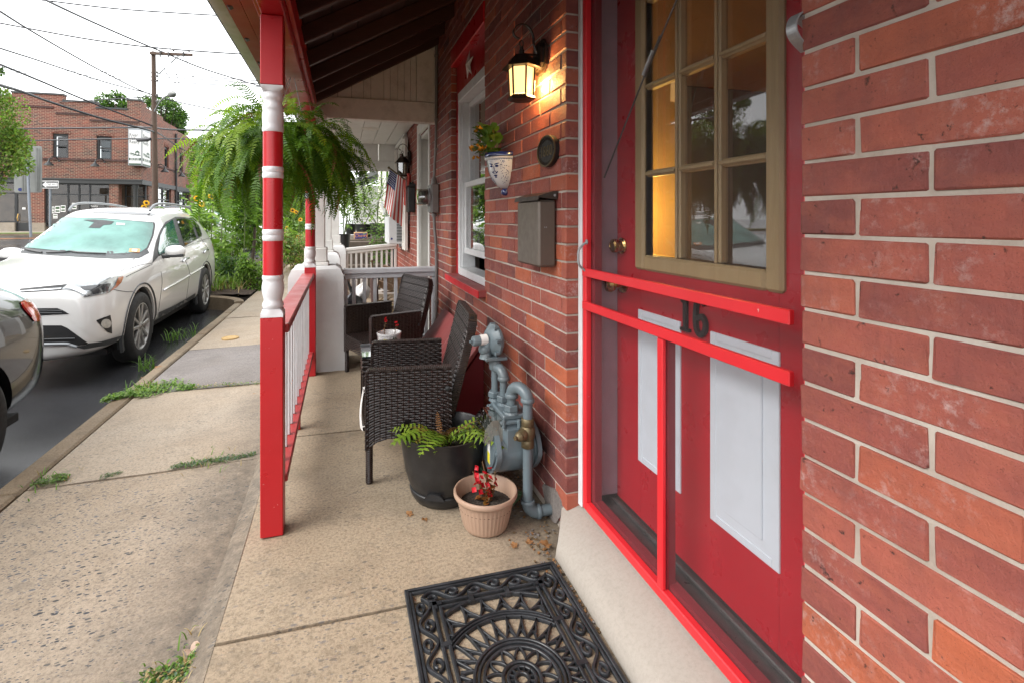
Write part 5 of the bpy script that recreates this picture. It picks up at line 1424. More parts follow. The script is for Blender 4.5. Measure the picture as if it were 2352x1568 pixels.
m = MB(); m.tube(crom([(0.785, 4.34, 1.55), (0.792, 4.34, 1.70), (0.80, 4.335, 1.86), (0.804, 4.335, 2.2), (0.806, 4.335, 2.72)], 5), 0.012, 8)
m.tube(crom([(0.785, 4.34, 1.22), (0.790, 4.335, 1.10), (0.800, 4.33, 0.98), (0.803, 4.33, 0.86), (0.803, 4.33, 0.40), (0.790, 4.32, 0.30), (0.775, 4.30, 0.10), (0.77, 4.29, 0.0)], 5), 0.013, 8)
for z in (2.62, 2.06, 1.80, 0.92, 0.46): m.box(0.79, 0.819, 4.312, 4.356, z, z + 0.016)
m.build('conduit', M['meter_box'], em, smooth=50)

# ---- pots by the wall
bp = thing('black_planter', 'large black plastic planter holding a half dried fern, next to the gas meter', 'planter', (0.43, 2.15, 0))
m = MB(); m.lathe([(0.112, 0.0), (0.128, 0.006), (0.142, 0.030), (0.147, 0.050), (0.146, 0.053), (0.142, 0.056)], (0, 0, 0), 40); m.build('reservoir_base', M['black_plastic'], bp, local=True, smooth=50)
m = MB(); m.lathe([(0.140, 0.054), (0.153, 0.085), (0.166, 0.130), (0.178, 0.200), (0.186, 0.270), (0.192, 0.284), (0.194, 0.289), (0.190, 0.291), (0.184, 0.284), (0.178, 0.24), (0.172, 0.215)], (0, 0, 0), 48, caps=False); m.build('pot_body', M['black_plastic'], bp, local=True, smooth=50)
m = MB(); 
for sgn in (1,):
    pts = [(0.042 * cos(a), 0.026 * sin(a)) for a in [pi * i / 10 for i in range(11)]]
    m.prism(pts, (-0.062, -0.1335, 0.056), (0.906, -0.42, 0), (0, 0, 1), (-0.42, -0.906, 0), 0.014)
m.build('water_slot', M['dark'], bp, local=True, smooth=0)
m = MB(); m.lathe([(0.174, 0.215), (0.10, 0.222), (0.0, 0.225)], (0, 0, 0), 32, caps=False); m.build('soil', M['soil'], bp, local=True)

tp = thing('tan_flowerpot', 'small ribbed tan plastic flowerpot with a red begonia, in front of the gas meter', 'flowerpot', (0.545, 1.885, 0))
fl = lambda a, h: 1.0 - 0.020 * (0.5 + 0.5 * cos(40 * a)) ** 2 if 0.012 < h < 0.116 else 1.0
m = MB(); m.lathe([(0.075, 0.0), (0.082, 0.003), (0.086, 0.010), (0.088, 0.014), (0.094, 0.035), (0.101, 0.065), (0.108, 0.095), (0.112, 0.114), (0.113, 0.118), (0.115, 0.120), (0.122, 0.122), (0.125, 0.128), (0.125, 0.138), (0.122, 0.143), (0.117, 0.143), (0.113, 0.138), (0.104, 0.085)], (0, 0, 0), 160, flute=fl); m.build('pot_body', M['tan_plastic'], tp, local=True, smooth=50)
m = MB(); m.lathe([(0.106, 0.086), (0.05, 0.094), (0.0, 0.096)], (0, 0, 0), 32, caps=False); m.build('soil', M['soil'], tp, local=True)
bg = thing('red_begonia', 'small wilting red begonia growing in the ribbed tan flowerpot', 'flower plant', (0.545, 1.885, 0.09))
bl, bf, bs = MB(), MB(), MB()
for (x, y, h) in ((0, 0, 0.16), (-0.012, 0.01, 0.12), (0.018, 0.008, 0.11), (0.005, -0.012, 0.07)):
    P = crom([(x, y, 0), (x * 2 + 0.004, y, h * 0.5), (x * 3 - 0.012, y + 0.004, h)], 6); bs.tube(P, 0.0022, 5)
    for k in range(8):
        p = P[min(len(P) - 1, 1 + k)]; 
        if k < 5 or rnd.random() < 0.5: leaf_shape(bl, p, rdir(0.1), (0, 0, 1), 0.028, 0.026, 0, 0.2, 3, 0.3)
        if k > 3: blossom(bf, Vector(p) + Vector((rnd.uniform(-.014, .014), rnd.uniform(-.01, .01), 0.005)), 0.014, 4)
for k in range(13): blossom(bf, Vector((rnd.uniform(-0.045, 0.02), rnd.uniform(-.01, .012), rnd.uniform(0.035, 0.165))), 0.014, 4)
bl.build('foliage', M['begonia_lf'], bg, local=True, kind='stuff'); bf.build('blossom', M['begonia'], bg, local=True, kind='stuff'); bs.build('stem', M['brown_stem'], bg, local=True)

# ---- woven chairs
def weave(b, fn, nu, nv, amp=0.0032, m=0):
    """strands running along u, in and out of stakes; fn(u, v) -> (point, normal)"""
    K = 2 * nu
    for j in range(nv):
        v0, v1 = (j + 0.06) / nv, (j + 0.94) / nv; vm = (v0 + v1) / 2
        vs = []
        for i in range(K + 1):
            u = i / K; h = amp * cos(pi * i) * (1 if j % 2 else -1) if i % 2 == 0 or True else 0
            h = amp * sin(pi * (i / 2.0 + (0.5 if j % 2 else -0.5)))
            for vv, e in ((v0, -0.0012), (vm, 0.0010), (v1, -0.0012)):
                p, n_ = fn(u, vv); vs.append(Vector(p) + Vector(n_) * (h + e))
        fs = []
        for i in range(K):
            a = i * 3; fs += [(a, a + 3, a + 4, a + 1), (a + 1, a + 4, a + 5, a + 2)]
        b.add(vs, fs, m)
def stakes(b, fn, nu, w=0.0022, m=0):
    for i in range(nu):
        u = (i + 0.5) / nu
        pts = [Vector(fn(u, v)[0]) for v in (0, 0.5, 1)]; b.tube(pts, w, 4, m, caps=False)
def wicker_chair(loc, rz, label, low_side=-1):
    t = thing('wicker_chair', label, 'chair', loc, rz, 'brown wicker armchairs')
    WK = [M['wicker'], M['wicker_in']]
    ax0, ax1, AY, top, TH = -0.205, 0.185, 0.258, 0.515, 0.020
    def abot(x): 
        u = (x - ax0) / (ax1 - ax0); return 0.150 + 0.055 * (1 - (2 * u - 1) ** 4) 
    for s_ in (-1, 1):
        b = MB()
        for side in (-1, 1):
            yy = s_ * AY + side * TH
            fn = lambda u, v, yy=yy, side=side: ((ax0 + (ax1 - ax0) * u, yy, abot(ax0 + (ax1 - ax0) * u) + (top - abot(ax0 + (ax1 - ax0) * u)) * v), (0, side, 0))
            weave(b, fn, 15, 28); stakes(b, fn, 15)
        b.box(ax0 + 0.004, ax1 - 0.004, s_ * AY - TH + 0.005, s_ * AY + TH - 0.005, 0.206, top - 0.004, m=1)
        P = [(ax0 + 0.002, s_ * AY, 0.16), (ax0 + 0.002, s_ * AY, top - 0.02), (ax0 + 0.012, s_ * AY, top), (ax1, s_ * AY, top)]
        for (p, q) in zip(P, P[1:]):
            n_ = max(1, int((Vector(q) - Vector(p)).length / 0.0085))
            for k in range(n_):
                c = Vector(p).lerp(Vector(q), (k + 0.5) / n_); d = (Vector(q) - Vector(p)).normalized(); up = d.cross(Vector((0, 1, 0)))
                b.obox(c, (d, (0, 1, 0), up), (0.0040, TH + 0.004, 0.0045), 0.002)
        b.build('arm_panel', WK, t, local=True, kind='stuff')
    # back, leaning, with rounded top corners
    bw, z0, z1, th = 0.238, 0.27, 0.735, 0.016
    def bx(v): return 0.180 + 0.095 * v + 0.02 * v * v
    b = MB()
    for side in (-1, 1):
        def fn(u, v, side=side):
            y = -bw + 2 * bw * u; corner = max(0, abs(2 * u - 1) - 0.80) / 0.20
            zt = z1 - 0.045 * corner ** 2.2
            return ((bx(v) + side * th, y, z0 + (zt - z0) * v), (side * 0.97, 0, 0.2))
        weave(b, fn, 24, 44, amp=0.0024); stakes(b, fn, 24)
    for k in range(10):
        v = k / 10 + 0.02; b.obox((bx(v + 0.04), 0, z0 + (z1 - z0) * (v + 0.04) - 0.012), ((1, 0, 0.2), (0, 1, 0), (-0.2, 0, 1)), (th - 0.005, bw - 0.012, 0.026), m=1)
    edge = [(bx(0), -bw, z0), (bx(0.9), -bw, z1 - 0.075), (bx(0.96), -bw * 0.965, z1 - 0.025), (bx(1), -bw * 0.86, z1), (bx(1), bw * 0.86, z1), (bx(0.96), bw * 0.965, z1 - 0.025), (bx(0.9), bw, z1 - 0.075), (bx(0), bw, z0)]
    for (p, q) in zip(edge, edge[1:]):
        p, q = Vector(p), Vector(q); n_ = max(1, int((q - p).length / 0.0085)); d = (q - p).normalized()
        for k in range(n_):
            c = p.lerp(q, (k + 0.5) / n_); xx = Vector((1, 0, -0.2)).normalized(); up = d.cross(xx).normalized()
            b.obox(c, (d, xx, up), (0.0040, th + 0.005, 0.0048), 0.002)
    b.build('backrest', WK, t, local=True, kind='stuff')
    b = MB()
    fn = lambda u, v: ((ax0 + 0.01 + (0.205 - ax0) * v, -AY + TH + (2 * AY - 2 * TH) * u, 0.300 - 0.006 * sin(pi * u) * sin(pi * v)), (0, 0, 1))
    weave(b, fn, 22, 34); b.box(ax0 + 0.01, 0.20, -AY + TH, AY - TH, 0.27, 0.292, m=1); b.build('seat', WK, t, local=True, kind='stuff')
    b = MB()
    fn = lambda u, v: ((ax0 - 0.001, -AY + 2 * AY * u, 0.150 + 0.05 * (1 - (2 * u - 1) ** 4) + (0.300 - 0.150 - 0.05 * (1 - (2 * u - 1) ** 4)) * v), (-1, 0, 0))
    weave(b, fn, 20, 12); b.build('apron', WK, t, local=True, kind='stuff')
    for (x, y) in ((ax0 + 0.016, -AY), (ax0 + 0.016, AY), (ax1 - 0.01, -AY), (ax1 - 0.01, AY)):
        b = MB(); n_ = 22
        for k in range(n_): b.lathe([(0.0155, 0.006 + k * 0.0088), (0.0172, 0.010 + k * 0.0088), (0.0155, 0.0142 + k * 0.0088)], (x, y, 0), 10)
        b.lathe([(0.014, 0), (0.014, 0.01)], (x, y, 0), 10); b.build('leg', WK, t, local=True)
    b = MB()
    for s_ in (-1, 1): b = MB(); b.lathe([(0.012, 0), (0.011, 0.006), (0, 0.009)], (ax1 - 0.02, s_ * (AY + TH + 0.002), 0.42), 10, (0, s_, 0)); b.build('bolt_cap', M['black_paint'], t, local=True)
    pass
    return t
wicker_chair((0.337, 2.56, 0), radians(-6), 'dark brown wicker armchair nearest the camera, behind the black planter')
wicker_chair((0.305, 3.88, 0), radians(19), 'dark brown wicker armchair at the back, by the grey picket fence')
# small table with a glass top between the chairs
tb = thing('side_table', 'small dark wicker table with a black glass top between the two wicker chairs', 'table', (0.33, 3.05, 0))
m = MB(); m.box(0.112, 0.56, 2.90, 3.20, 0.412, 0.420, bev=0.002); m.build('glass_top', plain('black_glass', (0.01, 0.02, 0.025), 0.03, var=0.05, coat=1.0), tb)
b = MB()
for (y, sgn) in ((2.905, -1), (3.195, 1)):
    fn = lambda u, v, y=y, sgn=sgn: ((0.12 + 0.43 * u, y, 0.30 + 0.108 * v), (0, sgn, 0)); weave(b, fn, 16, 8)
for (x, sgn) in ((0.117, -1), (0.553, 1)):
    fn = lambda u, v, x=x, sgn=sgn: ((x, 2.905 + 0.29 * u, 0.30 + 0.108 * v), (sgn, 0, 0)); weave(b, fn, 10, 8)
b.box(0.122, 0.548, 2.91, 3.19, 0.302, 0.408, m=1); b.build('apron', [M['wicker'], M['wicker_in']], tb, kind='stuff')
for x in (0.13, 0.54):
    for y in (2.92, 3.18): m = MB(); m.box(x - 0.014, x + 0.014, y - 0.014, y + 0.014, 0, 0.30); m.build('leg', M['wicker'], tb)
cl = MB()
cl.grid(lambda u, v: (0.108 - 0.010 * sin(3 * v) - 0.012 * sin(9 * u) * v, 2.60 + 0.09 * u + 0.01 * v, 0.32 - 0.20 * v + 0.015 * sin(5 * u)), 10, 8)
cl.grid(lambda u, v: (0.108 + 0.10 * v, 2.60 + 0.09 * u, 0.32 + 0.004 * sin(9 * v)), 6, 4)
tag(cl.build('white_cloth', M['cloth_white'], None, smooth=80), 'white cloth hanging over the front edge of the nearer wicker chair', 'cloth')
wp_ = thing('white_flowerpot', 'white ceramic pot painted with yellow flowers on the glass table', 'flowerpot', (0.275, 3.02, 0.420))
m = MB(); m.lathe([(0.052, 0), (0.058, 0.004), (0.066, 0.05), (0.069, 0.090), (0.072, 0.092), (0.072, 0.102), (0.069, 0.104), (0.065, 0.10), (0.062, 0.060), (0.0, 0.062)], (0, 0, 0), 36); m.build('pot_body', M['clay_white'], wp_, local=True, smooth=50)
m = MB()
def on_pot(a, z): r = 0.0585 + 0.0118 * min(1, z / 0.09) + 0.0006; return (r * cos(a), r * sin(a), z)
def pdab(b, a, z, la, lz, rot=0): b.add([on_pot(a + (la * cos(t_) * cos(rot) - lz * sin(t_) * sin(rot)) / 0.068, z + la * cos(t_) * sin(rot) + lz * sin(t_) * cos(rot)) for t_ in [2 * pi * i / 8 for i in range(8)]], [tuple(range(8))])
for k in range(6): pdab(m, -pi / 2 - 0.55 + 0.06 * k, 0.060 + 0.008 * sin(2.1 * k), 0.008, 0.010)
pdab(m, -pi / 2 + 0.35, 0.062, 0.007, 0.006); m.build('yellow_flowers', M['yellow_print'], wp_, local=True, smooth=0)
m = MB()
pdab(m, -pi / 2 - 0.15, 0.072, 0.014, 0.002, 0.4); pdab(m, -pi / 2 - 0.12, 0.062, 0.006, 0.003, 1.2)
for k in range(7): pdab(m, -pi / 2 + 0.22 + 0.06 * k, 0.074 + 0.006 * (k % 2), 0.009, 0.0018, 0.6 + k * 0.9)
m.build('painted_leaves', M['green_print'], wp_, local=True, smooth=0)
bg2 = thing('bronze_begonia', 'leggy red begonia with bronze leaves in the white painted pot', 'flower plant', (0.275, 3.02, 0.48))
bl, bf, bs = MB(), MB(), MB()
for (P) in ([(-0.02, 0, 0), (-0.028, 0, 0.05), (-0.020, 0, 0.115)], [(0.03, 0, 0), (0.034, 0, 0.04), (0.045, 0, 0.085)]):
    C_ = crom(P, 5); bs.tube(C_, 0.0022, 5)
    for c in C_[2:-2]: leaf_shape(bl, c, rdir(0.0), (0, 0, 1), 0.016, 0.012, 0, 0.2, 2, 0.4)
    for k in range(3): blossom(bf, C_[-1] + Vector((rnd.uniform(-.005, .005), 0, rnd.uniform(-0.008, 0.012))), 0.013, 5)
for k in range(12): leaf_shape(bl, (rnd.uniform(-.03, .04), rnd.uniform(-.03, .03), 0.0), rdir(0.3), (0, 0, 1), 0.04, 0.028, 0, 0.2, 3, 0.5)
bl.build('foliage', M['begonia_lf'], bg2, local=True, kind='stuff'); bf.build('blossom', M['begonia'], bg2, local=True); bs.build('stem', M['brown_stem'], bg2, local=True)

# ---- black rubber doormat
mat_t = thing('doormat', 'black openwork rubber doormat with scrolls and a rosette, in front of the door', 'doormat', (0.453, 1.222, 0.0))
MW, ML, TZ = 0.2575, 0.390, 0.0125
b = MB()
def rect(w, l): return [(-w, -l), (w, -l), (w, l), (-w, l)]
def frame(w, l, wd, h=TZ, rdg=0.002): b.ribbon(rect(w, l), wd, 0.0, h, closed=True, ridge=rdg)
frame(MW - 0.005, ML - 0.005, 0.010); frame(MW - 0.017, ML - 0.017, 0.007, TZ - 0.002)
for k in range(40):
    pass
IW, IL = MW - 0.078, ML - 0.078
b.build('outer_frame', M['rubber_mat'], mat_t, local=True); b = MB()
frame(IW, IL, 0.008); frame(IW - 0.020, IL - 0.020, 0.008)
for s_ in (-1, 1):
    for k in range(5):
        y = -IL + 2 * IL * k / 4; b.ribbon([(s_ * (IW + 0.006), y * 0.98), (s_ * (IW - 0.026), y * 0.98)], 0.014, 0, TZ + 0.001)
    for k in range(4):
        x = -IW + 2 * IW * k / 3; b.ribbon([(x * 0.98, s_ * (IL + 0.006)), (x * 0.98, s_ * (IL - 0.026))], 0.014, 0, TZ + 0.001)
b.build('inner_frame', M['rubber_mat'], mat_t, local=True)
# scroll border
b = MB()
def scroll_run(p0, p1, n):
    p0, p1 = Vector(p0), Vector(p1); d = (p1 - p0); L = d.length; d.normalize(); q = Vector((-d.y, d.x))
    A = 0.0205; pts = []
    N = n * 12
    for i in range(N + 1):
        t_ = i / N; pts.append(p0 + d * L * t_ + q * A * sin(2 * pi * n / 2 * t_))
    b.ribbon([(p.x, p.y) for p in pts], 0.0085, 0, TZ, ridge=0.0025)
    for k in range(n):
        sg = 1 if k % 2 == 0 else -1
        c = p0 + d * L * (k + 0.56) / n - q * sg * 0.006; sp = []
        for i in range(22):
            a = i / 21 * 2 * pi * 0.98; r = 0.0205 * (1 - 0.62 * i / 21)
            sp.append(c + d * (-r * cos(a) * 1.05) * -1 + q * sg * (r * sin(a)) * -0.8)
        b.ribbon([(p.x, p.y) for p in sp], [0.0085] * 18 + [0.009, 0.010, 0.0105, 0.009], 0, TZ - 0.0006, ridge=0.0025)
bm = 0.048
scroll_run((-MW + bm, -ML + bm), (MW - bm, -ML + bm), 6); scroll_run((MW - bm, ML - bm), (-MW + bm, ML - bm), 6)
scroll_run((MW - bm, -ML + bm), (MW - bm, ML - bm), 10); scroll_run((-MW + bm, ML - bm), (-MW + bm, -ML + bm), 10)
b.build('scroll_border', M['rubber_mat'], mat_t, local=True)
b = MB(); LX, LY = IW - 0.022, IL - 0.022
def clipped(path, wd, h=TZ, rdg=0.002):
    run = []
    for p in path:
        if abs(p[0]) < LX and abs(p[1]) < LY: run.append(p)
        else:
            if len(run) > 1: b.ribbon(run, wd, 0, h, ridge=rdg)
            run = []
    if len(run) > 1: b.ribbon(run, wd, 0, h, ridge=rdg)
def circ(r, wd, h=TZ, n=120): clipped([(r * cos(2 * pi * i / n), r * sin(2 * pi * i / n)) for i in range(n + 1)], wd, h)
for r, wd in ((0.018, 0.008), (0.036, 0.008), (0.050, 0.009), (0.098, 0.008), (0.112, 0.007), (0.124, 0.008), (0.206, 0.006), (0.216, 0.006), (0.226, 0.006), (0.300, 0.010)): circ(r, wd)
def polar(r, a): return (r * cos(a), r * sin(a))
NA = 28
for k in range(NA):
    a = 2 * pi * k / NA; st = 2 * pi / NA
    for (r0, r1) in ((0.128, 0.203), (0.229, 0.297)):
        for e in (-1, 1):
            clipped([polar(r0 + (r1 - r0) * t_, a + e * st * (0.5 * (1 - (1 - t_) ** 1.9) if True else 0)) for t_ in [i / 9 for i in range(10)]], 0.0055, TZ - 0.001, 0.0015)
        for e in (-1, 1): clipped([polar(r0 + 0.004 + (r1 - r0) * 0.36 * t_, a + st * 0.5 + e * st * 0.5 * (1 - t_)) for t_ in [i / 4 for i in range(5)]], 0.005, TZ - 0.002, 0.0015)
for k in range(12):
    a = 2 * pi * k / 12
    for e in (-1, 1): clipped([polar(0.054 + 0.042 * t_, a + e * (pi / 12) * t_ ** 1.6) for t_ in [i / 6 for i in range(7)]], 0.0055, TZ - 0.001, 0.0015)
    clipped([polar(0.020, a), polar(0.034, a)], 0.004)
b.build('rosette', M['rubber_mat'], mat_t, local=True)

# ================================================================ things on and around the next porch
ac = thing('air_conditioner', 'white window air conditioner sticking out of the far shuttered window', 'air conditioner', (0.72, 6.95, 1.0))
m = MB(); m.box(0.60, 0.835, 6.66, 7.26, 0.86, 1.22, bev=0.008); m.build('casing', M['ac_white'], ac)
for k in range(15): m = MB(); m.box(0.705, 0.81, 6.655, 6.6595, 0.895 + 0.02 * k, 0.905 + 0.02 * k); m.build('louvre', M['dark'], ac)
m = MB(); m.lathe([(0.014, 0), (0.014, 0.002)], (0.64, 6.6595, 0.93), 16, (0, -1, 0)); m.build('badge', M['blue_print'], ac)
m = MB(); m.box(0.74, 0.80, 6.69, 6.75, 0.82, 0.859); m.build('bracket', M['galv'], ac)
fl_t = thing('flag', 'american flag hanging folded from a short pole on the far brick wall', 'flag', (0.62, 6.0, 1.6))
FB, FT = Vector((0.80, 5.92, 1.60)), Vector((0.545, 6.02, 1.80))
m = MB(); m.tube([tuple(FB), tuple(FT)], 0.010, 8); m.ball(FT, 0.016, 8, 6); m.build('flag_pole', M['old_brass'], fl_t)
m = MB(); m.lathe([(0.02, 0), (0.016, 0.07)], (0.815, 5.915, 1.588), 10, tuple(FT - FB)); m.box(0.806, 0.819, 5.885, 5.945, 1.55, 1.63); m.build('pole_bracket', M['black_iron'], fl_t)
def flag_pt(u, v):
    """u along the hoist from the tip to the wall end, v down the cloth"""
    p = FT.lerp(FB, 0.04 + 0.62 * u * (1 - 0.25 * v)); w_ = sin(7 * u + 1.2 * v) * 0.030 * (0.3 + v)
    return Vector((p.x - 0.085 * v * (1 - u) + w_ * 0.5, p.y + w_ - 0.04 * v, p.z - (0.46 + 0.05 * u) * v - 0.09 * u * v))
b = MB(); NU, NV = 39, 30
vs = [flag_pt(i / NU, j / NV) for j in range(NV + 1) for i in range(NU + 1)]
b.v = [tuple(p) for p in vs]
for j in range(NV):
    for i in range(NU):
        b.f.append((j * (NU + 1) + i, j * (NU + 1) + i + 1, (j + 1) * (NU + 1) + i + 1, (j + 1) * (NU + 1) + i))
        canton = i < 21 and j < 12
        b.m.append(2 if canton else (0 if (i // 3) % 2 == 0 else 1))
b.build('cloth', [M['flag_red'], M['cloth_white'], M['navy']], fl_t, smooth=80)
b = MB()
for r in range(7):
    for q in range(5 if r % 2 else 6):
        u = (0.04 + 0.085 * q + (0.04 if r % 2 else 0)); v = 0.03 + 0.052 * r
        if u > 0.52: continue
        c = flag_pt(u, v); du = (flag_pt(u + 0.01, v) - c).normalized(); dv = (flag_pt(u, v + 0.01) - c).normalized(); nn = du.cross(dv)
        for sd in (-1, 1):
            P = [c + nn * 0.0025 * sd + (du * cos(a) + dv * sin(a)) * (0.008 if i % 2 == 0 else 0.0035) for i, a in enumerate([2 * pi * k / 10 for k in range(10)])]
            b.add(P, [tuple(range(10))])
b.build('star', M['cloth_white'], fl_t, smooth=0, kind='stuff')
b = MB()
for k in range(3): b.grid(lambda u, v, k=k: tuple(FT.lerp(FB, 0.66 + 0.09 * k + 0.09 * u) + Vector((0.02 * sin(6 * u + k), 0.03 * sin(5 * u + 2 * k) , -0.30 * v + 0.05 * k))), 6, 6, m=k % 2)
b.build('cloth_bunch', [M['flag_red'], M['cloth_white']], fl_t, smooth=80)
mb2 = thing('mailbox', 'black mailbox on the far brick wall beneath the carriage lantern', 'mailbox', (0.77, 5.82, 1.4))
m = MB(); m.box(0.735, 0.817, 5.72, 5.90, 1.27, 1.56, bev=0.008); m.build('box_body', M['black_paint'], mb2)
m = MB(); m.prism([(0.817, 1.562), (0.817, 1.60), (0.75, 1.585), (0.728, 1.562)], (0, 5.715, 0), (1, 0, 0), (0, 0, 1), (0, 1, 0), 0.19); m.build('lid', M['black_paint'], mb2)
m = MB(); m.tube([(0.76, 5.74, 1.27), (0.755, 5.76, 1.16), (0.76, 5.81, 1.13), (0.765, 5.86, 1.16), (0.76, 5.88, 1.27)], 0.004, 6); m.build('paper_hook', M['black_iron'], mb2)
# between the two fences
bag = thing('bin_bag', 'tied black bin bag slumped beside the pier behind the picket fence', 'bin bag', (0.10, 4.85, 0))
b = MB()
def bagf(u, v):
    a = 2 * pi * u; r = 0.17 * sin(pi * min(1, v * 0.9 + 0.12)) ** 0.6 * (1 + 0.10 * sin(7 * a + 5 * v) + 0.05 * sin(13 * a)); 
    if v > 0.86: r *= max(0.12, 1 - (v - 0.86) * 7)
    return (0.10 + r * cos(a), 4.85 + r * sin(a), 0.52 * v + (0.06 if v == 1 else 0))
b.grid(bagf, 40, 16); b.build('bag_body', plain('black_bag', (0.012, 0.012, 0.014), 0.16, var=0.2), bag, smooth=80)
b = MB(); b.tube([(0.10, 4.85, 0.50), (0.06, 4.86, 0.60), (0.03, 4.86, 0.66)], [0.02, 0.012, 0.02], 6); b.build('bag_tie', M['black_plastic'], bag)
wb = thing('white_bag', 'white crumpled plastic bag on top of the black bin bag', 'bag', (0.16, 4.92, 0.42))
b = MB(); b.grid(lambda u, v: (0.20 + 0.07 * sin(pi * v) * cos(2 * pi * u) * (1 + .2 * sin(5 * u * 6)), 4.98 + 0.06 * sin(pi * v) * sin(2 * pi * u), 0.40 + 0.16 * v + 0.02 * sin(17 * u)), 20, 8); b.build('bag_body', M['cloth_white'], wb, smooth=80)
umb = thing('folded_umbrella', 'folded dark brown garden umbrella leaning behind the picket fence', 'umbrella', (0.34, 5.3, 0))
b = MB(); b.tube([(0.36, 5.32, 0.06), (0.35, 5.32, 0.20), (0.33, 5.33, 0.45), (0.32, 5.34, 0.60), (0.315, 5.34, 0.66)], [0.016, 0.036, 0.044, 0.028, 0.014], 9); b.build('canopy', plain('brown_canvas', (0.06, 0.028, 0.022), 0.8, bump=0.4, bscale=30), umb)
b = MB(); b.tube([(0.365, 5.32, 0.0), (0.31, 5.345, 0.74)], 0.008, 6); b.ball((0.309, 5.346, 0.75), 0.016, 8, 6); b.build('shaft', M['brown_stem'], umb)
bdl = thing('wood_bundle', 'slanting panel of split wooden shingles leaning behind the picket fence', 'shingle panel', (0.58, 5.4, 0))
for r in range(6):
    for q in range(7):
        b = MB(); u = Vector((0.94, -0.12, -0.32)).normalized(); v = Vector((-0.15, 0.75, -0.6)); v = (v - u * v.dot(u)).normalized(); nn = u.cross(v)
        c = Vector((0.42, 5.15, 0.70)) + u * (0.012 + 0.052 * q + (0.02 if r % 2 else 0)) + v * 0.07 * r + nn * 0.012 * (r % 2)
        b.obox(c, (u, v, nn), (0.025, 0.038, 0.006), 0.002); b.build('shingle', wood('split_shingle', (0.24, 0.15, 0.09), (0.36, 0.25, 0.17), 0.8) if r == 0 and q == 0 else bpy.data.materials['split_shingle'], bdl)
twg = MB()
for k in range(170):
    c = Vector((0.56 + rnd.gauss(0, 0.085), 5.05 + rnd.gauss(0, 0.09), 0.10 + abs(rnd.gauss(0.10, 0.11)))); d = Vector((rnd.gauss(0, 1), rnd.gauss(0, 1), rnd.gauss(0, 0.5))).normalized() * rnd.uniform(0.05, 0.12)
    twg.tube([tuple(c - d), tuple(c + Vector((0, 0, rnd.uniform(-.02, .03)))), tuple(c + d)], rnd.uniform(0.003, 0.007), 5, m=rnd.randrange(2))
tag(twg.build('twig_pile', [M['brown_stem'], M['straw']], None), 'heap of dry grey twigs piled behind the picket fence', 'twigs', kind='stuff')
bn = thing('waste_bin', 'tall black bin with a rolled rim behind the rear wicker chair', 'bin', (0.66, 4.62, 0))
m = MB(); m.lathe([(0.10, 0), (0.12, 0.62), (0.135, 0.625), (0.135, 0.645), (0.115, 0.645), (0.095, 0.05)], (0.66, 4.62, 0), 24); m.build('bin_body', M['black_plastic'], bn)
m = MB(); m.box(0.655, 0.70, 4.482, 4.49, 0.56, 0.60); m.build('handle', M['black_plastic'], bn)
st = thing('garden_stone', 'rounded mossy stone on the porch floor by the cellar hatch', 'stone', (0.62, 4.18, 0))
b = MB(); b.ball((0.63, 4.12, 0.075), 0.085, 16, 10, sq=(1, 0.9, 0.95)); b.build('stone_body', plain('mossy_stone', (0.16, 0.125, 0.085), 0.9, var=0.3, bump=0.5, bscale=30), st)
# ================================================================ cars
def loft_body(stations, S, cuts, name, mats):
    """half sections (x, z) at stations y, mirrored, smoothed, wheel arches cut out"""
    v, f = [], []; n = len(stations[0][1]); K = 2 * n - 1
    for y, sec in stations:
        for x, z in sec: v.append((x * S[0], y * S[1], z * S[2]))
        for x, z in reversed(sec[:-1]): v.append((-x * S[0], y * S[1], z * S[2]))
    for j in range(len(stations) - 1):
        for i in range(K - 1): f.append((j * K + i, j * K + i + 1, (j + 1) * K + i + 1, (j + 1) * K + i))
        f.append((j * K + K - 1, j * K, (j + 1) * K, (j + 1) * K + K - 1))
    for base, rev in ((0, False), ((len(stations) - 1) * K, True)):
        for i in range(n - 1):
            q = [base + i, base + K - 1 - i, base + K - 2 - i, base + i + 1] if i < n - 2 else [base + i, base + K - 1 - i, base + i + 1]
            q = [a for k, a in enumerate(q) if a not in q[:k]]
            f.append(tuple(q) if not rev else tuple(reversed(q)))
    me = bpy.data.meshes.new(name); me.from_pydata(v, [], f); me.update()
    o = bpy.data.objects.new(name, me); COL.objects.link(o)
    md = o.modifiers.new('s', 'SUBSURF'); md.levels = 2; md.render_levels = 2
    cutters = []
    for (y, z, r, xin) in cuts:
        b = MB()
        for s_ in (-1, 1): b.lathe([(r, 0), (r, 1.0)], (s_ * xin, y, z), 40, (s_, 0, 0))
        co = b.build('arch', M['dark']); cutters.append(co)
        bm = o.modifiers.new('b', 'BOOLEAN'); bm.operation = 'DIFFERENCE'; bm.object = co; bm.solver = 'EXACT'
    dg = bpy.context.evaluated_depsgraph_get()
    m2 = bpy.data.meshes.new_from_object(o.evaluated_get(dg)); m2.name = name
    o.modifiers.clear(); o.data = m2
    for c in cutters: bpy.data.objects.remove(c)
    m2.materials.clear()
    for mt in mats: m2.materials.append(mt)
    m2.polygons.foreach_set('material_index', [0] * len(m2.polygons)); m2.polygons.foreach_set('use_smooth', [True] * len(m2.polygons)); m2.set_sharp_from_angle(angle=radians(42))
    bvh = BVHTree.FromPolygons([p.co.copy() for p in m2.vertices], [tuple(p.vertices) for p in m2.polygons])
    return o, bvh

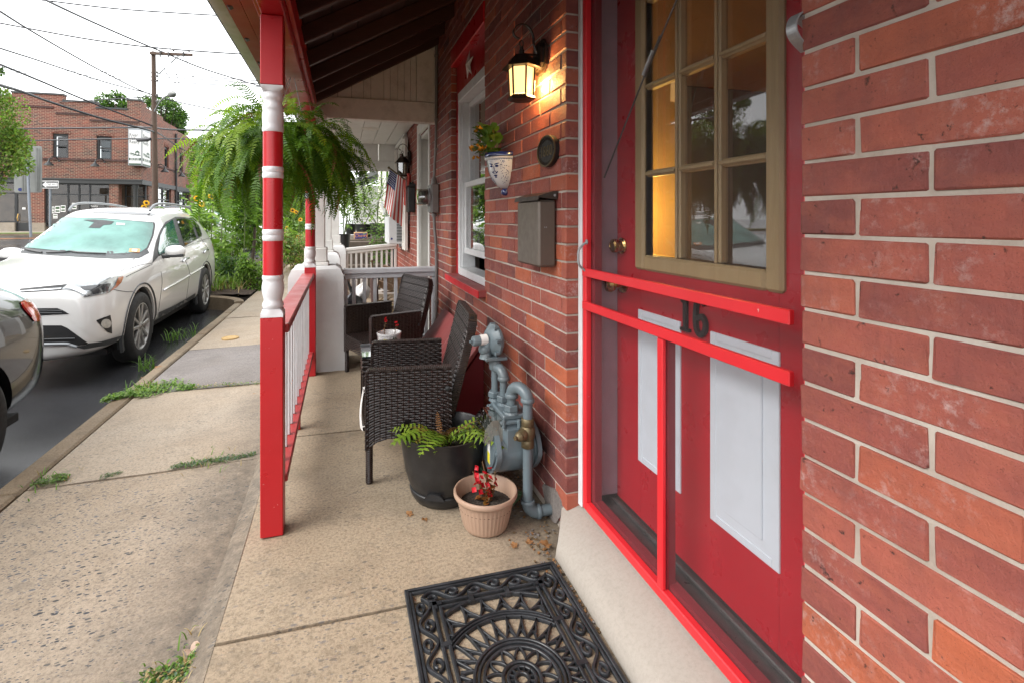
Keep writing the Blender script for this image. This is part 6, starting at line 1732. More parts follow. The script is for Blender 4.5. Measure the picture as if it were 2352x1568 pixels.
class Panels:
    """patches that follow the bodywork; outlines are sight lines from the survey station, met with the body surface"""
    def __init__(s, root, bvh):
        s.root, s.bvh = root, bvh
        s.inv = (Matrix.Translation(root.location) @ Matrix.Rotation(root.rotation_euler.z, 4, 'Z')).inverted()
        s.org = s.inv @ Vector((0, 0, CAM_H)); s.rot = s.inv.to_3x3()
    def hit(s, x, y):
        d = (s.rot @ Vector(_ray(x, y))).normalized(); loc, n, i, dist = s.bvh.ray_cast(s.org, d)
        if loc is None: return None
        if n.dot(d) > 0: n = -n
        return loc, n
    def near(s, p):
        loc, n, i, dd = s.bvh.find_nearest(p); return loc, n
    def patch(s, name, px, mt, off=0.004, step=9.0, mirror=True, parent=None, thick=0.0, label=None):
        P = []
        for i in range(len(px)):
            a, b = Vector(px[i]), Vector(px[(i + 1) % len(px)]); n = max(1, int((b - a).length / step))
            P += [a.lerp(b, k / n) for k in range(n)]
        ne = len(P); x0, x1 = min(p.x for p in P), max(p.x for p in P); y0, y1 = min(p.y for p in P), max(p.y for p in P)
        def inside(q):
            c = False
            for i in range(ne):
                a, b = P[i], P[i - 1]
                if (a.y > q.y) != (b.y > q.y) and q.x < (b.x - a.x) * (q.y - a.y) / (b.y - a.y) + a.x: c = not c
            return c
        pts = list(P); yy = y0 + step * 0.6; row = 0
        while yy < y1:
            xx = x0 + (step * 0.5 if row % 2 else 0.0)
            while xx < x1:
                q = Vector((xx, yy))
                if inside(q) and min((q - p).length for p in P) > step * 0.45: pts.append(q)
                xx += step
            yy += step; row += 1
        vo, eo, fo = geometry.delaunay_2d_cdt(pts, [(i, (i + 1) % ne) for i in range(ne)], [], 1, 1e-4)[:3]
        H = [s.hit(q.x, q.y) for q in vo]
        b = MB(); verts = [None if h is None else h[0] + h[1] * off for h in H]
        keep = [t for t in fo if all(verts[i] is not None for i in t)]
        # drop slivers that would jump across a silhouette
        keep = [t for t in keep if max((verts[t[i]] - verts[t[i - 1]]).length for i in range(3)) < 0.6]
        if not keep: return None
        b.add([p if p is not None else Vector((0, 0, -9)) for p in verts], keep)
        used = sorted({i for t in keep for i in t}); mp = {i: k for k, i in enumerate(used)}
        b.v = [b.v[i] for i in used]; b.f = [tuple(mp[i] for i in t) for t in b.f]
        if thick:
            nv = len(b.v); cnt = {}
            for t in b.f:
                for i in range(3):
                    e = (t[i], t[(i + 1) % 3]); cnt[tuple(sorted(e))] = cnt.get(tuple(sorted(e)), 0) + 1
            nn = [H[i][1] for i in used]; b.v += [tuple(Vector(p) - nn[k] * (thick + off)) for k, p in enumerate(b.v[:nv])]
            for e, c in cnt.items():
                if c == 1: b.f.append((e[0], e[1], e[1] + nv, e[0] + nv)); b.m.append(0)
        if mirror:
            nv = len(b.v); b.v += [(-p[0], p[1], p[2]) for p in b.v]; nf = len(b.f)
            b.f += [tuple(reversed([i + nv for i in t])) for t in b.f[:nf]]
        b.m = [0] * len(b.f)
        if mirror and min(abs(p[0]) for p in b.v) > 0.03:    # two separate pieces, one on each side
            h = len(b.v) // 2; hf = len(b.f) // 2; objs = []
            for (vs, fs) in ((b.v[:h], b.f[:hf]), (b.v[h:], [tuple(i - h for i in t) for t in b.f[hf:]])):
                c = MB(); c.v, c.f, c.m = vs, fs, [0] * len(fs)
                objs.append(c.build(name, mt, parent or s.root, smooth=60, local=True))
            return objs[0]
        return b.build(name, mt, parent or s.root, smooth=60, local=True, label=label)
    def line(s, name, px, mt, w=0.005, off=0.002, n=8, h=0.003, mirror=True):
        P = crom([Vector((p[0], p[1], 0)) for p in px], n); pts = []
        for p in P:
            q = s.hit(p.x, p.y)
            if q: pts.append(q[0] + q[1] * off)
        if len(pts) < 2: return
        b = MB(); b.tube(pts, w, 5)
        b.build(name, mt, s.root, local=True)
        if mirror:
            c = MB(); c.tube([Vector((-p.x, p.y, p.z)) for p in pts], w, 5); c.build(name, mt, s.root, local=True)

def wheel(root, c, side, r, width, spokes=5, rimr=0.235):
    t = MB(); c = Vector(c); ax = (side, 0, 0); w = width / 2
    t.lathe([(rimr, -w + 0.01), (r - 0.05, -w), (r - 0.012, -w + 0.02), (r, -w + 0.045), (r, w - 0.045), (r - 0.012, w - 0.02), (r - 0.05, w), (rimr + 0.012, w - 0.008), (rimr, w - 0.022)], c, 56, ax, caps=False)
    wh = t.build('wheel', M['tyre'], root, smooth=40, local=True)
    t = MB(); t.lathe([(rimr, w - 0.022), (rimr + 0.006, w - 0.012), (rimr - 0.004, w - 0.010), (rimr - 0.016, w - 0.03), (rimr - 0.03, -w + 0.05)], c, 56, ax, caps=False)
    for k in range(spokes):
        for e in (-1, 1):
            a = 2 * pi * k / spokes + 0.35; rd = Vector((0, cos(a), sin(a))); tg = Vector((0, -sin(a), cos(a)))
            p = c + Vector(ax) * (w - 0.030) + rd * 0.035 + tg * e * 0.016; q = c + Vector(ax) * (w - 0.024) + rd * (rimr - 0.012) + tg * e * 0.055
            d = (q - p); L = d.length; d.normalize(); sd = d.cross(Vector(ax)).normalized()
            t.obox((p + q) / 2, (d, sd, sd.cross(d)), (L / 2, 0.017, 0.011), 0.005)
    t.lathe([(0.060, w - 0.045), (0.058, w - 0.026), (0.034, w - 0.016), (0.030, w - 0.012), (0, w - 0.011)], c, 24, ax)
    t.build('rim', M['alloy'], wh, local=True)
    t = MB(); t.lathe([(rimr - 0.03, -w + 0.05), (0.0, -w + 0.055)], c, 40, ax); t.lathe([(0.145, -w + 0.075), (0.145, -w + 0.09), (0, -w + 0.09)], c, 32, ax); t.build('brake', M['dark'], wh, local=True)
    t = MB(); t.lathe([(0.018, 0), (0.016, 0.002), (0, 0.0025)], c + Vector(ax) * (w - 0.0105), 16, ax); t.build('centre_cap', M['chrome'], wh, local=True)
    return wh

S = (0.762, 1.034, 0.979)
suv_st = [
 (0.00, [(.60, .31), (.64, .45), (.66, .60), (.64, .71), (.58, .79), (.44, .815), (.24, .83), (0, .835)]),
 (0.05, [(.72, .26), (.76, .42), (.78, .60), (.77, .76), (.70, .865), (.54, .90), (.30, .92), (0, .925)]),
 (0.18, [(.81, .23), (.85, .40), (.868, .60), (.86, .80), (.79, .925), (.60, .965), (.32, .99), (0, .995)]),
 (0.42, [(.86, .21), (.895, .40), (.905, .62), (.895, .86), (.825, .985), (.62, 1.02), (.33, 1.045), (0, 1.05)]),
 (0.92, [(.87, .20), (.91, .40), (.92, .65), (.912, .90), (.865, 1.03), (.65, 1.07), (.34, 1.095), (0, 1.10)]),
 (1.18, [(.87, .20), (.908, .40), (.915, .65), (.915, .92), (.875, 1.055), (.69, 1.10), (.36, 1.13), (0, 1.135)]),
 (1.28, [(.87, .20), (.908, .40), (.915, .65), (.915, .93), (.88, 1.065), (.735, 1.15), (.40, 1.185), (0, 1.20)]),
 (1.62, [(.87, .20), (.908, .40), (.915, .65), (.918, .94), (.885, 1.085), (.695, 1.36), (.43, 1.40), (0, 1.415)]),
 (1.98, [(.87, .20), (.908, .40), (.915, .65), (.918, .95), (.887, 1.095), (.645, 1.545), (.47, 1.585), (0, 1.605)]),
 (2.14, [(.87, .20), (.908, .40), (.915, .65), (.918, .95), (.888, 1.10), (.632, 1.575), (.49, 1.625), (0, 1.645)]),
 (2.75, [(.87, .20), (.908, .40), (.915, .65), (.918, .96), (.889, 1.11), (.628, 1.60), (.49, 1.655), (0, 1.672)]),
 (3.50, [(.87, .20), (.908, .40), (.915, .65), (.918, .98), (.885, 1.14), (.618, 1.585), (.48, 1.64), (0, 1.66)]),
 (4.08, [(.87, .22), (.905, .42), (.912, .66), (.905, .99), (.862, 1.16), (.60, 1.525), (.45, 1.59), (0, 1.61)]),
 (4.34, [(.85, .27), (.888, .45), (.895, .66), (.885, .97), (.815, 1.15), (.59, 1.40), (.42, 1.44), (0, 1.46)]),
 (4.55, [(.74, .36), (.79, .50), (.81, .66), (.79, .90), (.70, 1.06), (.50, 1.12), (.30, 1.135), (0, 1.14)]),
 (4.60, [(.66, .40), (.71, .52), (.73, .66), (.71, .88), (.62, 1.02), (.46, 1.06), (.28, 1.07), (0, 1.07)]),
]
suv = thing('parked_car', 'white parked SUV with a silver roof rack facing the camera by the kerb', 'car', (-2.685, 4.993, -0.2716), 0.01745)
WR = 0.352
wy = (0.93 * S[1], 3.59 * S[1])
body, bvh = loft_body(suv_st, S, [(y, WR, 0.405, 0.40) for y in wy], 'body', [M['car_white']])
body.parent = suv
PN = Panels(suv, bvh)
c1 = lambda L: [(x * 0.15382, 434.2 + y * 0.15382) for x, y in L]
c2 = lambda L: [(x * 0.15382, 595.0 + y * 0.15382) for x, y in L]
c3 = lambda L: [(x * 0.28208, 361.9 + y * 0.28208) for x, y in L]
car_glass = plain('green_tinted_windscreen', (0.12, 0.25, 0.22), 0.06, var=0.35, scale=2.2, spec=0.35)
side_glass = plain('privacy_glass', (0.012, 0.016, 0.018), 0.03, var=0.2, coat=1.0)
gap = M['dark']
PN.patch('cowl', c3([(20, 765), (80, 725), (300, 750), (700, 780), (1010, 795), (1190, 735), (1215, 780), (1130, 822), (930, 826), (500, 803), (200, 782)]), M['cladding'], 0.004, mirror=False)
WS = [(445, 494), (850, 504), (1240, 536), (1246, 560), (1232, 640), (1190, 740), (1140, 776), (900, 790), (500, 765), (105, 727), (200, 640), (330, 555)]
PN.patch('windscreen_surround', c3([(x + (x - 690) * 0.03, y + (y - 640) * 0.05) for x, y in WS]), M['black_paint'], 0.0045, mirror=False)
ws = PN.patch('windscreen', c3([(445, 494), (850, 504), (1240, 536), (1246, 560), (1232, 640), (1190, 740), (1140, 776), (900, 790), (500, 765), (105, 727), (200, 640), (330, 555)]), car_glass, 0.007, mirror=False)
PN.patch('mirror_housing', c3([(680, 515), (760, 512), (850, 518), (930, 528), (905, 552), (845, 556), (812, 582), (722, 578), (768, 534)]), M['black_paint'], 0.010, step=4, mirror=False, parent=ws)
PN.patch('inspection_sticker', c3([(1056, 748), (1140, 752), (1132, 780), (1048, 776)]), M['orange_print'], 0.010, step=4, mirror=False, parent=ws)
PN.patch('sticker_number', c3([(1076, 754), (1116, 756), (1112, 774), (1072, 772)]), M['kraft_white'], 0.012, step=4, mirror=False, parent=ws)
PN.patch('toll_tag', c3([(948, 540), (1018, 543), (1016, 557), (950, 555)]), M['kraft_white'], 0.010, step=4, mirror=False, parent=ws)
PN.line('wiper', c3([(75, 748), (200, 748), (235, 762), (345, 785)]), M['black_paint'], 0.009, 0.016, mirror=False)
PN.line('wiper', c3([(380, 785), (520, 782), (580, 776), (650, 785), (860, 796)]), M['black_paint'], 0.009, 0.016, mirror=False)
# side windows
dlo = PN.patch('window_surround', c3([(1238, 862), (1250, 770), (1268, 690), (1300, 600), (1345, 528), (1425, 486), (1500, 488), (1572, 505), (1622, 560), (1643, 625), (1640, 645), (1500, 727), (1290, 805)]), M['black_paint'], 0.004)
PN.patch('window', c3([(1284, 748), (1300, 640), (1345, 548), (1402, 508), (1456, 712), (1440, 735), (1290, 795)]), plain('front_door_glass', (0.03, 0.13, 0.105), 0.03, var=0.3, coat=1.0), 0.008, step=6)
PN.patch('window', c3([(1432, 502), (1500, 500), (1546, 514), (1596, 664), (1502, 720)]), side_glass, 0.008, step=6)
PN.patch('window', c3([(1566, 518), (1612, 560), (1638, 625), (1636, 640), (1614, 652)]), side_glass, 0.008, step=6)
# front
hl = PN.patch('headlight', c2([(915, 460), (1010, 385), (1300, 340), (1500, 300), (1750, 265), (1820, 258), (1838, 285), (1800, 350), (1720, 440), (1620, 505), (1450, 545), (1255, 578), (1190, 520), (1100, 480), (1000, 470)]), M['lens_clear'], 0.006, step=5)
PN.patch('lamp_reflector', c2([(1195, 425), (1640, 375), (1590, 482), (1380, 535), (1340, 470), (1240, 465)]), M['lens_dark'], 0.011, step=4, parent=None)
PN.patch('indicator_lens', c2([(1752, 285), (1832, 268), (1800, 352), (1705, 448), (1625, 490), (1705, 400)]), M['lens_amber'], 0.011, step=4)
PN.patch('lamp_strip', c2([(935, 446), (1060, 424), (1200, 446), (1350, 540), (1295, 560), (1180, 505), (1060, 458)]), M['chrome'], 0.012, step=4)
PN.patch('upper_grille', c2([(300, 450), (980, 385), (1010, 385), (915, 465), (500, 492), (300, 500)]), M['black_plastic'], 0.006, step=5)
PN.patch('chrome_strip', c2([(300, 485), (560, 464), (930, 440), (905, 462), (520, 484), (300, 496)]), M['chrome'], 0.011, step=4)
PN.patch('middle_grille', c2([(300, 735), (860, 735), (940, 765), (1035, 822), (600, 842), (300, 850)]), M['dark'], 0.005, step=5)
for yy in (765, 800): PN.line('grille_bar', c2([(400, yy + 8), (600, yy), (930, yy + 6)]), M['cladding'], 0.004, 0.009)
PN.patch('lower_grille', c2([(300, 990), (920, 990), (1010, 1030), (1310, 1250), (1290, 1275), (1100, 1290), (300, 1290)]), M['dark'], 0.005, step=6)
PN.line('grille_bar', c2([(400, 1196), (700, 1190), (1120, 1180)]), M['cladding'], 0.006, 0.010)
PN.patch('lower_trim', c2([(1310, 1252), (1500, 1228), (1855, 1128), (1858, 1195), (1600, 1275), (1250, 1335), (1100, 1300), (1280, 1278)]), M['cladding'], 0.008, step=6)
PN.line('skid_strip', c2([(300, 1268), (700, 1262), (1000, 1258), (1060, 1275), (1150, 1296)]), M['rail_silver'], 0.013, 0.014)
PN.patch('fog_pocket', c2([(1430, 915), (1640, 838), (1660, 940), (1665, 1115), (1600, 1092), (1450, 945)]), M['dark'], 0.005, step=4)
PN.patch('fog_lamp', c2([(1570 + 78 * cos(a), 965 + 70 * sin(a)) for a in [2 * pi * i / 16 for i in range(16)]]), M['lens_clear'], 0.010, step=4)
PN.patch('bumper_recess', c2([(990, 845), (1210, 905), (1420, 890), (1440, 940), (1590, 1095), (1640, 1120), (1500, 1185), (1420, 1170), (1150, 1010)]), M['car_white'], 0.003, step=7)
# panel gaps and mouldings
for L in ([(1060, 905), (1150, 875), (1240, 862)], [(1310, 930), (1320, 1010), (1310, 1100), (1290, 1250)], [(1462, 742), (1505, 830), (1540, 925), (1535, 1020), (1517, 1150)], [(1635, 660), (1690, 740), (1700, 800), (1662, 870), (1640, 960), (1635, 1070)],
          [(1025, 975), (1060, 955), (1200, 890), (1240, 870)], [(985, 930), (1100, 820), (1140, 800)], [(1500, 735), (1600, 690), (1700, 658)]):
    PN.line('panel_gap', c3(L), gap, 0.0028, 0.0005)
PN.line('panel_gap', c2([(1690, 458), (1800, 478), (1900, 492), (1985, 492), (2040, 540)]), gap, 0.0028, 0.0005)
for L in ([(1325, 1082), (1430, 1025), (1538, 962)], [(1546, 956), (1600, 925), (1655, 890)]): PN.line('side_moulding', c3(L), M['car_white'], 0.013, 0.004)
PN.patch('sill_cladding', c3([(1286, 1262), (1400, 1210), (1515, 1150), (1640, 1068), (1634, 1122), (1520, 1215), (1400, 1285), (1290, 1348)]), M['cladding'], 0.010, step=6)
PN.line('door_handle', c3([(1480, 850), (1500, 828), (1532, 820)]), M['chrome'], 0.013, 0.014); PN.line('door_handle', c3([(1652, 778), (1668, 758), (1688, 752)]), M['chrome'], 0.013, 0.014)
PN.patch('tail_light', c3([(1712, 668), (1740, 664), (1752, 700), (1756, 735), (1740, 760), (1722, 700)]), M['lens_red'], 0.006, step=4)
PN.patch('sunroof', c3([(655, 446), (760, 432), (1000, 440), (1280, 462), (1240, 476), (900, 460)]), M['lens_dark'], 0.005, step=5, mirror=False)
# roof rails, mirrors, wheels, arches
for s_ in (-1, 1):
    b = MB(); R_ = [(0.555, 2.02, 1.60), (0.56, 2.16, 1.675), (0.56, 2.5, 1.705), (0.555, 3.2, 1.70), (0.55, 3.75, 1.665), (0.545, 3.95, 1.60)]
    P = crom([(s_ * x * S[0], y * S[1], z * S[2]) for x, y, z in R_], 6); b.tube(P, 0.015, 8); b.build('roof_rail', M['rail_silver'], suv, local=True, smooth=60)
    b = MB(); mx, my, mz = s_ * 1.055 * S[0], 1.66 * S[1], 1.10 * S[2]
    prof = [(0.02, -0.115), (0.055, -0.105), (0.075, -0.06), (0.080, 0.0), (0.072, 0.06), (0.045, 0.10), (0.01, 0.112)]
    vs = []
    for r, h in prof:
        for k in range(14):
            a = 2 * pi * k / 14; vs.append((mx + h * s_ * 0.95, my - 0.055 * cos(a) * r / 0.08 - 0.02 * abs(h) / 0.1 * 0 + 0.10 * (h + 0.1) * 0.35, mz + r * 0.92 * sin(a) + 0.02 * h))
    b.add(vs, [(j * 14 + i, j * 14 + (i + 1) % 14, (j + 1) * 14 + (i + 1) % 14, (j + 1) * 14 + i) for j in range(6) for i in range(14)] + [tuple(range(14)), tuple(range(84, 98))])
    b.build('wing_mirror', M['car_white'], suv, local=True, smooth=60)
    b = MB(); b.bar((mx - s_ * 0.10, my, mz - 0.055), (mx + s_ * 0.09, my + 0.01, mz - 0.048), 0.10, 0.035, bev=0.012); b.bar((s_ * 0.87 * S[0], my - 0.02, mz - 0.06), (mx - s_ * 0.05, my, mz - 0.055), 0.08, 0.04, bev=0.012); b.build('mirror_base', M['black_plastic'], suv, local=True)
    for y in wy:
        wheel(suv, (s_ * (0.905 * S[0] - 0.085), y, WR), s_, WR, 0.20, 5, 0.232)
        b = MB(); N = 26
        for rr, ww, xx in ((0.425, 0.05, 0.0),):
            pts = []
            for k in range(N + 1):
                a = radians(-22) + radians(224) * k / N; pts.append(Vector((0, y + 0.425 * cos(a), WR + 0.425 * sin(a))))
            vs = []; 
            for p in pts:
                d = (p - Vector((0, y, WR))).normalized()
                for (k_, dx) in ((0.398, -0.05), (0.400, 0.012), (0.445, 0.012), (0.452, -0.01)):
                    q = Vector((0, y, WR)) + d * k_
                    h = bvh.ray_cast(Vector((s_ * 1.5, q.y, max(q.z, 0.24))), Vector((-s_, 0, 0)))
                    xb = max(abs(h[0].x) if h[0] else 0, 0.86 * S[0]); xb = min(xb, 0.93 * S[0]); vs.append((s_ * (xb + dx), q.y, q.z))
            b.add(vs, [(k * 4 + i, k * 4 + i + 1, (k + 1) * 4 + i + 1, (k + 1) * 4 + i) for k in range(N) for i in range(3)])
        b.build('wheel_arch', M['cladding'], suv, local=True, smooth=60)
        b = MB(); b.box(s_ * 0.40, s_ * 0.86 * S[0], y + 0.36, y + 0.372, 0.16, 0.52); b.build('mud_flap', M['dark'], suv, local=True)
b = MB(); b.box(-0.55, 0.55, 0.5, 4.2, 0.19, 0.24); b.build('underbody', M['dark'], suv, local=True)

# dark grey car in front of it, only its tail in the picture
g_st = [
 (0.00, [(.56, .42), (.62, .55), (.63, .66), (.62, .80), (.57, .90), (.44, .95), (.24, .97), (0, .975)]),
 (0.06, [(.72, .34), (.78, .48), (.79, .64), (.78, .82), (.70, .945), (.52, 1.0), (.28, 1.02), (0, 1.03)]),
 (0.22, [(.81, .27), (.86, .44), (.875, .64), (.868, .86), (.80, 1.0), (.58, 1.075), (.32, 1.10), (0, 1.11)]),
 (0.50, [(.84, .24), (.89, .42), (.905, .64), (.905, .88), (.85, 1.03), (.64, 1.17), (.40, 1.215), (0, 1.23)]),
 (0.90, [(.85, .22), (.895, .42), (.91, .65), (.912, .90), (.868, 1.05), (.64, 1.32), (.44, 1.375), (0, 1.395)]),
 (1.35, [(.86, .20), (.90, .40), (.91, .65), (.915, .91), (.875, 1.05), (.62, 1.42), (.46, 1.475), (0, 1.495)]),
 (2.20, [(.86, .20), (.90, .40), (.91, .65), (.915, .90), (.878, 1.04), (.61, 1.45), (.46, 1.51), (0, 1.53)]),
 (2.75, [(.86, .20), (.90, .40), (.91, .65), (.915, .89), (.876, 1.02), (.63, 1.37), (.46, 1.42), (0, 1.44)]),
 (3.35, [(.86, .20), (.90, .40), (.91, .64), (.91, .86), (.868, .98), (.68, 1.06), (.40, 1.08), (0, 1.09)]),
 (3.90, [(.86, .20), (.90, .40), (.905, .62), (.90, .82), (.84, .92), (.62, .96), (.34, .98), (0, .985)]),
 (4.30, [(.82, .22), (.85, .38), (.86, .58), (.85, .72), (.76, .82), (.58, .85), (.30, .87), (0, .875)]),
 (4.45, [(.66, .28), (.70, .40), (.71, .55), (.69, .66), (.60, .73), (.44, .75), (.24, .76), (0, .765)]),
]
GS = (0.80, 1.0, 0.96)
gcar = thing('parked_car', 'dark grey parked car with a red tail light, cut off by the left edge', 'car', (-2.585, 4.15, -0.272), pi)
gb, gbvh = loft_body(g_st, GS, [(y, 0.33, 0.385, 0.40) for y in (0.94, 3.55)], 'body', [M['car_grey']])
gb.parent = gcar
GP = Panels(gcar, gbvh)
GP.patch('tail_light', c2([(292, 655), (380, 600), (480, 565), (575, 565), (600, 620), (612, 780), (605, 840), (580, 930), (500, 935), (430, 850), (330, 740)]), M['lens_red'], 0.006, step=5)
GP.patch('lamp_lens', c2([(310, 665), (470, 660), (490, 760), (470, 880), (420, 820), (340, 730)]), plain('pale_red_lens', (0.55, 0.06, 0.06), 0.1, coat=1.0), 0.010, step=4)
for yy in (0.94, 3.55):
    for s_ in (-1, 1): wheel(gcar, (s_ * (0.89 * GS[0] - 0.08), yy, 0.33), s_, 0.33, 0.20, 5, 0.22)
def side_panel(name, pts, mt, off):
    for s_ in (-1, 1):
        b = MB(); N = 14; vs = []; 
        poly = [Vector((y, z)) for y, z in pts]
        P = []
        for i in range(len(poly)):
            a, c = poly[i], poly[(i + 1) % len(poly)]
            P += [a.lerp(c, k / 6) for k in range(6)]
        cen = sum(P, Vector((0, 0))) / len(P)
        for ring_ in (1.0, 0.66, 0.33):
            for p in P:
                q = cen.lerp(p, ring_); h = gbvh.ray_cast(Vector((s_ * 2, q.x, q.y)), Vector((-s_, 0, 0)))
                vs.append((h[0] + h[1] * off) if h[0] else Vector((s_ * 0.6, q.x, q.y)))
        h = gbvh.ray_cast(Vector((s_ * 2, cen.x, cen.y)), Vector((-s_, 0, 0))); vs.append(h[0] + h[1] * off)
        n_ = len(P)
        b.add(vs, [(r * n_ + i, r * n_ + (i + 1) % n_, (r + 1) * n_ + (i + 1) % n_, (r + 1) * n_ + i) for r in range(2) for i in range(n_)] + [(2 * n_ + i, 2 * n_ + (i + 1) % n_, 3 * n_) for i in range(n_)])
        b.build(name, mt, gcar, local=True, smooth=60)
side_panel('window', [(0.55, 1.035), (1.10, 1.04), (1.12, 1.30), (0.85, 1.24)], side_glass, 0.006)
side_panel('window', [(1.18, 1.04), (1.95, 1.03), (1.95, 1.37), (1.22, 1.33)], side_glass, 0.006)
side_panel('window', [(2.02, 1.03), (2.95, 1.01), (2.60, 1.28), (2.02, 1.36)], side_glass, 0.006)
b = MB(); b.grid(lambda u, v: (lambda h: tuple(h[0] + h[1] * 0.006) if h[0] else (0, 0.5, 1.1))(gbvh.ray_cast(Vector((-0.42 + 0.84 * u, 0.28 + 0.52 * v, 3)), Vector((0, 0, -1)))), 8, 6); b.build('rear_window', side_glass, gcar, local=True, smooth=60)
b = MB(); b.grid(lambda u, v: (lambda h: tuple(h[0] + h[1] * 0.006) if h[0] else (0, 3, 1.1))(gbvh.ray_cast(Vector((-0.44 + 0.88 * u, 2.72 + 0.48 * v, 3)), Vector((0, 0, -1)))), 8, 6); b.build('windscreen', side_glass, gcar, local=True, smooth=60)
for p in ((0.25, 0.62), (0.40, 0.62)):
    pass
b = MB(); b.box(-0.60, 0.60, 0.3, 4.0, 0.19, 0.24); b.build('underbody', M['dark'], gcar, local=True)
# ================================================================ corner building across the junction
BY = 35.4
r4 = lambda x, y: (x * 0.23086, 184.9 + y * 0.23086)
def F(x, y, Y=BY): p = onY(*r4(x, y), Y); return p.x, p.z
CORN = onY(324.4, 400, BY).x
GZ = 0.43
bd = thing('corner_building', 'two storey brick corner building with stepped parapet and dark storefront windows', 'building', (CORN, BY, GZ))
zt = lambda y: F(700, y)[1]; xt = lambda x: F(x, 700)[0]
ztop = zt(300); zlint = zt(975)
xl = xt(-420)
# upper front wall with window openings
def wall_with_holes(mb, u0, u1, z0, z1, holes, put):
    us = sorted({u0, u1, *[h[0] for h in holes], *[h[1] for h in holes]}); zs = sorted({z0, z1, *[h[2] for h in holes], *[h[3] for h in holes]})
    for a, b in zip(us, us[1:]):
        for c, d in zip(zs, zs[1:]):
            um, zm = (a + b) / 2, (c + d) / 2
            if any(h[0] < um < h[1] and h[2] < zm < h[3] for h in holes): continue
            put(mb, a, b, c, d)
fw = [(xt(523), xt(680), zt(775), zt(535)), (xt(960), xt(1112), zt(780), zt(545)), (xt(90), xt(247), zt(770), zt(530))]
m = MB()
wall_with_holes(m, xl, CORN, zlint, ztop, fw, lambda b, a, c, d, e: b.box(a, c, BY, BY + 0.35, d, e))
for (a, c, y) in ((-420, 115, 195), (115, 630, 155), (630, 960, 213), (960, 1265, 268)): m.box(xt(a), xt(c), BY, BY + 0.35, ztop, zt(y))
m.box(xt(1265), CORN, BY - 0.004, BY + 0.9, ztop, zt(170))
side = []
c6 = lambda x, y: ((350 + .1722 * x) / 1.2436, (350 + .1722 * y) / 1.2436)
def G(x, y): p = onX(*c6(x, y), CORN); return p.y, p.z
for (a, b, c, d) in ((430, 475, 290, 640), (697, 765, 400, 715), (945, 1005, 490, 790), (1155, 1205, 560, 845)):
    y0 = G(a, c)[0]; y1 = G(b, c)[0]; side.append((y0, y1, fw[0][2], fw[0][3]))
YEND = G(1420, 600)[0]; sz = zt(185)
wall_with_holes(m, BY + 0.351, YEND, zlint, ztop, side, lambda b, a, c, d, e: b.box(CORN - 0.35, CORN, a, c, d, e))
n = 5
for k in range(n):
    a, c = BY + 0.9 + (YEND - BY - 0.9) * k / n, BY + 0.9 + (YEND - BY - 0.9) * (k + 1) / n
    m.box(CORN - 0.35, CORN, a, c, ztop, ztop + 0.55 - 0.22 * k)
m.build('wall', M['town_brick'], bd, smooth=0)
m = MB(); m.box(xl, CORN - 0.4, BY + 0.4, YEND, ztop - 0.1, ztop - 0.02); m.build('roof', M['grey_trim'], bd)
for (a, c, y) in ((-420, 115, 195), (115, 630, 155), (630, 960, 213), (960, 1265, 268), (1265, 1406, 170)):
    m = MB(); m.box(xt(a) - (0.03 if a > 0 else 0), xt(c) + 0.03, BY - 0.05, BY + 0.42, zt(y) + 0.004, zt(y) + 0.10); m.build('coping', M['grey_trim'], bd)
for (a, c, y) in ((180, 550, 280), (555, 888, 335), (892, 1395, 390)):
    m = MB(); nb = int((xt(c) - xt(a)) / 0.11)
    for k in range(nb): m.box(xt(a) + 0.11 * k, xt(a) + 0.11 * k + 0.095, BY - 0.045, BY - 0.003, zt(y + 9), zt(y - 11))
    m.build('soldier_course', M['town_brick_dk'], bd, smooth=0, kind='stuff')
m = MB(); m.box(xl, CORN + 0.05, BY - 0.06, BY - 0.003, zt(797), zt(780)); m.box(CORN + 0.003, CORN + 0.06, BY, YEND, zt(797), zt(780)); m.build('sill_band', M['town_brick_dk'], bd)
def up_window(ax, u0, u1, z0, z1, blind):
    put = (lambda mm, a, b, c, d, e0, e1, bev=0: mm.box(a, b, BY + e0, BY + e1, c, d, bev)) if ax == 'x' else (lambda mm, a, b, c, d, e0, e1, bev=0: mm.box(CORN - e1, CORN - e0, a, b, c, d, bev))
    f = MB(); w = 0.11
    for (a, b, c, d) in ((u0, u0 + w, z0, z1), (u1 - w, u1, z0, z1), (u0 + w, u1 - w, z0, z0 + 0.09), (u0 + w, u1 - w, z1 - 0.16, z1), (u0 + w, u1 - w, (z0 + z1) / 2 - 0.04, (z0 + z1) / 2 + 0.04)): put(f, a, b, c, d, 0.10, 0.22)
    o = f.build('window', M['grey_trim'], bd)
    f = MB(); put(f, u0 + w, u1 - w, z0 + 0.09, z1 - 0.16, 0.17, 0.18); f.build('pane', M['glass_shop'], o)
    f = MB(); put(f, u0 + w, u1 - w, z0 + 0.09, z1 - 0.16, 0.34, 0.345); f.build('blind', bpy.data.materials['slate_blue_box'] if blind else M['room_dark'], o)
    f = MB(); nb = 15
    for k in range(nb):                                     # brick arch over the opening
        t = (k + 0.5) / nb; a = u0 - 0.10 + (u1 - u0 + 0.2) * t; rise = 0.16 * (1 - (2 * t - 1) ** 2)
        if ax == 'x': f.obox((a, BY - 0.012, z1 + 0.06 + rise), ((1, 0, 0), (0, 1, 0), (0, 0, 1)), ((u1 - u0 + 0.2) / nb * 0.43, 0.02, 0.11))
        else: f.obox((CORN + 0.012, a, z1 + 0.06 + rise), ((1, 0, 0), (0, 1, 0), (0, 0, 1)), (0.02, (u1 - u0 + 0.2) / nb * 0.43, 0.11))
    f.build('window_arch', M['town_brick'], bd, smooth=0)
for i, h in enumerate(fw): up_window('x', *h, i == 1)
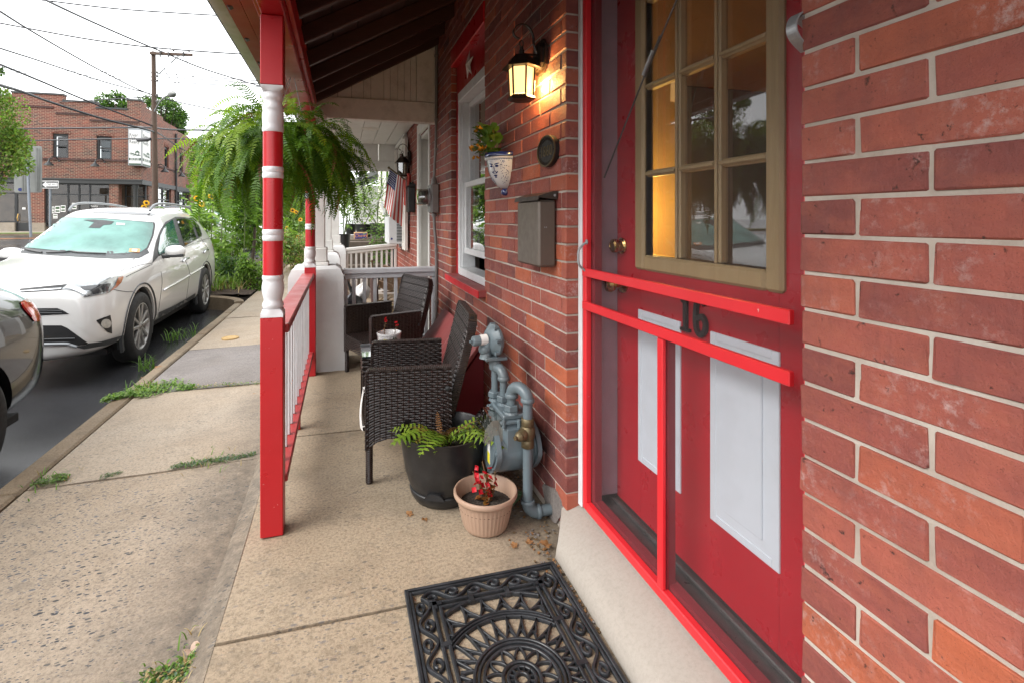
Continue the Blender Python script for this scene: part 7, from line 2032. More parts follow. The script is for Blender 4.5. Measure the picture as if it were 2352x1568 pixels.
for h in side: up_window('y', *h, False)
# storefront
m = MB(); m.box(xl, CORN + 0.10, BY - 0.12, BY + 0.2, zt(1026), zt(977)); m.box(CORN - 0.1, CORN + 0.10, BY + 0.21, YEND, zt(1026), zt(977)); m.box(xl, CORN + 0.14, BY - 0.16, BY - 0.121, zt(990), zt(977)); m.build('storefront_beam', M['grey_trim'], bd)
zg = GZ
for (a, c, mt) in ((300, 441, 'town_brick'), (1088, 1178, 'town_brick')):
    m = MB(); m.box(xt(a), xt(c), BY - 0.02, BY + 0.5, zg + 0.5, zt(1027)); m.build('brick_pier', M[mt], bd, smooth=0)
    m = MB(); m.box(xt(a) - 0.03, xt(c) + 0.03, BY - 0.05, BY + 0.5, zg - 0.2, zg + 0.499); m.build('pier_base', M['path_far'], bd)
for (a, b) in ((425, 495), (800, 866), (1122, 1195)):
    ya, yb = G(a, 1100)[0], G(b, 1100)[0]
    m = MB(); m.box(CORN - 0.5, CORN + 0.02, ya, yb, zg - 0.2, zt(1027)); m.build('brick_pier', M['town_brick'], bd, smooth=0)
m = MB(); m.box(xl, xt(148), BY - 0.03, BY + 0.4, zg - 0.3, zt(1415)); m.build('stone_base', M['path_far'], bd)
m = MB(); m.box(xl, CORN - 0.6, BY + 2.6, BY + 2.7, zg, zlint); m.box(CORN - 3.2, CORN - 3.1, BY + 2.7, YEND, zg, zlint); m.build('shop_interior', plain('shop_wall', (0.16, 0.11, 0.075), 0.8, var=0.4, scale=2), bd)
m = MB(); m.box(xl, CORN - 0.05, BY + 0.3, YEND, zg - 0.3, zg); m.build('shop_floor', M['path_far'], bd)
def shop_window(x0, x1, z0, z1, mull, trans, Y=BY + 0.10):
    f = MB(); w = 0.07
    for x in [x0, *mull, x1 - w]: f.box(x, x + w, Y, Y + 0.12, z0, z1)
    for z in [z0, *trans, z1 - w]: f.box(x0 + w, x1 - w, Y + 0.003, Y + 0.117, z, z + w)
    o = f.build('shop_window', M['black_paint'], bd)
    f = MB(); f.box(x0 + w, x1 - w, Y + 0.05, Y + 0.06, z0 + w, z1 - w); f.build('pane', M['glass_shop'], o)
    return o
s1 = shop_window(xt(441), xt(1087), zg + 0.3, zt(1027), [xt(660), xt(770), xt(878)], [zt(1142)])
shop_window(xl, xt(148), zt(1413), zt(1027), [xt(-200)], [zt(1135)])
shop_window(xt(1179), CORN - 0.05, zg + 0.1, zt(1027), [xt(1290)], [zt(1150)], Y=BY + 0.9)
m = MB(); m.box(xt(150), xt(163), BY + 0.1, BY + 0.2, zg, zt(1027)); m.box(xt(272), xt(286), BY + 0.1, BY + 0.2, zg, zt(1027)); m.box(xt(163), xt(272), BY + 0.1, BY + 0.2, zt(1140), zt(1125)); m.box(xt(163), xt(272), BY + 0.13, BY + 0.17, zg + 0.02, zg + 0.5); sd_ = m.build('shop_door', M['black_paint'], bd)
m = MB(); m.box(xt(163), xt(272), BY + 0.14, BY + 0.15, zg + 0.5, zt(1142)); m.build('pane', M['glass_shop'], sd_)
m = MB(); m.tube([(xt(172), BY + 0.06, zt(1400)), (xt(170), BY + 0.02, zt(1370)), (xt(176), BY + 0.06, zt(1330))], 0.03, 6); m.build('door_handle', M['brass'], sd_)
m = MB(); m.box(xt(212), xt(245), BY + 0.085, BY + 0.095, zt(1287), zt(1268)); m.build('door_notice', M['kraft_white'], sd_)
m = MB(); m.lathe([(0.16, zg), (0.13, zg + 0.2), (0.12, zt(1075)), (0.17, zt(1050)), (0.18, zt(1030))], (CORN - 0.35, BY + 0.12, 0), 16); m.build('iron_column', M['grey_trim'], bd)
for (a, b, n_) in ((585, 795, 1), (870, 1118, 2)):
    ya, yb = G(a, 1100)[0], G(b, 1100)[0]; f = MB(); w = 0.07
    for k in range(n_ + 2): y = ya + (yb - ya - w) * k / (n_ + 1); f.box(CORN - 0.2, CORN - 0.08, y, y + w, zg + 0.2, zt(1027))
    for z in (zg + 0.2, zt(1165), zt(1027) - w): f.box(CORN - 0.197, CORN - 0.083, ya + w, yb - w, z, z + w)
    o = f.build('shop_window', M['black_paint'], bd); f = MB(); f.box(CORN - 0.145, CORN - 0.14, ya + w, yb - w, zg + 0.27, zt(1027) - w); f.build('pane', M['glass_shop'], o)
    f = MB(); f.box(CORN - 0.32, CORN - 0.30, (ya + yb) / 2, yb - w, zg + 0.3, zt(1300)); f.box(CORN - 0.32, CORN - 0.30, (ya + yb) / 2, yb - w, zt(1150), zt(1060)); f.build('blind', M['curtain'], o)
for (a, c, d, e) in ((535, 585, 1320, 1252), (592, 640, 1310, 1245), (703, 750, 1282, 1220), (505, 528, 1325, 1258), (515, 560, 1375, 1332)):
    f = MB(); f.box(xt(a), xt(c), BY + 0.135, BY + 0.145, zt(d), zt(e)); o = f.build('listing_sheet', M['kraft_white'], s1)
    f = MB(); f.box(xt(a + 6), xt(c - 6), BY + 0.130, BY + 0.1345, zt((d + e) / 2 - 4), zt(e + 8)); f.box(xt(a + 6), xt(c - 6), BY + 0.130, BY + 0.1345, zt(d - 10), zt((d + e) / 2 + 8)); f.build('photo', M['leaf_grey'], o)
# lettering on the shop window
def flat_text(txt, x, y, hpx, mt, parent, Y, sx=1.0, nm='lettering'):
    p = onY(*r4(x, y), Y); h = abs(onY(*r4(x, y), Y).z - onY(*r4(x, y + hpx), Y).z)
    return lay_text(txt, h * 1.35, mt, parent, p, (1, 0, 0), (0, 0, 1), 0.003, nm, sx)
o = flat_text('River Valley', 938, 1225, 20, M['kraft_white'], s1, BY + 0.13, 0.95)
flat_text('Realty', 938, 1252, 20, M['kraft_white'], s1, BY + 0.13, 0.95)
# the projecting corner sign
sg = thing('shop_sign', 'tall white corner sign reading River Valley Realty with a green house emblem', 'sign', (CORN, BY, 5))
SX0_, SX1_ = onY(*c6(92, 300), BY - 0.5).x, onY(*c6(324, 300), BY - 0.5).x
SZ0_, SZ1_ = onY(*c6(200, 716), BY - 0.5).z, onY(*c6(200, 62), BY - 0.5).z
SYF, SYB = BY - 0.5, BY + 0.9
m = MB(); m.box(SX0_, SX1_, SYF, BY - 0.06, SZ0_, SZ1_); m.box(CORN + 0.07, SX1_ - 0.002, BY - 0.06, SYB, SZ0_, SZ1_); m.build('sign_box', M['galv'], sg)
H_ = SZ1_ - SZ0_; W_ = SX1_ - SX0_
m = MB(); m.box(SX0_ + 0.05, SX1_ - 0.05, SYF - 0.012, SYF - 0.002, SZ0_ + 0.05, SZ1_ - H_ * 0.11); m.box(SX1_ + 0.002, SX1_ + 0.012, SYF + 0.06, SYB - 0.05, SZ0_ + 0.05, SZ1_ - H_ * 0.11); m.build('sign_face', M['kraft_white'], sg)
fz = lambda y: SZ1_ - H_ * (y - 62) / 654.0; fx = lambda x: SX0_ + W_ * (x - 92) / 232.0
m = MB(); m.box(SX0_ + 0.055, SX1_ - 0.055, SYF - 0.016, SYF - 0.0125, fz(634), fz(592)); m.box(SX0_ + 0.055, SX1_ - 0.055, SYF - 0.016, SYF - 0.0125, fz(708), fz(682))
m.box(SX1_ + 0.0125, SX1_ + 0.016, SYF + 0.065, SYB - 0.055, fz(634), fz(592)); m.box(SX1_ + 0.0125, SX1_ + 0.016, SYF + 0.065, SYB - 0.055, fz(708), fz(682)); m.build('green_band', M['green_print'], sg)
for t_, y, s_, dk in (('River', 213, 1, 1), ('Valley', 270, 1, 1), ('Realty', 328, 1, 1)):
    lay_text(t_, 0.30, M['black_paint'], sg, (fx(112), SYF - 0.0125, fz(y)), (1, 0, 0), (0, 0, 1), 0.004, 'lettering', W_ / 1.0, 'LEFT')
    lay_text(t_, 0.30, M['black_paint'], sg, (SX1_ + 0.0125, SYF + 0.12, fz(y)), (0, 1, 0), (0, 0, 1), 0.004, 'lettering', 1.2, 'LEFT')
lay_text('609-397-3007', 0.235, M['kraft_white'], sg, (fx(207), SYF - 0.017, fz(614)), (1, 0, 0), (0, 0, 1), 0.003, 'lettering', W_ / 2.05)
lay_text('609-397-3007', 0.235, M['kraft_white'], sg, (SX1_ + 0.017, (SYF + SYB) / 2, fz(614)), (0, 1, 0), (0, 0, 1), 0.003, 'lettering', 0.72)
def emblem(P2):
    mm = MB()
    hill = [(112, 522), (120, 510), (150, 506), (190, 518), (225, 536), (262, 545), (300, 548), (304, 558), (250, 558), (205, 548), (165, 530), (135, 522)]
    hill2 = [(112, 532), (140, 530), (180, 544), (212, 560), (200, 562), (165, 548), (135, 538)]
    hs = [[(208, 505), (208, 492), (246, 466), (285, 490), (285, 505)], [(214, 506), (228, 506), (228, 546), (214, 540)], [(264, 506), (280, 506), (280, 552), (264, 550)], [(229, 534), (263, 534), (263, 550), (229, 546)]]
    for poly in [hill, hill2] + hs: P2(mm, poly)
    return mm
def P_front(mm, poly): mm.prism([(fx(x), fz(y)) for x, y in poly], (0, SYF - 0.0125, 0), (1, 0, 0), (0, 0, 1), (0, -1, 0), 0.004)
def P_side(mm, poly): mm.prism([(SYF + 0.1 + (x - 112) / 195.0 * (SYB - SYF - 0.2), fz(y)) for x, y in poly], (SX1_ + 0.0125, 0, 0), (0, 1, 0), (0, 0, 1), (1, 0, 0), 0.004)
emblem(P_front).build('emblem', M['green_print'], sg, smooth=0); emblem(P_side).build('emblem', M['green_print'], sg, smooth=0)
# gooseneck lamps over the storefront
def gooseneck(p, d, label):
    t = thing('gooseneck_lamp', label, 'lamp', p, group='gooseneck lamps above the storefront')
    p, d = Vector(p), Vector(d)
    b = MB(); P = crom([p, p + d * 0.25 + Vector((0, 0, 0.16)), p + d * 0.55 + Vector((0, 0, 0.05)), p + d * 0.62 + Vector((0, 0, -0.12))], 6); b.tube(P, 0.028, 6); b.lathe([(0.09, 0), (0.09, 0.03)], p, 10, tuple(d)); b.build('arm', M['black_paint'], t)
    b = MB(); c = P[-1]; b.lathe([(0.26, -0.24), (0.17, -0.12), (0.07, -0.04), (0.05, 0.03)], c, 16, caps=False); b.build('lamp_shade', M['black_paint'], t, smooth=50)
gooseneck((xt(590), BY - 0.003, zt(800)), (-0.45, -0.85, 0), 'black gooseneck lamp under the left visible upper window of the corner building')
gooseneck((xt(1040), BY - 0.003, zt(800)), (-0.45, -0.85, 0), 'black gooseneck lamp under the upper window nearest the white corner sign')
for (a, lab) in ((560, 'black gooseneck lamp on the side wall just right of the utility pole'), (855, 'black gooseneck lamp on the side wall by the dark drainpipe'), (1090, 'black gooseneck lamp furthest along the side wall of the corner building')):
    gooseneck((CORN + 0.003, G(a, 650)[0], zt(800)), (0.9, -0.3, 0), lab)
dp = thing('drainpipe', 'dark drainpipe running down the side wall of the corner building', 'drainpipe', (CORN, G(865, 700)[0], 0))
m = MB(); yd = G(865, 700)[0]; m.tube([(CORN + 0.10, yd, GZ), (CORN + 0.10, yd, zt(330))], 0.075, 8); m.build('pipe', M['grey_trim'], dp)

# ================================================================ utility pole, street light, wires
def px3(x, y, d): r = _ray(x, y); return Vector((r[0] * d, r[1] * d, CAM_H + r[2] * d))
PD = 25.0
PBx, PBy = px3(356.5, 480, PD).x, px3(356.5, 480, PD).y
pole = thing('utility_pole', 'wooden utility pole with a crossarm and street light beside the corner building', 'utility pole', (PBx, PBy, 0.1))
ptop = px3(352.5, 119.5, PD)
m = MB(); m.tube([(PBx, PBy, 0.0), (PBx - 0.01, PBy, 3.0), (ptop.x, ptop.y, ptop.z)], [0.145, 0.13, 0.10], 14); m.build('pole_shaft', M['pole_wood'], pole, smooth=60)
m = MB(); a, b_ = px3(344.5, 123.0, PD - 0.15), px3(442, 127.0, PD - 0.15); m.bar(a, b_, 0.10, 0.13, bev=0.01); m.build('crossarm', M['pole_wood'], pole)
for dx in (0, 4):
    m = MB(); m.tube([px3(360, 177 - dx, PD - 0.15), px3(408 + dx, 129, PD - 0.15)], 0.018, 6); m.build('brace', M['galv'], pole)
for (x, y0, y1) in ((368, 118, 132), (387, 120, 132), (421, 119, 131), (398.5, 115, 119), (434, 115, 120)):
    m = MB(); p, q = px3(x, y1, PD - 0.25), px3(x, y0, PD - 0.25); n_ = 5
    for k in range(n_): m.lathe([(0.03, 0.0), (0.055, 0.02), (0.03, 0.04)], p.lerp(q, k / n_), 8)
    m.build('insulator', M['meter_box'], pole)
for y in (167, 176, 186, 219, 233):
    m = MB(); p = px3(361, y, PD - 0.1); m.lathe([(0.03, -0.06), (0.06, -0.02), (0.03, 0), (0.06, 0.02), (0.03, 0.06)], p, 8); m.bar(p, px3(354, y, PD), 0.03, 0.03); m.build('insulator', M['meter_box'], pole)
sl = thing('street_light', 'cobra head street light on a curved arm fixed to the utility pole', 'street light', px3(355, 256, PD - 0.2))
m = MB(); m.tube(crom([px3(355, 256, PD - 0.15), px3(362, 243, PD - 0.5), px3(373, 228, PD - 1.2), px3(388, 218, PD - 1.9)], 6), 0.035, 8); m.build('arm', M['galv'], sl)
m = MB(); p, q = px3(386, 219.5, PD - 1.85), px3(403, 215.5, PD - 2.3); m.tube([p, p.lerp(q, 0.3), p.lerp(q, 0.7), q], [0.05, 0.13, 0.15, 0.04], 10); m.build('lamp_head', M['sign_grey'], sl)
k1 = lambda L: [(x * 0.2564, y * 0.2564) for x, y in L]
def wire(px, d0, d1, r, label, sub=8):
    N = len(px); P = [px3(x, y, d0 + (d1 - d0) * i / (N - 1)) for i, (x, y) in enumerate(px)]
    b = MB(); b.tube(crom(P, sub), r * 2.7, 5); o = b.build('overhead_wire', M['wire']); tag(o, label, 'wire', 'overhead wires at the junction'); return o
wire(k1([(300, -55), (420, 10), (750, 165), (1100, 320), (1440, 462), (1800, 610), (2130, 715), (2420, 800), (3000, 960)]), 14, 40, 0.016, 'thick black wire sagging from the top left down past the crossarm')
wire(k1([(300, -10), (415, 8), (1000, 77), (1500, 114), (1980, 142), (2500, 165)]), 22, 26, 0.012, 'wire crossing the top of the sky almost level, second from the top')
wire(k1([(900, -10), (1300, 30), (1600, 55), (1950, 80), (2500, 110)]), 30, 30, 0.008, 'faint wire highest in the sky beside the porch roof gutter')
wire(k1([(-80, 60), (0, 105), (230, 250), (560, 445), (950, 660), (1370, 855), (1870, 975), (2500, 1090)]), 10, 34, 0.012, 'wire slanting from the left edge steeply down to the pole below the street light')
wire(k1([(-120, 190), (0, 210), (800, 355), (1440, 435), (2200, 490), (2900, 530)]), 24, 27, 0.014, 'wire running from the left edge to just over the crossarm')
wire(k1([(-80, 400), (0, 435), (330, 540), (660, 650), (1000, 755), (1345, 842)]), 12, 25, 0.010, 'wire dropping from the left edge to the pole, third group from the top')
wire(k1([(60, 615), (700, 645), (1360, 655), (1400, 657), (1800, 690), (2320, 728), (2900, 770)]), 40, 24, 0.010, 'uppermost of the three level wires on the pole below the crossarm')
wire(k1([(60, 630), (700, 675), (1360, 692), (1400, 690), (1800, 715), (2320, 752), (2900, 800)]), 40, 24, 0.010, 'middle one of the three level wires on the pole below the crossarm')
wire(k1([(60, 645), (700, 700), (1360, 722), (1400, 726), (1800, 755), (2320, 778), (2900, 830)]), 40, 24, 0.010, 'lowest of the three level wires on the pole below the crossarm')
wire(k1([(-60, 552), (0, 580), (400, 745), (790, 910), (1380, 1135)]), 12, 25, 0.014, 'black wire sloping across the parapet of the corner building to the pole')
wire(k1([(-60, 740), (0, 765), (200, 825), (460, 920), (900, 1060), (1300, 1160), (1380, 1185)]), 11, 25, 0.017, 'thick cable sloping across the brick facade from the left edge to the pole')
wire(k1([(80, 945), (470, 920), (860, 900), (1345, 868)]), 33, 25, 0.010, 'thin wire rising slightly along the parapet to the pole')
wire(k1([(-100, 1160), (210, 1155), (700, 1150), (1280, 1145), (1400, 1150), (1560, 1165), (1900, 1170), (2600, 1190)]), 30, 24, 0.018, 'level cable crossing the facade above the upper windows')
w12 = wire(k1([(-100, 1268), (150, 1265), (870, 1250), (1380, 1245), (1800, 1248), (2600, 1255)]), 30, 24, 0.014, 'level cable crossing the upper windows with a black splice sleeve')
b = MB(); b.tube([px3(313, 320, 25.4), px3(318, 322, 25.4), px3(338, 321, 25.2), px3(346, 319.5, 25.1)], [0.05, 0.10, 0.11, 0.06], 8); b.build('splice_sleeve', M['wire'], w12)
wire(k1([(1400, 1185), (1480, 1235), (1620, 1330), (1800, 1420)]), 25, 45, 0.014, 'cable dropping from the pole along the side wall')
wire(k1([(840, 0), (1100, 190), (1365, 412)]), 50, 25, 0.006, 'faintest line reaching the left end of the crossarm from above')
wire(k1([(985, 0), (1260, 210), (1540, 445)]), 50, 25, 0.006, 'faint line reaching the middle of the crossarm from above')
wire(k1([(1235, 0), (1450, 205), (1665, 430), (1690, 455)]), 50, 25, 0.006, 'faint line reaching the right end of the crossarm from above')
for i, L in enumerate(([(1448, 520), (1470, 620), (1520, 705)], [(1525, 520), (1565, 620), (1602, 745), (1560, 742)], [(1660, 520), (1690, 600), (1738, 680), (1720, 690)])):
    wire(k1(L), 24.8, 24.6, 0.006, ['jumper wire hanging from the left insulator of the crossarm', 'jumper wire hanging from the middle of the crossarm', 'jumper wire hanging from the right insulator of the crossarm'][i])

# ================================================================ road signs
t = thing('road_sign', 'grey back of a large road sign on a steel post before the building', 'sign', px3(66, 545, 23))
q = lambda x, y, d=23.0: px3(x, y, d)
def sign_plate(mb, x0, x1, y0, y1, d, th, rad=0.06):
    a, b, c = q(x0, y1, d), q(x1, y1, d), q(x0, y0, d); u = (b - a); v = Vector((0, 0, c.z - a.z)); w, h = u.length, v.length; u.normalize(); v.normalize(); n = u.cross(v)
    P = []
    for cx_, cy_, a0 in ((w - rad, h - rad, 0), (rad, h - rad, 90), (rad, rad, 180), (w - rad, rad, 270)):
        P += [(cx_ + rad * cos(radians(a0 + 22.5 * k)), cy_ + rad * sin(radians(a0 + 22.5 * k))) for k in range(5)]
    mb.prism(P, a, u, v, n, th); return a, u, v, n, w, h
m = MB(); sign_plate(m, 33, 97, 336, 443, 23, 0.02, 0.10); m.build('sign_panel', M['sign_grey'], t)
for x in (52, 84):
    m = MB(); m.bar(q(x, 340, 22.9), q(x, 440, 22.9), 0.05, 0.04, up=(0, 1, 0)); m.build('stiffener', M['sign_grey'], t)
m = MB(); m.tube([q(71, 545, 22.7), q(66, 440, 22.75), q(63, 372, 22.8)], 0.055, 8); m.build('post', plain('steel_post', (0.20, 0.22, 0.25), 0.5, metal=0.4), t)
m = MB(); c = q(46.3, 436, 22.95); m.lathe([(0.075, 0), (0.075, 0.004), (0, 0.005)], c, 16, (0.3, -1, 0)); m.build('sticker', M['blue_print'], t)
t = thing('one_way_sign', 'black and white one way sign with an arrow pointing left, on a steel post', 'sign', px3(115, 540, 27))
m = MB(); a, u, v, n, w, h = sign_plate(m, 97, 135, 416, 433.5, 27, 0.02, 0.04); m.build('sign_panel', M['kraft_white'], t)
m = MB(); cam_side = -n if (Vector((0, 0, CAM_H)) - a).dot(n) < 0 else n
off = a + cam_side * (0.003 if (cam_side == -n) else 0.023)
R2 = lambda L: [(x * w, y * h) for x, y in L]
m.prism(R2([(0.02, 0.07), (0.98, 0.07), (0.98, 0.93), (0.02, 0.93)]), off, u, v, cam_side, 0.004); m.build('black_field', M['black_paint'], t)
m = MB(); m.prism(R2([(0.04, 0.5), (0.26, 0.12), (0.26, 0.28), (0.95, 0.28), (0.95, 0.72), (0.26, 0.72), (0.26, 0.88)]), off + cam_side * 0.005, u, v, cam_side, 0.003); m.build('arrow', M['kraft_white'], t)
uu = u if u.cross(v).dot(cam_side) > 0 else -u
lay_text('ONE WAY', h * 0.46, M['black_paint'], t, off + u * w * 0.60 + v * h * 0.5 + cam_side * 0.0095, uu, v, 0.002, 'lettering', 0.62 * w / h / 2.0)
m = MB(); m.tube([q(115, 545, 27.1), q(116, 416, 27.1)], 0.05, 8); m.build('post', bpy.data.materials['steel_post'], t)

# white clapboard house on the other side of the street, seen only in the window panes
oh = thing('clapboard_house', 'white clapboard house with a dark roof across the street, reflected in the door', 'house', (-15, 4, -0.3))
m = MB(); m.box(-22, -14.0, -2, 12, -0.4, 5.6); m.build('wall', M['siding'], oh)
m = MB()
for k in range(44): m.prism([(-14.0, -0.2 + 0.13 * k), (-13.965, -0.2 + 0.13 * k), (-13.99, -0.2 + 0.13 * (k + 1))], (0, -2, 0), (1, 0, 0), (0, 0, 1), (0, 1, 0), 14)
m.build('clapboard', M['siding'], oh, smooth=0, kind='stuff')
m = MB(); m.prism([(-22.4, 5.55), (-13.5, 5.55), (-13.5, 5.75), (-18, 8.6), (-22.4, 5.75)], (0, -2.3, 0), (1, 0, 0), (0, 0, 1), (0, 1, 0), 14.6); m.build('roof', M['grey_trim'], oh)
for y in (-0.5, 2.5, 5.5, 8.5):
    for z in (0.8, 3.3):
        m = MB(); m.box(-13.96, -13.90, y, y + 1.0, z, z + 1.5); o = m.build('window', M['white_trim'], oh); m = MB(); m.box(-13.895, -13.89, y + 0.08, y + 0.92, z + 0.08, z + 1.42); m.build('pane', M['glass_dk'], o)
# ================================================================ hanging fern
def frond_mesh(L, e0, e1, npair, mt, seed, wid=0.034, curl=0.0, rach=0.0016):
    r = random.Random(seed); b = MB(); N = 26; P = [Vector((0, 0, 0))]; D = []
    side = 0.0
    for i in range(N):
        t = i / N; e = e0 + (e1 - e0) * (t ** 0.75); side += r.gauss(0, 0.02) + curl / N
        d = Vector((cos(e) * cos(side), cos(e) * sin(side), sin(e))); D.append(d); P.append(P[-1] + d * L / N)
    D.append(D[-1]); b.tube([tuple(p) for p in P], [rach * (1 - 0.7 * i / N) for i in range(N + 1)], 4, caps=False)
    for k in range(npair):
        t = 0.10 + 0.90 * k / npair; f = t * N; i = min(N - 1, int(f)); p = P[i].lerp(P[i + 1], f - i); d = D[i]
        s = d.cross(Vector((0, 0, 1))); s = s.normalized() if s.length > 0.05 else Vector((sin(side), -cos(side), 0)); u = s.cross(d).normalized()
        ll = wid * (sin(pi * (0.12 + 0.86 * t)) ** 0.6) * r.uniform(0.85, 1.1) * (1 if t < 0.85 else (1 - t) / 0.15 * 0.8 + 0.2); w = L / npair * 0.92 * 0.5
        for sg in (-1, 1):
            q = (s * sg + d * r.uniform(0.10, 0.30) + u * r.uniform(-0.15, 0.2)).normalized(); a = p + d * w * 0.2 * sg
            tip = a + q * ll - Vector((0, 0, 1)) * ll * r.uniform(0.05, 0.3); mid = a + q * ll * 0.55 + u * ll * 0.05
            b.add([a - d * w * 0.55, a + d * w * 0.55, mid + d * w * 0.6, mid - d * w * 0.6, tip], [(0, 1, 2, 3), (3, 2, 4)])
    return b.mesh('frond', M[mt], smooth=0)
fern = thing('hanging_fern', 'big bushy boston fern hanging from the red porch beam behind the nearest post', 'fern', (-0.315, 2.92, 1.65)); fern.scale = (0.80, 0.80, 0.95)
b = MB(); b.lathe([(0.11, -0.16), (0.135, -0.05), (0.15, 0.05), (0.155, 0.06), (0.14, 0.06), (0.13, 0.02), (0, 0.03)], (0, 0, 0), 28); b.build('hanging_pot', M['black_plastic'], fern, local=True)
for k in range(3):
    a = 2 * pi * k / 3; b = MB(); b.tube([(0.15 * cos(a), 0.15 * sin(a), 0.05), (0.075, 0, 0.37)], 0.002, 4); b.build('hanger_wire', M['galv'], fern, local=True)
fm = [frond_mesh(rnd.uniform(0.26, 0.40), radians(rnd.uniform(20, 65)), radians(rnd.uniform(-95, -55)), 24, 'fern', 100 + i, wid=0.042, curl=rnd.uniform(-0.7, 0.7)) for i in range(10)]
fm += [frond_mesh(rnd.uniform(0.36, 0.48), radians(rnd.uniform(-30, 15)), radians(rnd.uniform(-100, -85)), 28, 'fern', 200 + i, wid=0.042, curl=rnd.uniform(-0.5, 0.5)) for i in range(7)]
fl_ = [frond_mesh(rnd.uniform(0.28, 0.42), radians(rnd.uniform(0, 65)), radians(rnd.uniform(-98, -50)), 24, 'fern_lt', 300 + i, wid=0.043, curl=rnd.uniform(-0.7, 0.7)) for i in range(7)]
fb_ = [frond_mesh(rnd.uniform(0.35, 0.5), radians(rnd.uniform(0, 40)), radians(rnd.uniform(-100, -80)), 22, 'fern_brown', 400 + i, wid=0.018, curl=rnd.uniform(-1, 1)) for i in range(4)]
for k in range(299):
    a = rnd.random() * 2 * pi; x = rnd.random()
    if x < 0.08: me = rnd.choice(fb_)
    elif x < (0.55 if cos(a - pi) > 0.1 else 0.22): me = rnd.choice(fl_)  # more pale fronds on the street side, its daylight put into the colour
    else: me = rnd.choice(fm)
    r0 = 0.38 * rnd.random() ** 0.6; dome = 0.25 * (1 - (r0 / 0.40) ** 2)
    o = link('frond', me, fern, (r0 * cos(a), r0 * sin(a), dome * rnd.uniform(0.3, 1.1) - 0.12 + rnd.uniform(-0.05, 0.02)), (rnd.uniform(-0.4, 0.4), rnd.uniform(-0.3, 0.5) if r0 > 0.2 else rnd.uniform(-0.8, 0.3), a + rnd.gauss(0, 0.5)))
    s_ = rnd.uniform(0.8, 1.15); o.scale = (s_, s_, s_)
mb = MB()            # the inner fronds, too tangled to tell apart
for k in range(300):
    a = rnd.random() * 2 * pi; me = rnd.choice(fl_ if rnd.random() < (0.5 if cos(a - pi) > 0.1 else 0.15) else fm); r0 = 0.40 * rnd.random() ** 0.5; s_ = rnd.uniform(0.8, 1.1)  # tangle also paler towards the street, brightness painted in by leaf colour
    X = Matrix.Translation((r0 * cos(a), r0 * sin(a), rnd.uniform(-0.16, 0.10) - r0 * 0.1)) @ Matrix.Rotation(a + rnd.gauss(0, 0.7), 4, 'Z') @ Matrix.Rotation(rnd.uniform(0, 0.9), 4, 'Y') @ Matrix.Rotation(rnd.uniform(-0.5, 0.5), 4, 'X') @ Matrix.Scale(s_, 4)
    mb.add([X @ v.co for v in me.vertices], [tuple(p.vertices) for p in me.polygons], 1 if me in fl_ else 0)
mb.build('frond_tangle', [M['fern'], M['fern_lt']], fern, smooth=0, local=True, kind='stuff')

# fern in the black planter
pf = thing('potted_fern', 'sparse fern with browning fronds growing in the black planter', 'fern', (0.43, 2.15, 0.225))
def coarse(L, e0, e1, mt, seed, wid, n): return frond_mesh(L, e0, e1, n, mt, seed, wid=wid, rach=0.002)
ca = [coarse(0.25, radians(62), radians(-30), 'fern_pot', 500 + i, 0.052, 13) for i in range(4)]; cb = [coarse(0.17, radians(75), radians(20), 'fern_brown', 520 + i, 0.02, 12) for i in range(3)]
for (a, s_, me) in ((205, 1.0, ca[0]), (188, 0.92, ca[1]), (228, 0.95, ca[2]), (165, 0.85, ca[3]), (340, 1.0, ca[1]), (318, 1.05, ca[0]), (5, 0.9, ca[2]), (255, 0.75, ca[3]), (300, 0.7, ca[2]), (215, 0.7, ca[1]), (250, 0.75, cb[0]), (300, 0.8, cb[1]), (90, 0.7, cb[2]), (275, 0.8, cb[1]), (330, 0.9, cb[0])):
    o = link('frond', me, pf, (rnd.uniform(-0.03, 0.03), rnd.uniform(-0.05, 0.01), 0), (0, 0, radians(a))); o.scale = (s_ * 1.22,) * 3

# ================================================================ sunflowers and the planting bed
def heart_leaf(b, base, d, L, Wd, m=0):
    leaf_shape(b, base, d, (0, 0, 1), L, Wd, m, 0.12, 5, 0.45)
def head_mesh(r=0.062, seed=1):
    rr = random.Random(seed); b = MB()
    for ring in range(2):
        for k in range(15):
            a = 2 * pi * (k + 0.5 * ring) / 15 + rr.uniform(-.08, .08); d = Vector((cos(a), sin(a), 0.25 - 0.25 * ring + rr.uniform(-.1, .1)))
            leaf_shape(b, d.normalized() * r * 0.38, d, (0, 0, 1), r * rr.uniform(0.62, 0.75), r * 0.30, 0, 0.12, 2, 0.1)
    pet = b.mesh('petals', M['petal'], smooth=0)
    b = MB(); b.lathe([(0.0, -0.012), (r * 0.45, -0.006), (r * 0.47, 0.006), (r * 0.30, 0.014), (0, 0.012)], (0, 0, 0), 16); dsc = b.mesh('seed_disc', M['sun_disc'])
    return pet, dsc
HEADS = [head_mesh(0.058, s_) for s_ in range(3)]
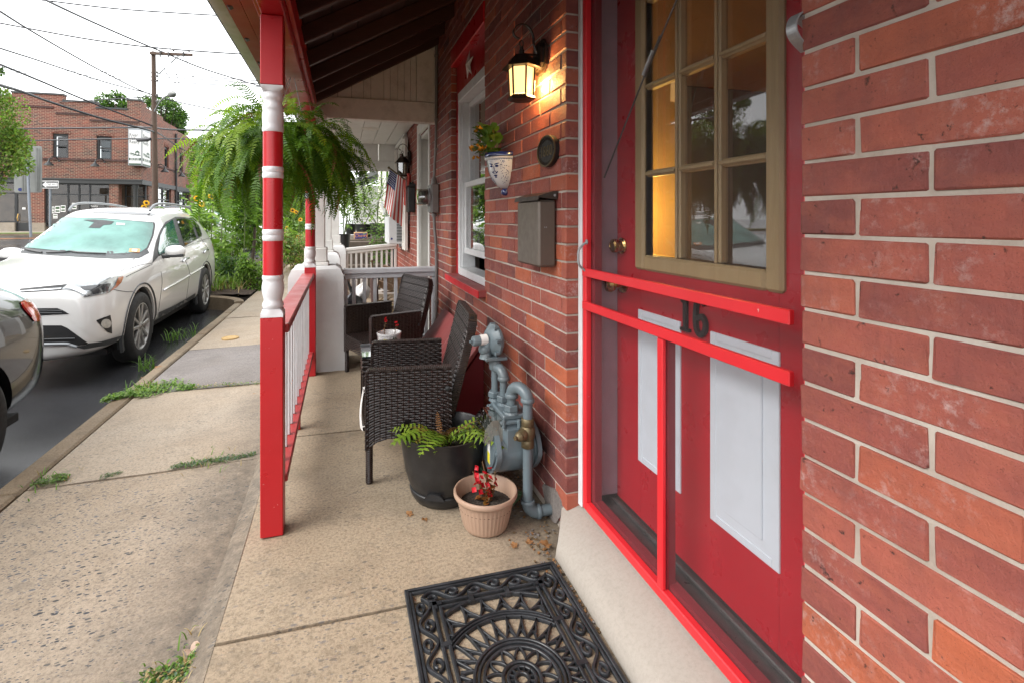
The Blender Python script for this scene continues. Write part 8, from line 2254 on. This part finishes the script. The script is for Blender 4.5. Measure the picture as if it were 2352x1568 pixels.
def sunflower(x, y, h, heads, label, lean=(0.0, 0.0), z0=-0.10, nl=12, ls=0.17):
    t = thing('sunflower', label, 'sunflower', (x, y, z0), group='sunflowers in the planting bed')
    P = crom([(0, 0, 0), (lean[0] * 0.3, lean[1] * 0.3, h * 0.4), (lean[0] * 0.7, lean[1] * 0.7, h * 0.75), (lean[0], lean[1], h)], 6)
    b = MB(); b.tube(P, [0.013 * (1 - 0.5 * i / len(P)) for i in range(len(P))], 6); b.build('stem', M['stem'], t, local=True)
    b = MB()
    for k in range(nl):
        i = int((0.22 + 0.75 * k / nl) * (len(P) - 1)); a = k * 2.4 + rnd.uniform(-.4, .4); p = P[i]
        d = Vector((cos(a), sin(a), rnd.uniform(-0.1, 0.4))); st = d.normalized() * ls * 0.5; b.tube([tuple(p), tuple(p + st)], 0.004, 4, m=0); heart_leaf(b, p + st, d, ls * rnd.uniform(0.7, 1.15), ls * 0.72)
    b.build('foliage', M['leaf'] if rnd.random() < 0.5 else M['leaf_lt'], t, smooth=0, local=True, kind='stuff')
    for (dx, dy, dz, tilt, az) in heads:
        c = P[-1] + Vector((dx, dy, dz)); b = MB(); b.tube([tuple(P[-4]), tuple((P[-4] + c) / 2 + Vector((dx * 0.2, 0, 0.03))), tuple(c)], 0.006, 5); st_ = b.build('flower_stalk', M['stem'], t, local=True)
        pet, dsc = rnd.choice(HEADS)
        hd = link('flower_head', pet, t, c, (radians(tilt), 0, radians(az))); link('seed_disc', dsc, hd)
    return t
def bedpt(px, d): p = px3(px, 500, d); return p.x, p.y
def zz(y, d): return CAM_H + (502 - y) / 1150.0 * d
SF = [ # base px, depth, head px list, label
 (345, 9.6, [(336, 467), (331, 477), (341, 486)], 'sunflower with two open blooms standing behind the roof of the white SUV'),
 (462, 8.8, [(452, 457), (463, 470)], 'sunflower with a pair of orange blooms at the left end of the planting bed'),
 (480, 9.3, [(498, 445), (485, 452)], 'tall sunflower second from the left in the planting bed, blooms against the brick wall'),
 (505, 9.8, [(521, 438), (512, 430)], 'tall sunflower under the hanging fern, blooms level with the shop windows'),
 (530, 10.3, [(548, 425), (534, 456)], 'sunflower third from the left in the bed, bloom touching the fern'),
 (560, 10.0, [(566, 446)], 'sunflower beside the thin dark tree trunk in the bed'),
 (640, 11.5, [(672, 484), (680, 488)], 'sunflower right of the nearest porch post with two small blooms'),
 (668, 12.5, [(659, 525), (652, 540)], 'lower sunflower between the two red posts'),
 (690, 13.5, [(684, 545), (690, 505)], 'sunflower close to the white column beyond the far red post'),
 (600, 11.0, [(610, 470)], 'sunflower hidden mostly behind the nearest red post'),
]
for i, (bx_, d, hs, lab) in enumerate(SF):
    x, y = bedpt(bx_, d); top = max(zz(h[1], d) for h in hs) - 0.02
    hx = [px3(h[0], h[1], d) for h in hs]; apex = (hx[0].x - x) * 0.6, (hx[0].y - y) * 0.6
    hd = [(p.x - x - apex[0], p.y - y - apex[1], p.z - top, 62 + rnd.uniform(-12, 12), 15 + rnd.uniform(-30, 30)) for p in hx]
    sunflower(x, y, top + 0.10, hd, lab, apex, nl=17, ls=0.25 if d < 11 else 0.18)

def bush(name, label, cat, c, rad, n, L, mts, stems=8, group=None, flat=0.0, kind='stuff'):
    c = Vector(c); t = thing(name, label, cat, (c.x, c.y, c.z - rad[2]), group=group)
    b = [MB() for _ in mts]; lumps = [(Vector((rnd.uniform(-1, 1) * rad[0] * 0.7, rnd.uniform(-1, 1) * rad[1] * 0.7, rnd.uniform(-0.9, 0.8) * rad[2])), rnd.uniform(0.25, 0.5)) for _ in range(14)]
    for k in range(n):
        lc, lr = rnd.choice(lumps); v = Vector((rnd.gauss(0, 1), rnd.gauss(0, 1), rnd.gauss(0, 1))).normalized() * (rnd.random() ** 0.4)
        p = c + lc + Vector((v.x * rad[0], v.y * rad[1], v.z * rad[2])) * lr
        if p.z < c.z - rad[2]: continue
        d = (v + Vector((rnd.gauss(0, .5), rnd.gauss(0, .5), rnd.gauss(0.1, .4)))).normalized(); leaf_shape(b[rnd.randrange(len(mts))], p, d, (0, 0, 1), L * rnd.uniform(0.6, 1.25), L * 0.5, 0, 0.1, 2, 0.3)
    mb = MB(); 
    for i, q in enumerate(b): mb.add(q.v, q.f, i)
    mb.build('foliage', [M[m_] for m_ in mts], t, smooth=0, kind='stuff')
    b = MB()
    for k in range(stems):
        lc, _ = rnd.choice(lumps); b.tube([(c.x + rnd.uniform(-.3, .3) * rad[0], c.y + rnd.uniform(-.3, .3) * rad[1], c.z - rad[2]), tuple(c + lc * 0.5 - Vector((0, 0, rad[2] * 0.3))), tuple(c + lc)], [0.008, 0.006, 0.003], 5)
    b.build('stem', M['brown_stem'], t)
    return t
def bp_(px, d, z): x, y = bedpt(px, d); return (x, y, z)
bush('shrub', 'dark feathery green shrub in the middle of the planting bed', 'shrub', bp_(548, 9.5, 0.28), (0.42, 0.42, 0.40), 2600, 0.06, ['leaf_grey', 'leaf'])
bush('shrub', 'leafy green shrub at the right front corner of the planting bed', 'shrub', bp_(585, 9.2, 0.20), (0.30, 0.34, 0.30), 1500, 0.075, ['leaf', 'leaf_lt'])
bush('shrub', 'pale green leafy shrub behind the sunflowers under the fern', 'shrub', bp_(520, 11.2, 0.75), (0.95, 0.7, 0.75), 3200, 0.12, ['leaf_lt', 'leaf_lt', 'leaf'])
bush('shrub', 'yellow green weedy shrub between the two red posts', 'shrub', bp_(672, 12.6, 0.42), (0.42, 0.7, 0.48), 2600, 0.08, ['leaf_lt', 'straw', 'leaf'])
bush('shrub', 'bright green shrub beyond the posts reaching up to the fern', 'shrub', bp_(650, 15.0, 1.1), (0.8, 1.0, 0.95), 2600, 0.12, ['leaf_lt', 'leaf'])
bush('shrub', 'tall green shrub at the back of the planting bed by the brick building', 'shrub', bp_(475, 12.5, 0.95), (0.7, 0.7, 0.95), 2400, 0.11, ['leaf', 'leaf_lt'])
def blades(name, label, x, y, n, L, mt, z0=-0.09, spread=0.12, wd=0.022):
    b = MB()
    for k in range(n):
        a = rnd.random() * 2 * pi; p0 = Vector((x + rnd.gauss(0, spread), y + rnd.gauss(0, spread), z0)); d = Vector((cos(a), sin(a), 0)); l = L * rnd.uniform(0.6, 1.1); e = rnd.uniform(0.9, 1.4); vs = []
        s = Vector((-d.y, d.x, 0)); p = p0
        for i in range(6):
            t = i / 5; w = wd * 0.5 * (1 - t ** 2) + 0.0006; vs += [p - s * w, p + s * w]; ee = e - 1.7 * t * t; p = p + (d * cos(ee) + Vector((0, 0, 1)) * sin(ee)) * l / 5
        b.add(vs, [(2 * i, 2 * i + 1, 2 * i + 3, 2 * i + 2) for i in range(5)])
    return tag(b.build(name, M[mt], smooth=0), label, 'grass' if 'grass' in label else 'plant', kind='stuff')
for (px_, d, n_, L_, w_) in ((500, 8.9, 26, 0.55, 'nearest the SUV'), (522, 8.9, 24, 0.5, 'in the middle'), (540, 9.0, 20, 0.45, 'nearest the red post')):
    x, y = bedpt(px_, d); blades('iris_leaves', 'clump of strap shaped green leaves at the front of the bed, the one ' + w_, x, y, n_, L_, 'leaf_lt')
for (px_, d, w_) in ((505, 8.75, 'by the SUV rear wheel'), (530, 8.8, 'in front of the dark shrub'), (655, 12.0, 'between the red posts'), (690, 13.0, 'beside the far white columns')):
    x, y = bedpt(px_, d); blades('dry_grass', 'dry straw coloured grass ' + w_, x, y, 22, 0.32, 'straw', spread=0.18, wd=0.014)

def tree(label, base, trunk_h, crown_c, rad, n, L, mts, group=None, r0=0.12, name='street_tree', gaps=0.5, nl=26):
    base, cc = Vector(base), Vector(crown_c); t = thing(name, label, 'tree', base, group=group)
    b = MB(); top = Vector((cc.x, cc.y, cc.z + rad[2] * 0.3)); b.tube(crom([base, base.lerp(top, 0.4) + Vector((rnd.uniform(-.1, .1), 0, 0)), top], 5), [r0 * (1 - 0.075 * i) for i in range(11)], 8)
    lumps = []
    for k in range(nl):
        v = Vector((rnd.gauss(0, 1), rnd.gauss(0, 1), rnd.gauss(0, 0.9))).normalized(); rr = rnd.uniform(0.45, 0.9); lc = cc + Vector((v.x * rad[0], v.y * rad[1], v.z * rad[2])) * rr; lumps.append((lc, rnd.uniform(0.22, 0.38)))
        s_ = base.lerp(top, rnd.uniform(0.45, 0.9)); b.tube([tuple(s_), tuple(s_.lerp(lc, 0.55) + Vector((0, 0, 0.1 * rad[2]))), tuple(lc)], [r0 * 0.3, r0 * 0.18, r0 * 0.06], 5)
    b.build('trunk', M['bark'], t, smooth=60)
    bs = [MB() for _ in mts]
    for k in range(n):
        lc, lr = lumps[rnd.randrange(nl)]; v = Vector((rnd.gauss(0, 1), rnd.gauss(0, 1), rnd.gauss(0, 1))).normalized() * (rnd.random() ** 0.45)
        p = lc + Vector((v.x * rad[0], v.y * rad[1], v.z * rad[2] * 0.8)) * lr; d = (v + Vector((rnd.gauss(0, .6), rnd.gauss(0, .6), rnd.gauss(-0.1, .5)))).normalized()
        up = rdir(0.4); s = d.cross(up); s = s.normalized() if s.length > 1e-3 else d.orthogonal().normalized(); l = L * rnd.uniform(0.6, 1.3); q = bs[rnd.randrange(len(mts))]
        q.add([p, p + d * l * 0.5 + s * l * 0.34, p + d * l, p + d * l * 0.5 - s * l * 0.34], [(0, 1, 2, 3)])
    mb = MB()
    for i, q in enumerate(bs): mb.add(q.v, q.f, i)
    mb.build('crown', [M[m_] for m_ in mts], t, smooth=0, kind='stuff')
    return t
d = 15.0; c0 = px3(8, 345, d); g0 = px3(-12, 560, d)
tree('young street tree with green and orange leaves at the left edge, before the sign', (g0.x, g0.y, 0.0), 2, c0 + Vector((-0.22, -0.1, 0.05)), (1.05, 1.0, 1.75), 10000, 0.085, ['leaf_autumn', 'leaf_lt', 'leaf'], r0=0.06, nl=30)
c1_ = px3(0, 175, 17); g1 = px3(-60, 560, 17)
tree('taller dark green tree cut off by the left edge above the turning one', (g1.x, g1.y, 0.0), 2, c1_ + Vector((-0.95, -0.5, 0.1)), (1.2, 1.2, 0.95), 5000, 0.10, ['leaf', 'leaf_dk'], r0=0.10)
for (px_, py_, d, r_, lab) in ((265, 250, 52, 2.1, 'round green tree crown showing over the parapet of the corner building'), (370, 258, 56, 2.6, 'green tree behind the utility pole beyond the corner building'), (395, 292, 60, 1.8, 'smaller green tree right of the pole behind the sloping parapet')):
    c = px3(px_, py_, d); tree(lab, (c.x, c.y, 0.2), 3, c, (r_, r_, r_ * 0.85), 5000, 0.24, ['leaf', 'leaf_dk'], r0=0.25, name='background_tree')
for (px_, d, h, r_, lab) in ((640, 24, 2.4, 2.6, 'green tree behind the sunflowers between the red posts'), (560, 30, 3.0, 3.4, 'large green tree far behind the hanging fern'), (700, 34, 3.6, 3.2, 'pale green tree far down the street beyond the white columns'), (835, 30, 5.2, 3.6, 'yellow green tree rising above the white outbuilding'), (480, 46, 3.0, 3.0, 'distant green tree just right of the corner building')):
    c = px3(px_, 502, d); tree(lab, (c.x, c.y, 0.0), 3, Vector((c.x, c.y, h)), (r_, r_, r_ * 0.9), 5500, 0.24, ['leaf', 'leaf_lt'], r0=0.18, name='background_tree')
x, y = bedpt(570, 10.6)
tree('slim young tree with a dark trunk in the planting bed', (x, y, -0.1), 2, (x + 0.1, y, 1.75), (0.75, 0.75, 0.8), 3200, 0.10, ['leaf', 'leaf_dk', 'leaf_lt'], r0=0.05, name='young_tree', nl=18)
# white car parked beyond the bed, glimpsed through the leaves
car3 = copy_tree(suv); car3.location = (-2.55, 20.5, -0.05); car3.rotation_euler = (0, 0, radians(100)); car3['label'] = 'white car glimpsed through the sunflowers beyond the planting bed'

# ================================================================ potted vegetables at the end of the far porch
def potted(px_, d, zrim, r, hgt, label, lf, plant_h, nleaf, L, wide):
    p = px3(px_, 502, d); t = thing('nursery_pot', 'black nursery pot ' + label, 'plant pot', (p.x, p.y, zrim - hgt), group='black nursery pots on the far steps')
    b = MB(); b.lathe([(r * 0.78, 0), (r * 0.98, hgt - 0.03), (r, hgt - 0.028), (r * 1.03, hgt), (r * 0.96, hgt), (r * 0.9, hgt - 0.06), (0, hgt - 0.05)], (0, 0, 0), 24); b.build('pot_body', M['black_plastic'], t, local=True)
    pl = thing('vegetable_plant', 'green vegetable plant in the nursery pot ' + label, 'plant', (p.x, p.y, zrim - 0.05), group='vegetables growing in nursery pots')
    b = MB(); s = MB()
    for k in range(6):
        P = crom([(0, 0, 0), (rnd.gauss(0, wide * 0.3), rnd.gauss(0, wide * 0.3), plant_h * 0.5), (rnd.gauss(0, wide * 0.5), rnd.gauss(0, wide * 0.5), plant_h * rnd.uniform(0.75, 1.05))], 8); s.tube(P, 0.006, 5)
        for i in range(nleaf // 6):
            q = P[rnd.randrange(3, len(P))]; d_ = rdir(0.1); leaf_shape(b, q + d_ * rnd.uniform(0.02, wide * 0.5), d_, (0, 0, 1), L * rnd.uniform(0.6, 1.2), L * 0.5, 0, 0.1, 2, 0.5)
    b.build('foliage', M[lf], pl, smooth=0, local=True, kind='stuff'); s.build('stem', M['stem'], pl, local=True)
potted(789, 8.6, 0.93, 0.115, 0.26, 'beside the white end pier', 'leaf', 0.75, 150, 0.10, 0.22)
potted(836, 10.2, 1.08, 0.17, 0.26, 'in the middle of the far steps', 'leaf_lt', 0.75, 420, 0.09, 0.6)
potted(868, 10.0, 1.10, 0.16, 0.26, 'on the far steps by the pale house', 'leaf_lt', 0.95, 460, 0.085, 0.5)
potted(878, 8.5, 0.36, 0.15, 0.30, 'on the ground just behind the second fence', 'leaf', 0.85, 420, 0.09, 0.35)
potted(806, 10.6, 1.08, 0.12, 0.22, 'at the back left of the far steps', 'leaf', 0.7, 200, 0.09, 0.35)
stp = thing('concrete_steps', None, None, (0.4, 9.5, 0)); stp['kind'] = 'structure'
for k in range(4):
    m = MB(); m.box(-0.05, 0.85, 8.6 + 0.28 * k, 8.6 + 0.28 * (k + 1) - 0.003, -0.2, 0.20 + 0.19 * k, bev=0.008); m.build('step', plain('brown_step', (0.11, 0.085, 0.065), 0.8, var=0.2) if k == 0 else bpy.data.materials['brown_step'], stp)
m = MB(); m.box(-0.05, 0.85, 9.72, 12.5, -0.2, 0.80, bev=0.008); m.build('step', bpy.data.materials['brown_step'], stp)
bxc = thing('printed_box', 'blue and brown printed cardboard box among the potted plants', 'box', (0.33, 9.85, 0.80))
pA, pB = px3(813, 552, 9.6), px3(844, 534, 9.6)
m = MB(); m.box(pA.x, pB.x, 9.75, 10.0, 0.802, pB.z + 0.0, bev=0.004); m.build('carton', M['cardboard'], bxc)
m = MB(); m.box(pA.x + 0.015, pB.x - 0.015, 9.745, 9.7485, 0.815, pB.z - 0.02); m.build('printed_panel', M['blue_print'], bxc)
lay_text('Chewy', 0.085, M['orange_print'], bxc, ((pA.x + pB.x) / 2, 9.744, (0.815 + pB.z) / 2 - 0.005), (1, 0, 0.05), (0, 0, 1), 0.002, 'lettering', 1.0, shear=0.25)
cane = thing('plant_stake', 'slanting dark rod leaning by the downspout behind the tomato plants', 'stake', px3(890, 545, 9.0))
b = MB(); b.tube([px3(890, 545, 9.0), px3(877, 462, 9.2)], 0.012, 6); b.build('rod', M['galv'], cane)
bar_ = thing('horizontal_bar', 'thin black horizontal bar behind the hanging fern tips', 'bar', px3(800, 470, 12))
b = MB(); b.tube([px3(789, 467, 12), px3(853, 469, 12)], 0.016, 6); b.build('rod', M['black_paint'], bar_)

# ================================================================ weeds, fallen leaves, small things on the ground
def tuft(name, label, pts, n, L, mts, cat='weeds', wd=0.5):
    b = [MB() for _ in mts]
    for k in range(n):
        x, y, z, r = pts[rnd.randrange(len(pts))]; a = rnd.random() * 2 * pi; q = r * rnd.random() ** 0.5
        p = Vector((x + q * cos(a), y + q * sin(a), z)); d = Vector((rnd.gauss(0, 1), rnd.gauss(0, 1), abs(rnd.gauss(0.5, 0.5)))).normalized()
        leaf_shape(b[rnd.randrange(len(mts))], p + Vector((0, 0, rnd.uniform(0, L * 0.8))), d, (0, 0, 1), L * rnd.uniform(0.5, 1.3), L * wd, 0, 0.1, 2, 0.35)
    mb = MB()
    for i, q in enumerate(b): mb.add(q.v, q.f, i)
    return tag(mb.build(name, [M[m_] for m_ in mts], smooth=0), label, cat, kind='stuff')
Z = -0.085
def gpt(px, py, z=Z): p = onZ(px, py, z); return p.x, p.y, z
L_ = [gpt(x, y) + (r,) for x, y, r in ((300, 905, .08), (330, 898, .11), (360, 890, .13), (385, 885, .12), (405, 890, .11), (345, 905, .09), (270, 912, .06), (430, 892, .06), (250, 918, .04))]
tuft('weed_patch', 'bright green clump of weeds growing over the kerb joint by the road', L_, 1100, 0.030, ['grass', 'leaf_lt'])
L_ = [gpt(450 + 14 * k, 889 - 0.95 * k, -0.07) + (0.03,) for k in range(11)]
tuft('joint_weeds', 'low weeds filling the joint at the near edge of the grey slab', L_, 260, 0.018, ['weed', 'grass', 'straw'])
L_ = [gpt(400 + 12 * k, 1073 - 1.9 * k, -0.072) + (0.022 + 0.014 * (k > 3 and k < 13),) for k in range(16)]
tuft('joint_weeds', 'grey green weeds along the sidewalk joint near the red post', L_, 620, 0.015, ['weed', 'leaf_grey'])
L_ = [gpt(x, y, -0.08) + (r,) for x, y, r in ((85, 1112, .03), (105, 1106, .045), (125, 1102, .045), (143, 1098, .03))]
tuft('joint_weeds', 'small green weed where the joint meets the kerb at the left', L_, 330, 0.017, ['grass', 'weed'])
L_ = [gpt(x, y, -0.082) + (0.02,) for x, y in ((250, 1092), (270, 1088), (240, 1095))]
tuft('joint_weeds', 'tiny tuft of weed midway along the sidewalk joint', L_, 90, 0.013, ['weed', 'leaf_grey'])
L_ = [gpt(x, y, -0.064) + (r,) for x, y, r in ((440, 1530, .03), (462, 1510, .02), (410, 1548, .04), (380, 1556, .035), (430, 1560, .05), (350, 1563, .03))]
tuft('joint_weeds', 'green weeds and dry straw at the corner of the porch slab at the bottom edge', L_, 620, 0.018, ['weed', 'leaf_grey', 'grass', 'straw'])
for (px_, py_, n_, lab) in ((335, 835, 26, 'thin grass tuft growing in the gutter in front of the SUV wheel'), (400, 770, 22, 'small grass tuft in the gutter beside the SUV'), (440, 765, 16, 'low green weed at the kerb beside the SUV door')):
    x, y, z = gpt(px_, py_, -0.2); blades('grass_tuft', lab, x, y, n_, 0.20, 'grass', z0=-0.26, spread=0.04, wd=0.008)
def dead_leaf(loc, s, rz, mt, label, tilt=0.2):
    b = MB(); pts = []
    for i in range(24):
        a = 2 * pi * i / 24; r = s * (0.55 + 0.45 * abs(cos(2.5 * a)) ** 0.8) * (0.7 if 2.4 < a < 3.9 else 1); pts.append((r * cos(a), r * sin(a), 0.10 * s * sin(3 * a) + 0.25 * s * (r / s) ** 2))
    b.add([(0, 0, 0.02 * s)] + pts, [(0, 1 + i, 1 + (i + 1) % 24) for i in range(24)])
    b.tube([(-s * 0.5, 0, 0.0), (-s * 1.1, s * 0.1, 0.03 * s)], 0.0012, 4)
    o = b.build('fallen_leaf', M[mt], smooth=0); o.location = loc; o.rotation_euler = (tilt, 0, rz); return tag(o, label, 'leaf', 'fallen leaves on the paving')
for (px_, py_, z, s_, rz, mt, lab) in ((448, 1500, -0.055, 0.034, 0.6, 'pale_leaf', 'pale pink dead leaf at the porch slab edge by the bottom weeds'), (432, 1525, -0.06, 0.026, 2.2, 'pale_leaf', 'smaller pale dead leaf just below the other pale one'),
    (1253, 1250, 0.012, 0.022, 1.0, 'dry_leaf', 'brown dry leaf lying against the concrete door step'), (1215, 1245, 0.004, 0.020, 2.6, 'dry_leaf', 'dry leaf between the doormat and the small tan pot'), (1180, 1252, 0.004, 0.016, 0.3, 'dry_leaf', 'curled leaf just right of the small tan pot base'),
    (940, 1180, 0.004, 0.018, 0.9, 'dry_leaf', 'brown leaf beside the base of the black planter'), (975, 1192, 0.004, 0.014, 2.0, 'dry_leaf', 'small brown leaf in front of the black planter'), (330, 868, -0.2, 0.03, 0.4, 'dry_leaf', 'orange leaf in the wet gutter by the weeds'),
    (365, 845, -0.09, 0.04, 1.4, 'dry_leaf', 'large brown leaf on the kerb stone beside the grass tuft'), (585, 905, -0.07, 0.016, 1, 'dry_leaf', 'tiny leaf on the slab just left of the red post')):
    p = onZ(px_, py_, z); dead_leaf(p, s_, rz, mt, lab)
cv = thing('valve_cover', 'small round rusty valve cover set in the sidewalk', 'valve cover', tuple(onZ(529, 776, -0.075)))
m = MB(); m.lathe([(0.085, -0.01), (0.085, 0.006), (0.07, 0.009), (0.068, 0.006), (0.0, 0.007)], (0, 0, 0), 24); m.build('lid', plain('rusty_lid', (0.42, 0.27, 0.10), 0.6, var=0.2), cv, local=True)
# flecks of grit, chips of paint and twigs swept against the wall
b = MB()
for k in range(420):
    t = rnd.random(); x = 0.80 - abs(rnd.gauss(0, 0.06)); y = rnd.uniform(1.75, 3.0) if t < 0.6 else rnd.uniform(1.3, 1.8); 
    if t >= 0.6: x = 0.725 - abs(rnd.gauss(0, 0.03))
    s = rnd.uniform(0.0015, 0.005); b.obox((x, y, s * 0.4), ((cos(k), sin(k), 0), (-sin(k), cos(k), 0), (0, 0, 1)), (s, s * 0.7, s * 0.4), m=rnd.randrange(3))
tag(b.build('swept_grit', [M['brown_stem'], M['walk_grey'], M['dry_leaf']], smooth=0), 'grit and plant crumbs swept against the foot of the brick wall', 'grit', kind='stuff')

for (px_, py_, n_, L_w, z_, w_) in ((330, 893, 40, 0.09, -0.085, 'mixed into the bright green weed clump at the kerb'), (480, 1062, 26, 0.04, -0.07, 'in the sidewalk joint near the red post'), (425, 1535, 40, 0.05, -0.064, 'at the porch slab corner by the bottom edge'), (110, 1106, 18, 0.05, -0.08, 'in the joint beside the kerb at the left')):
    x, y, z = gpt(px_, py_, z_); blades('grass_tuft', 'thin grass blades ' + w_, x, y, n_, L_w, 'grass', z0=z_, spread=0.06, wd=0.004); blades('dry_grass', 'dry straw stalks ' + w_, x + 0.03, y, n_ // 2, L_w, 'straw', z0=z_, spread=0.06, wd=0.003)
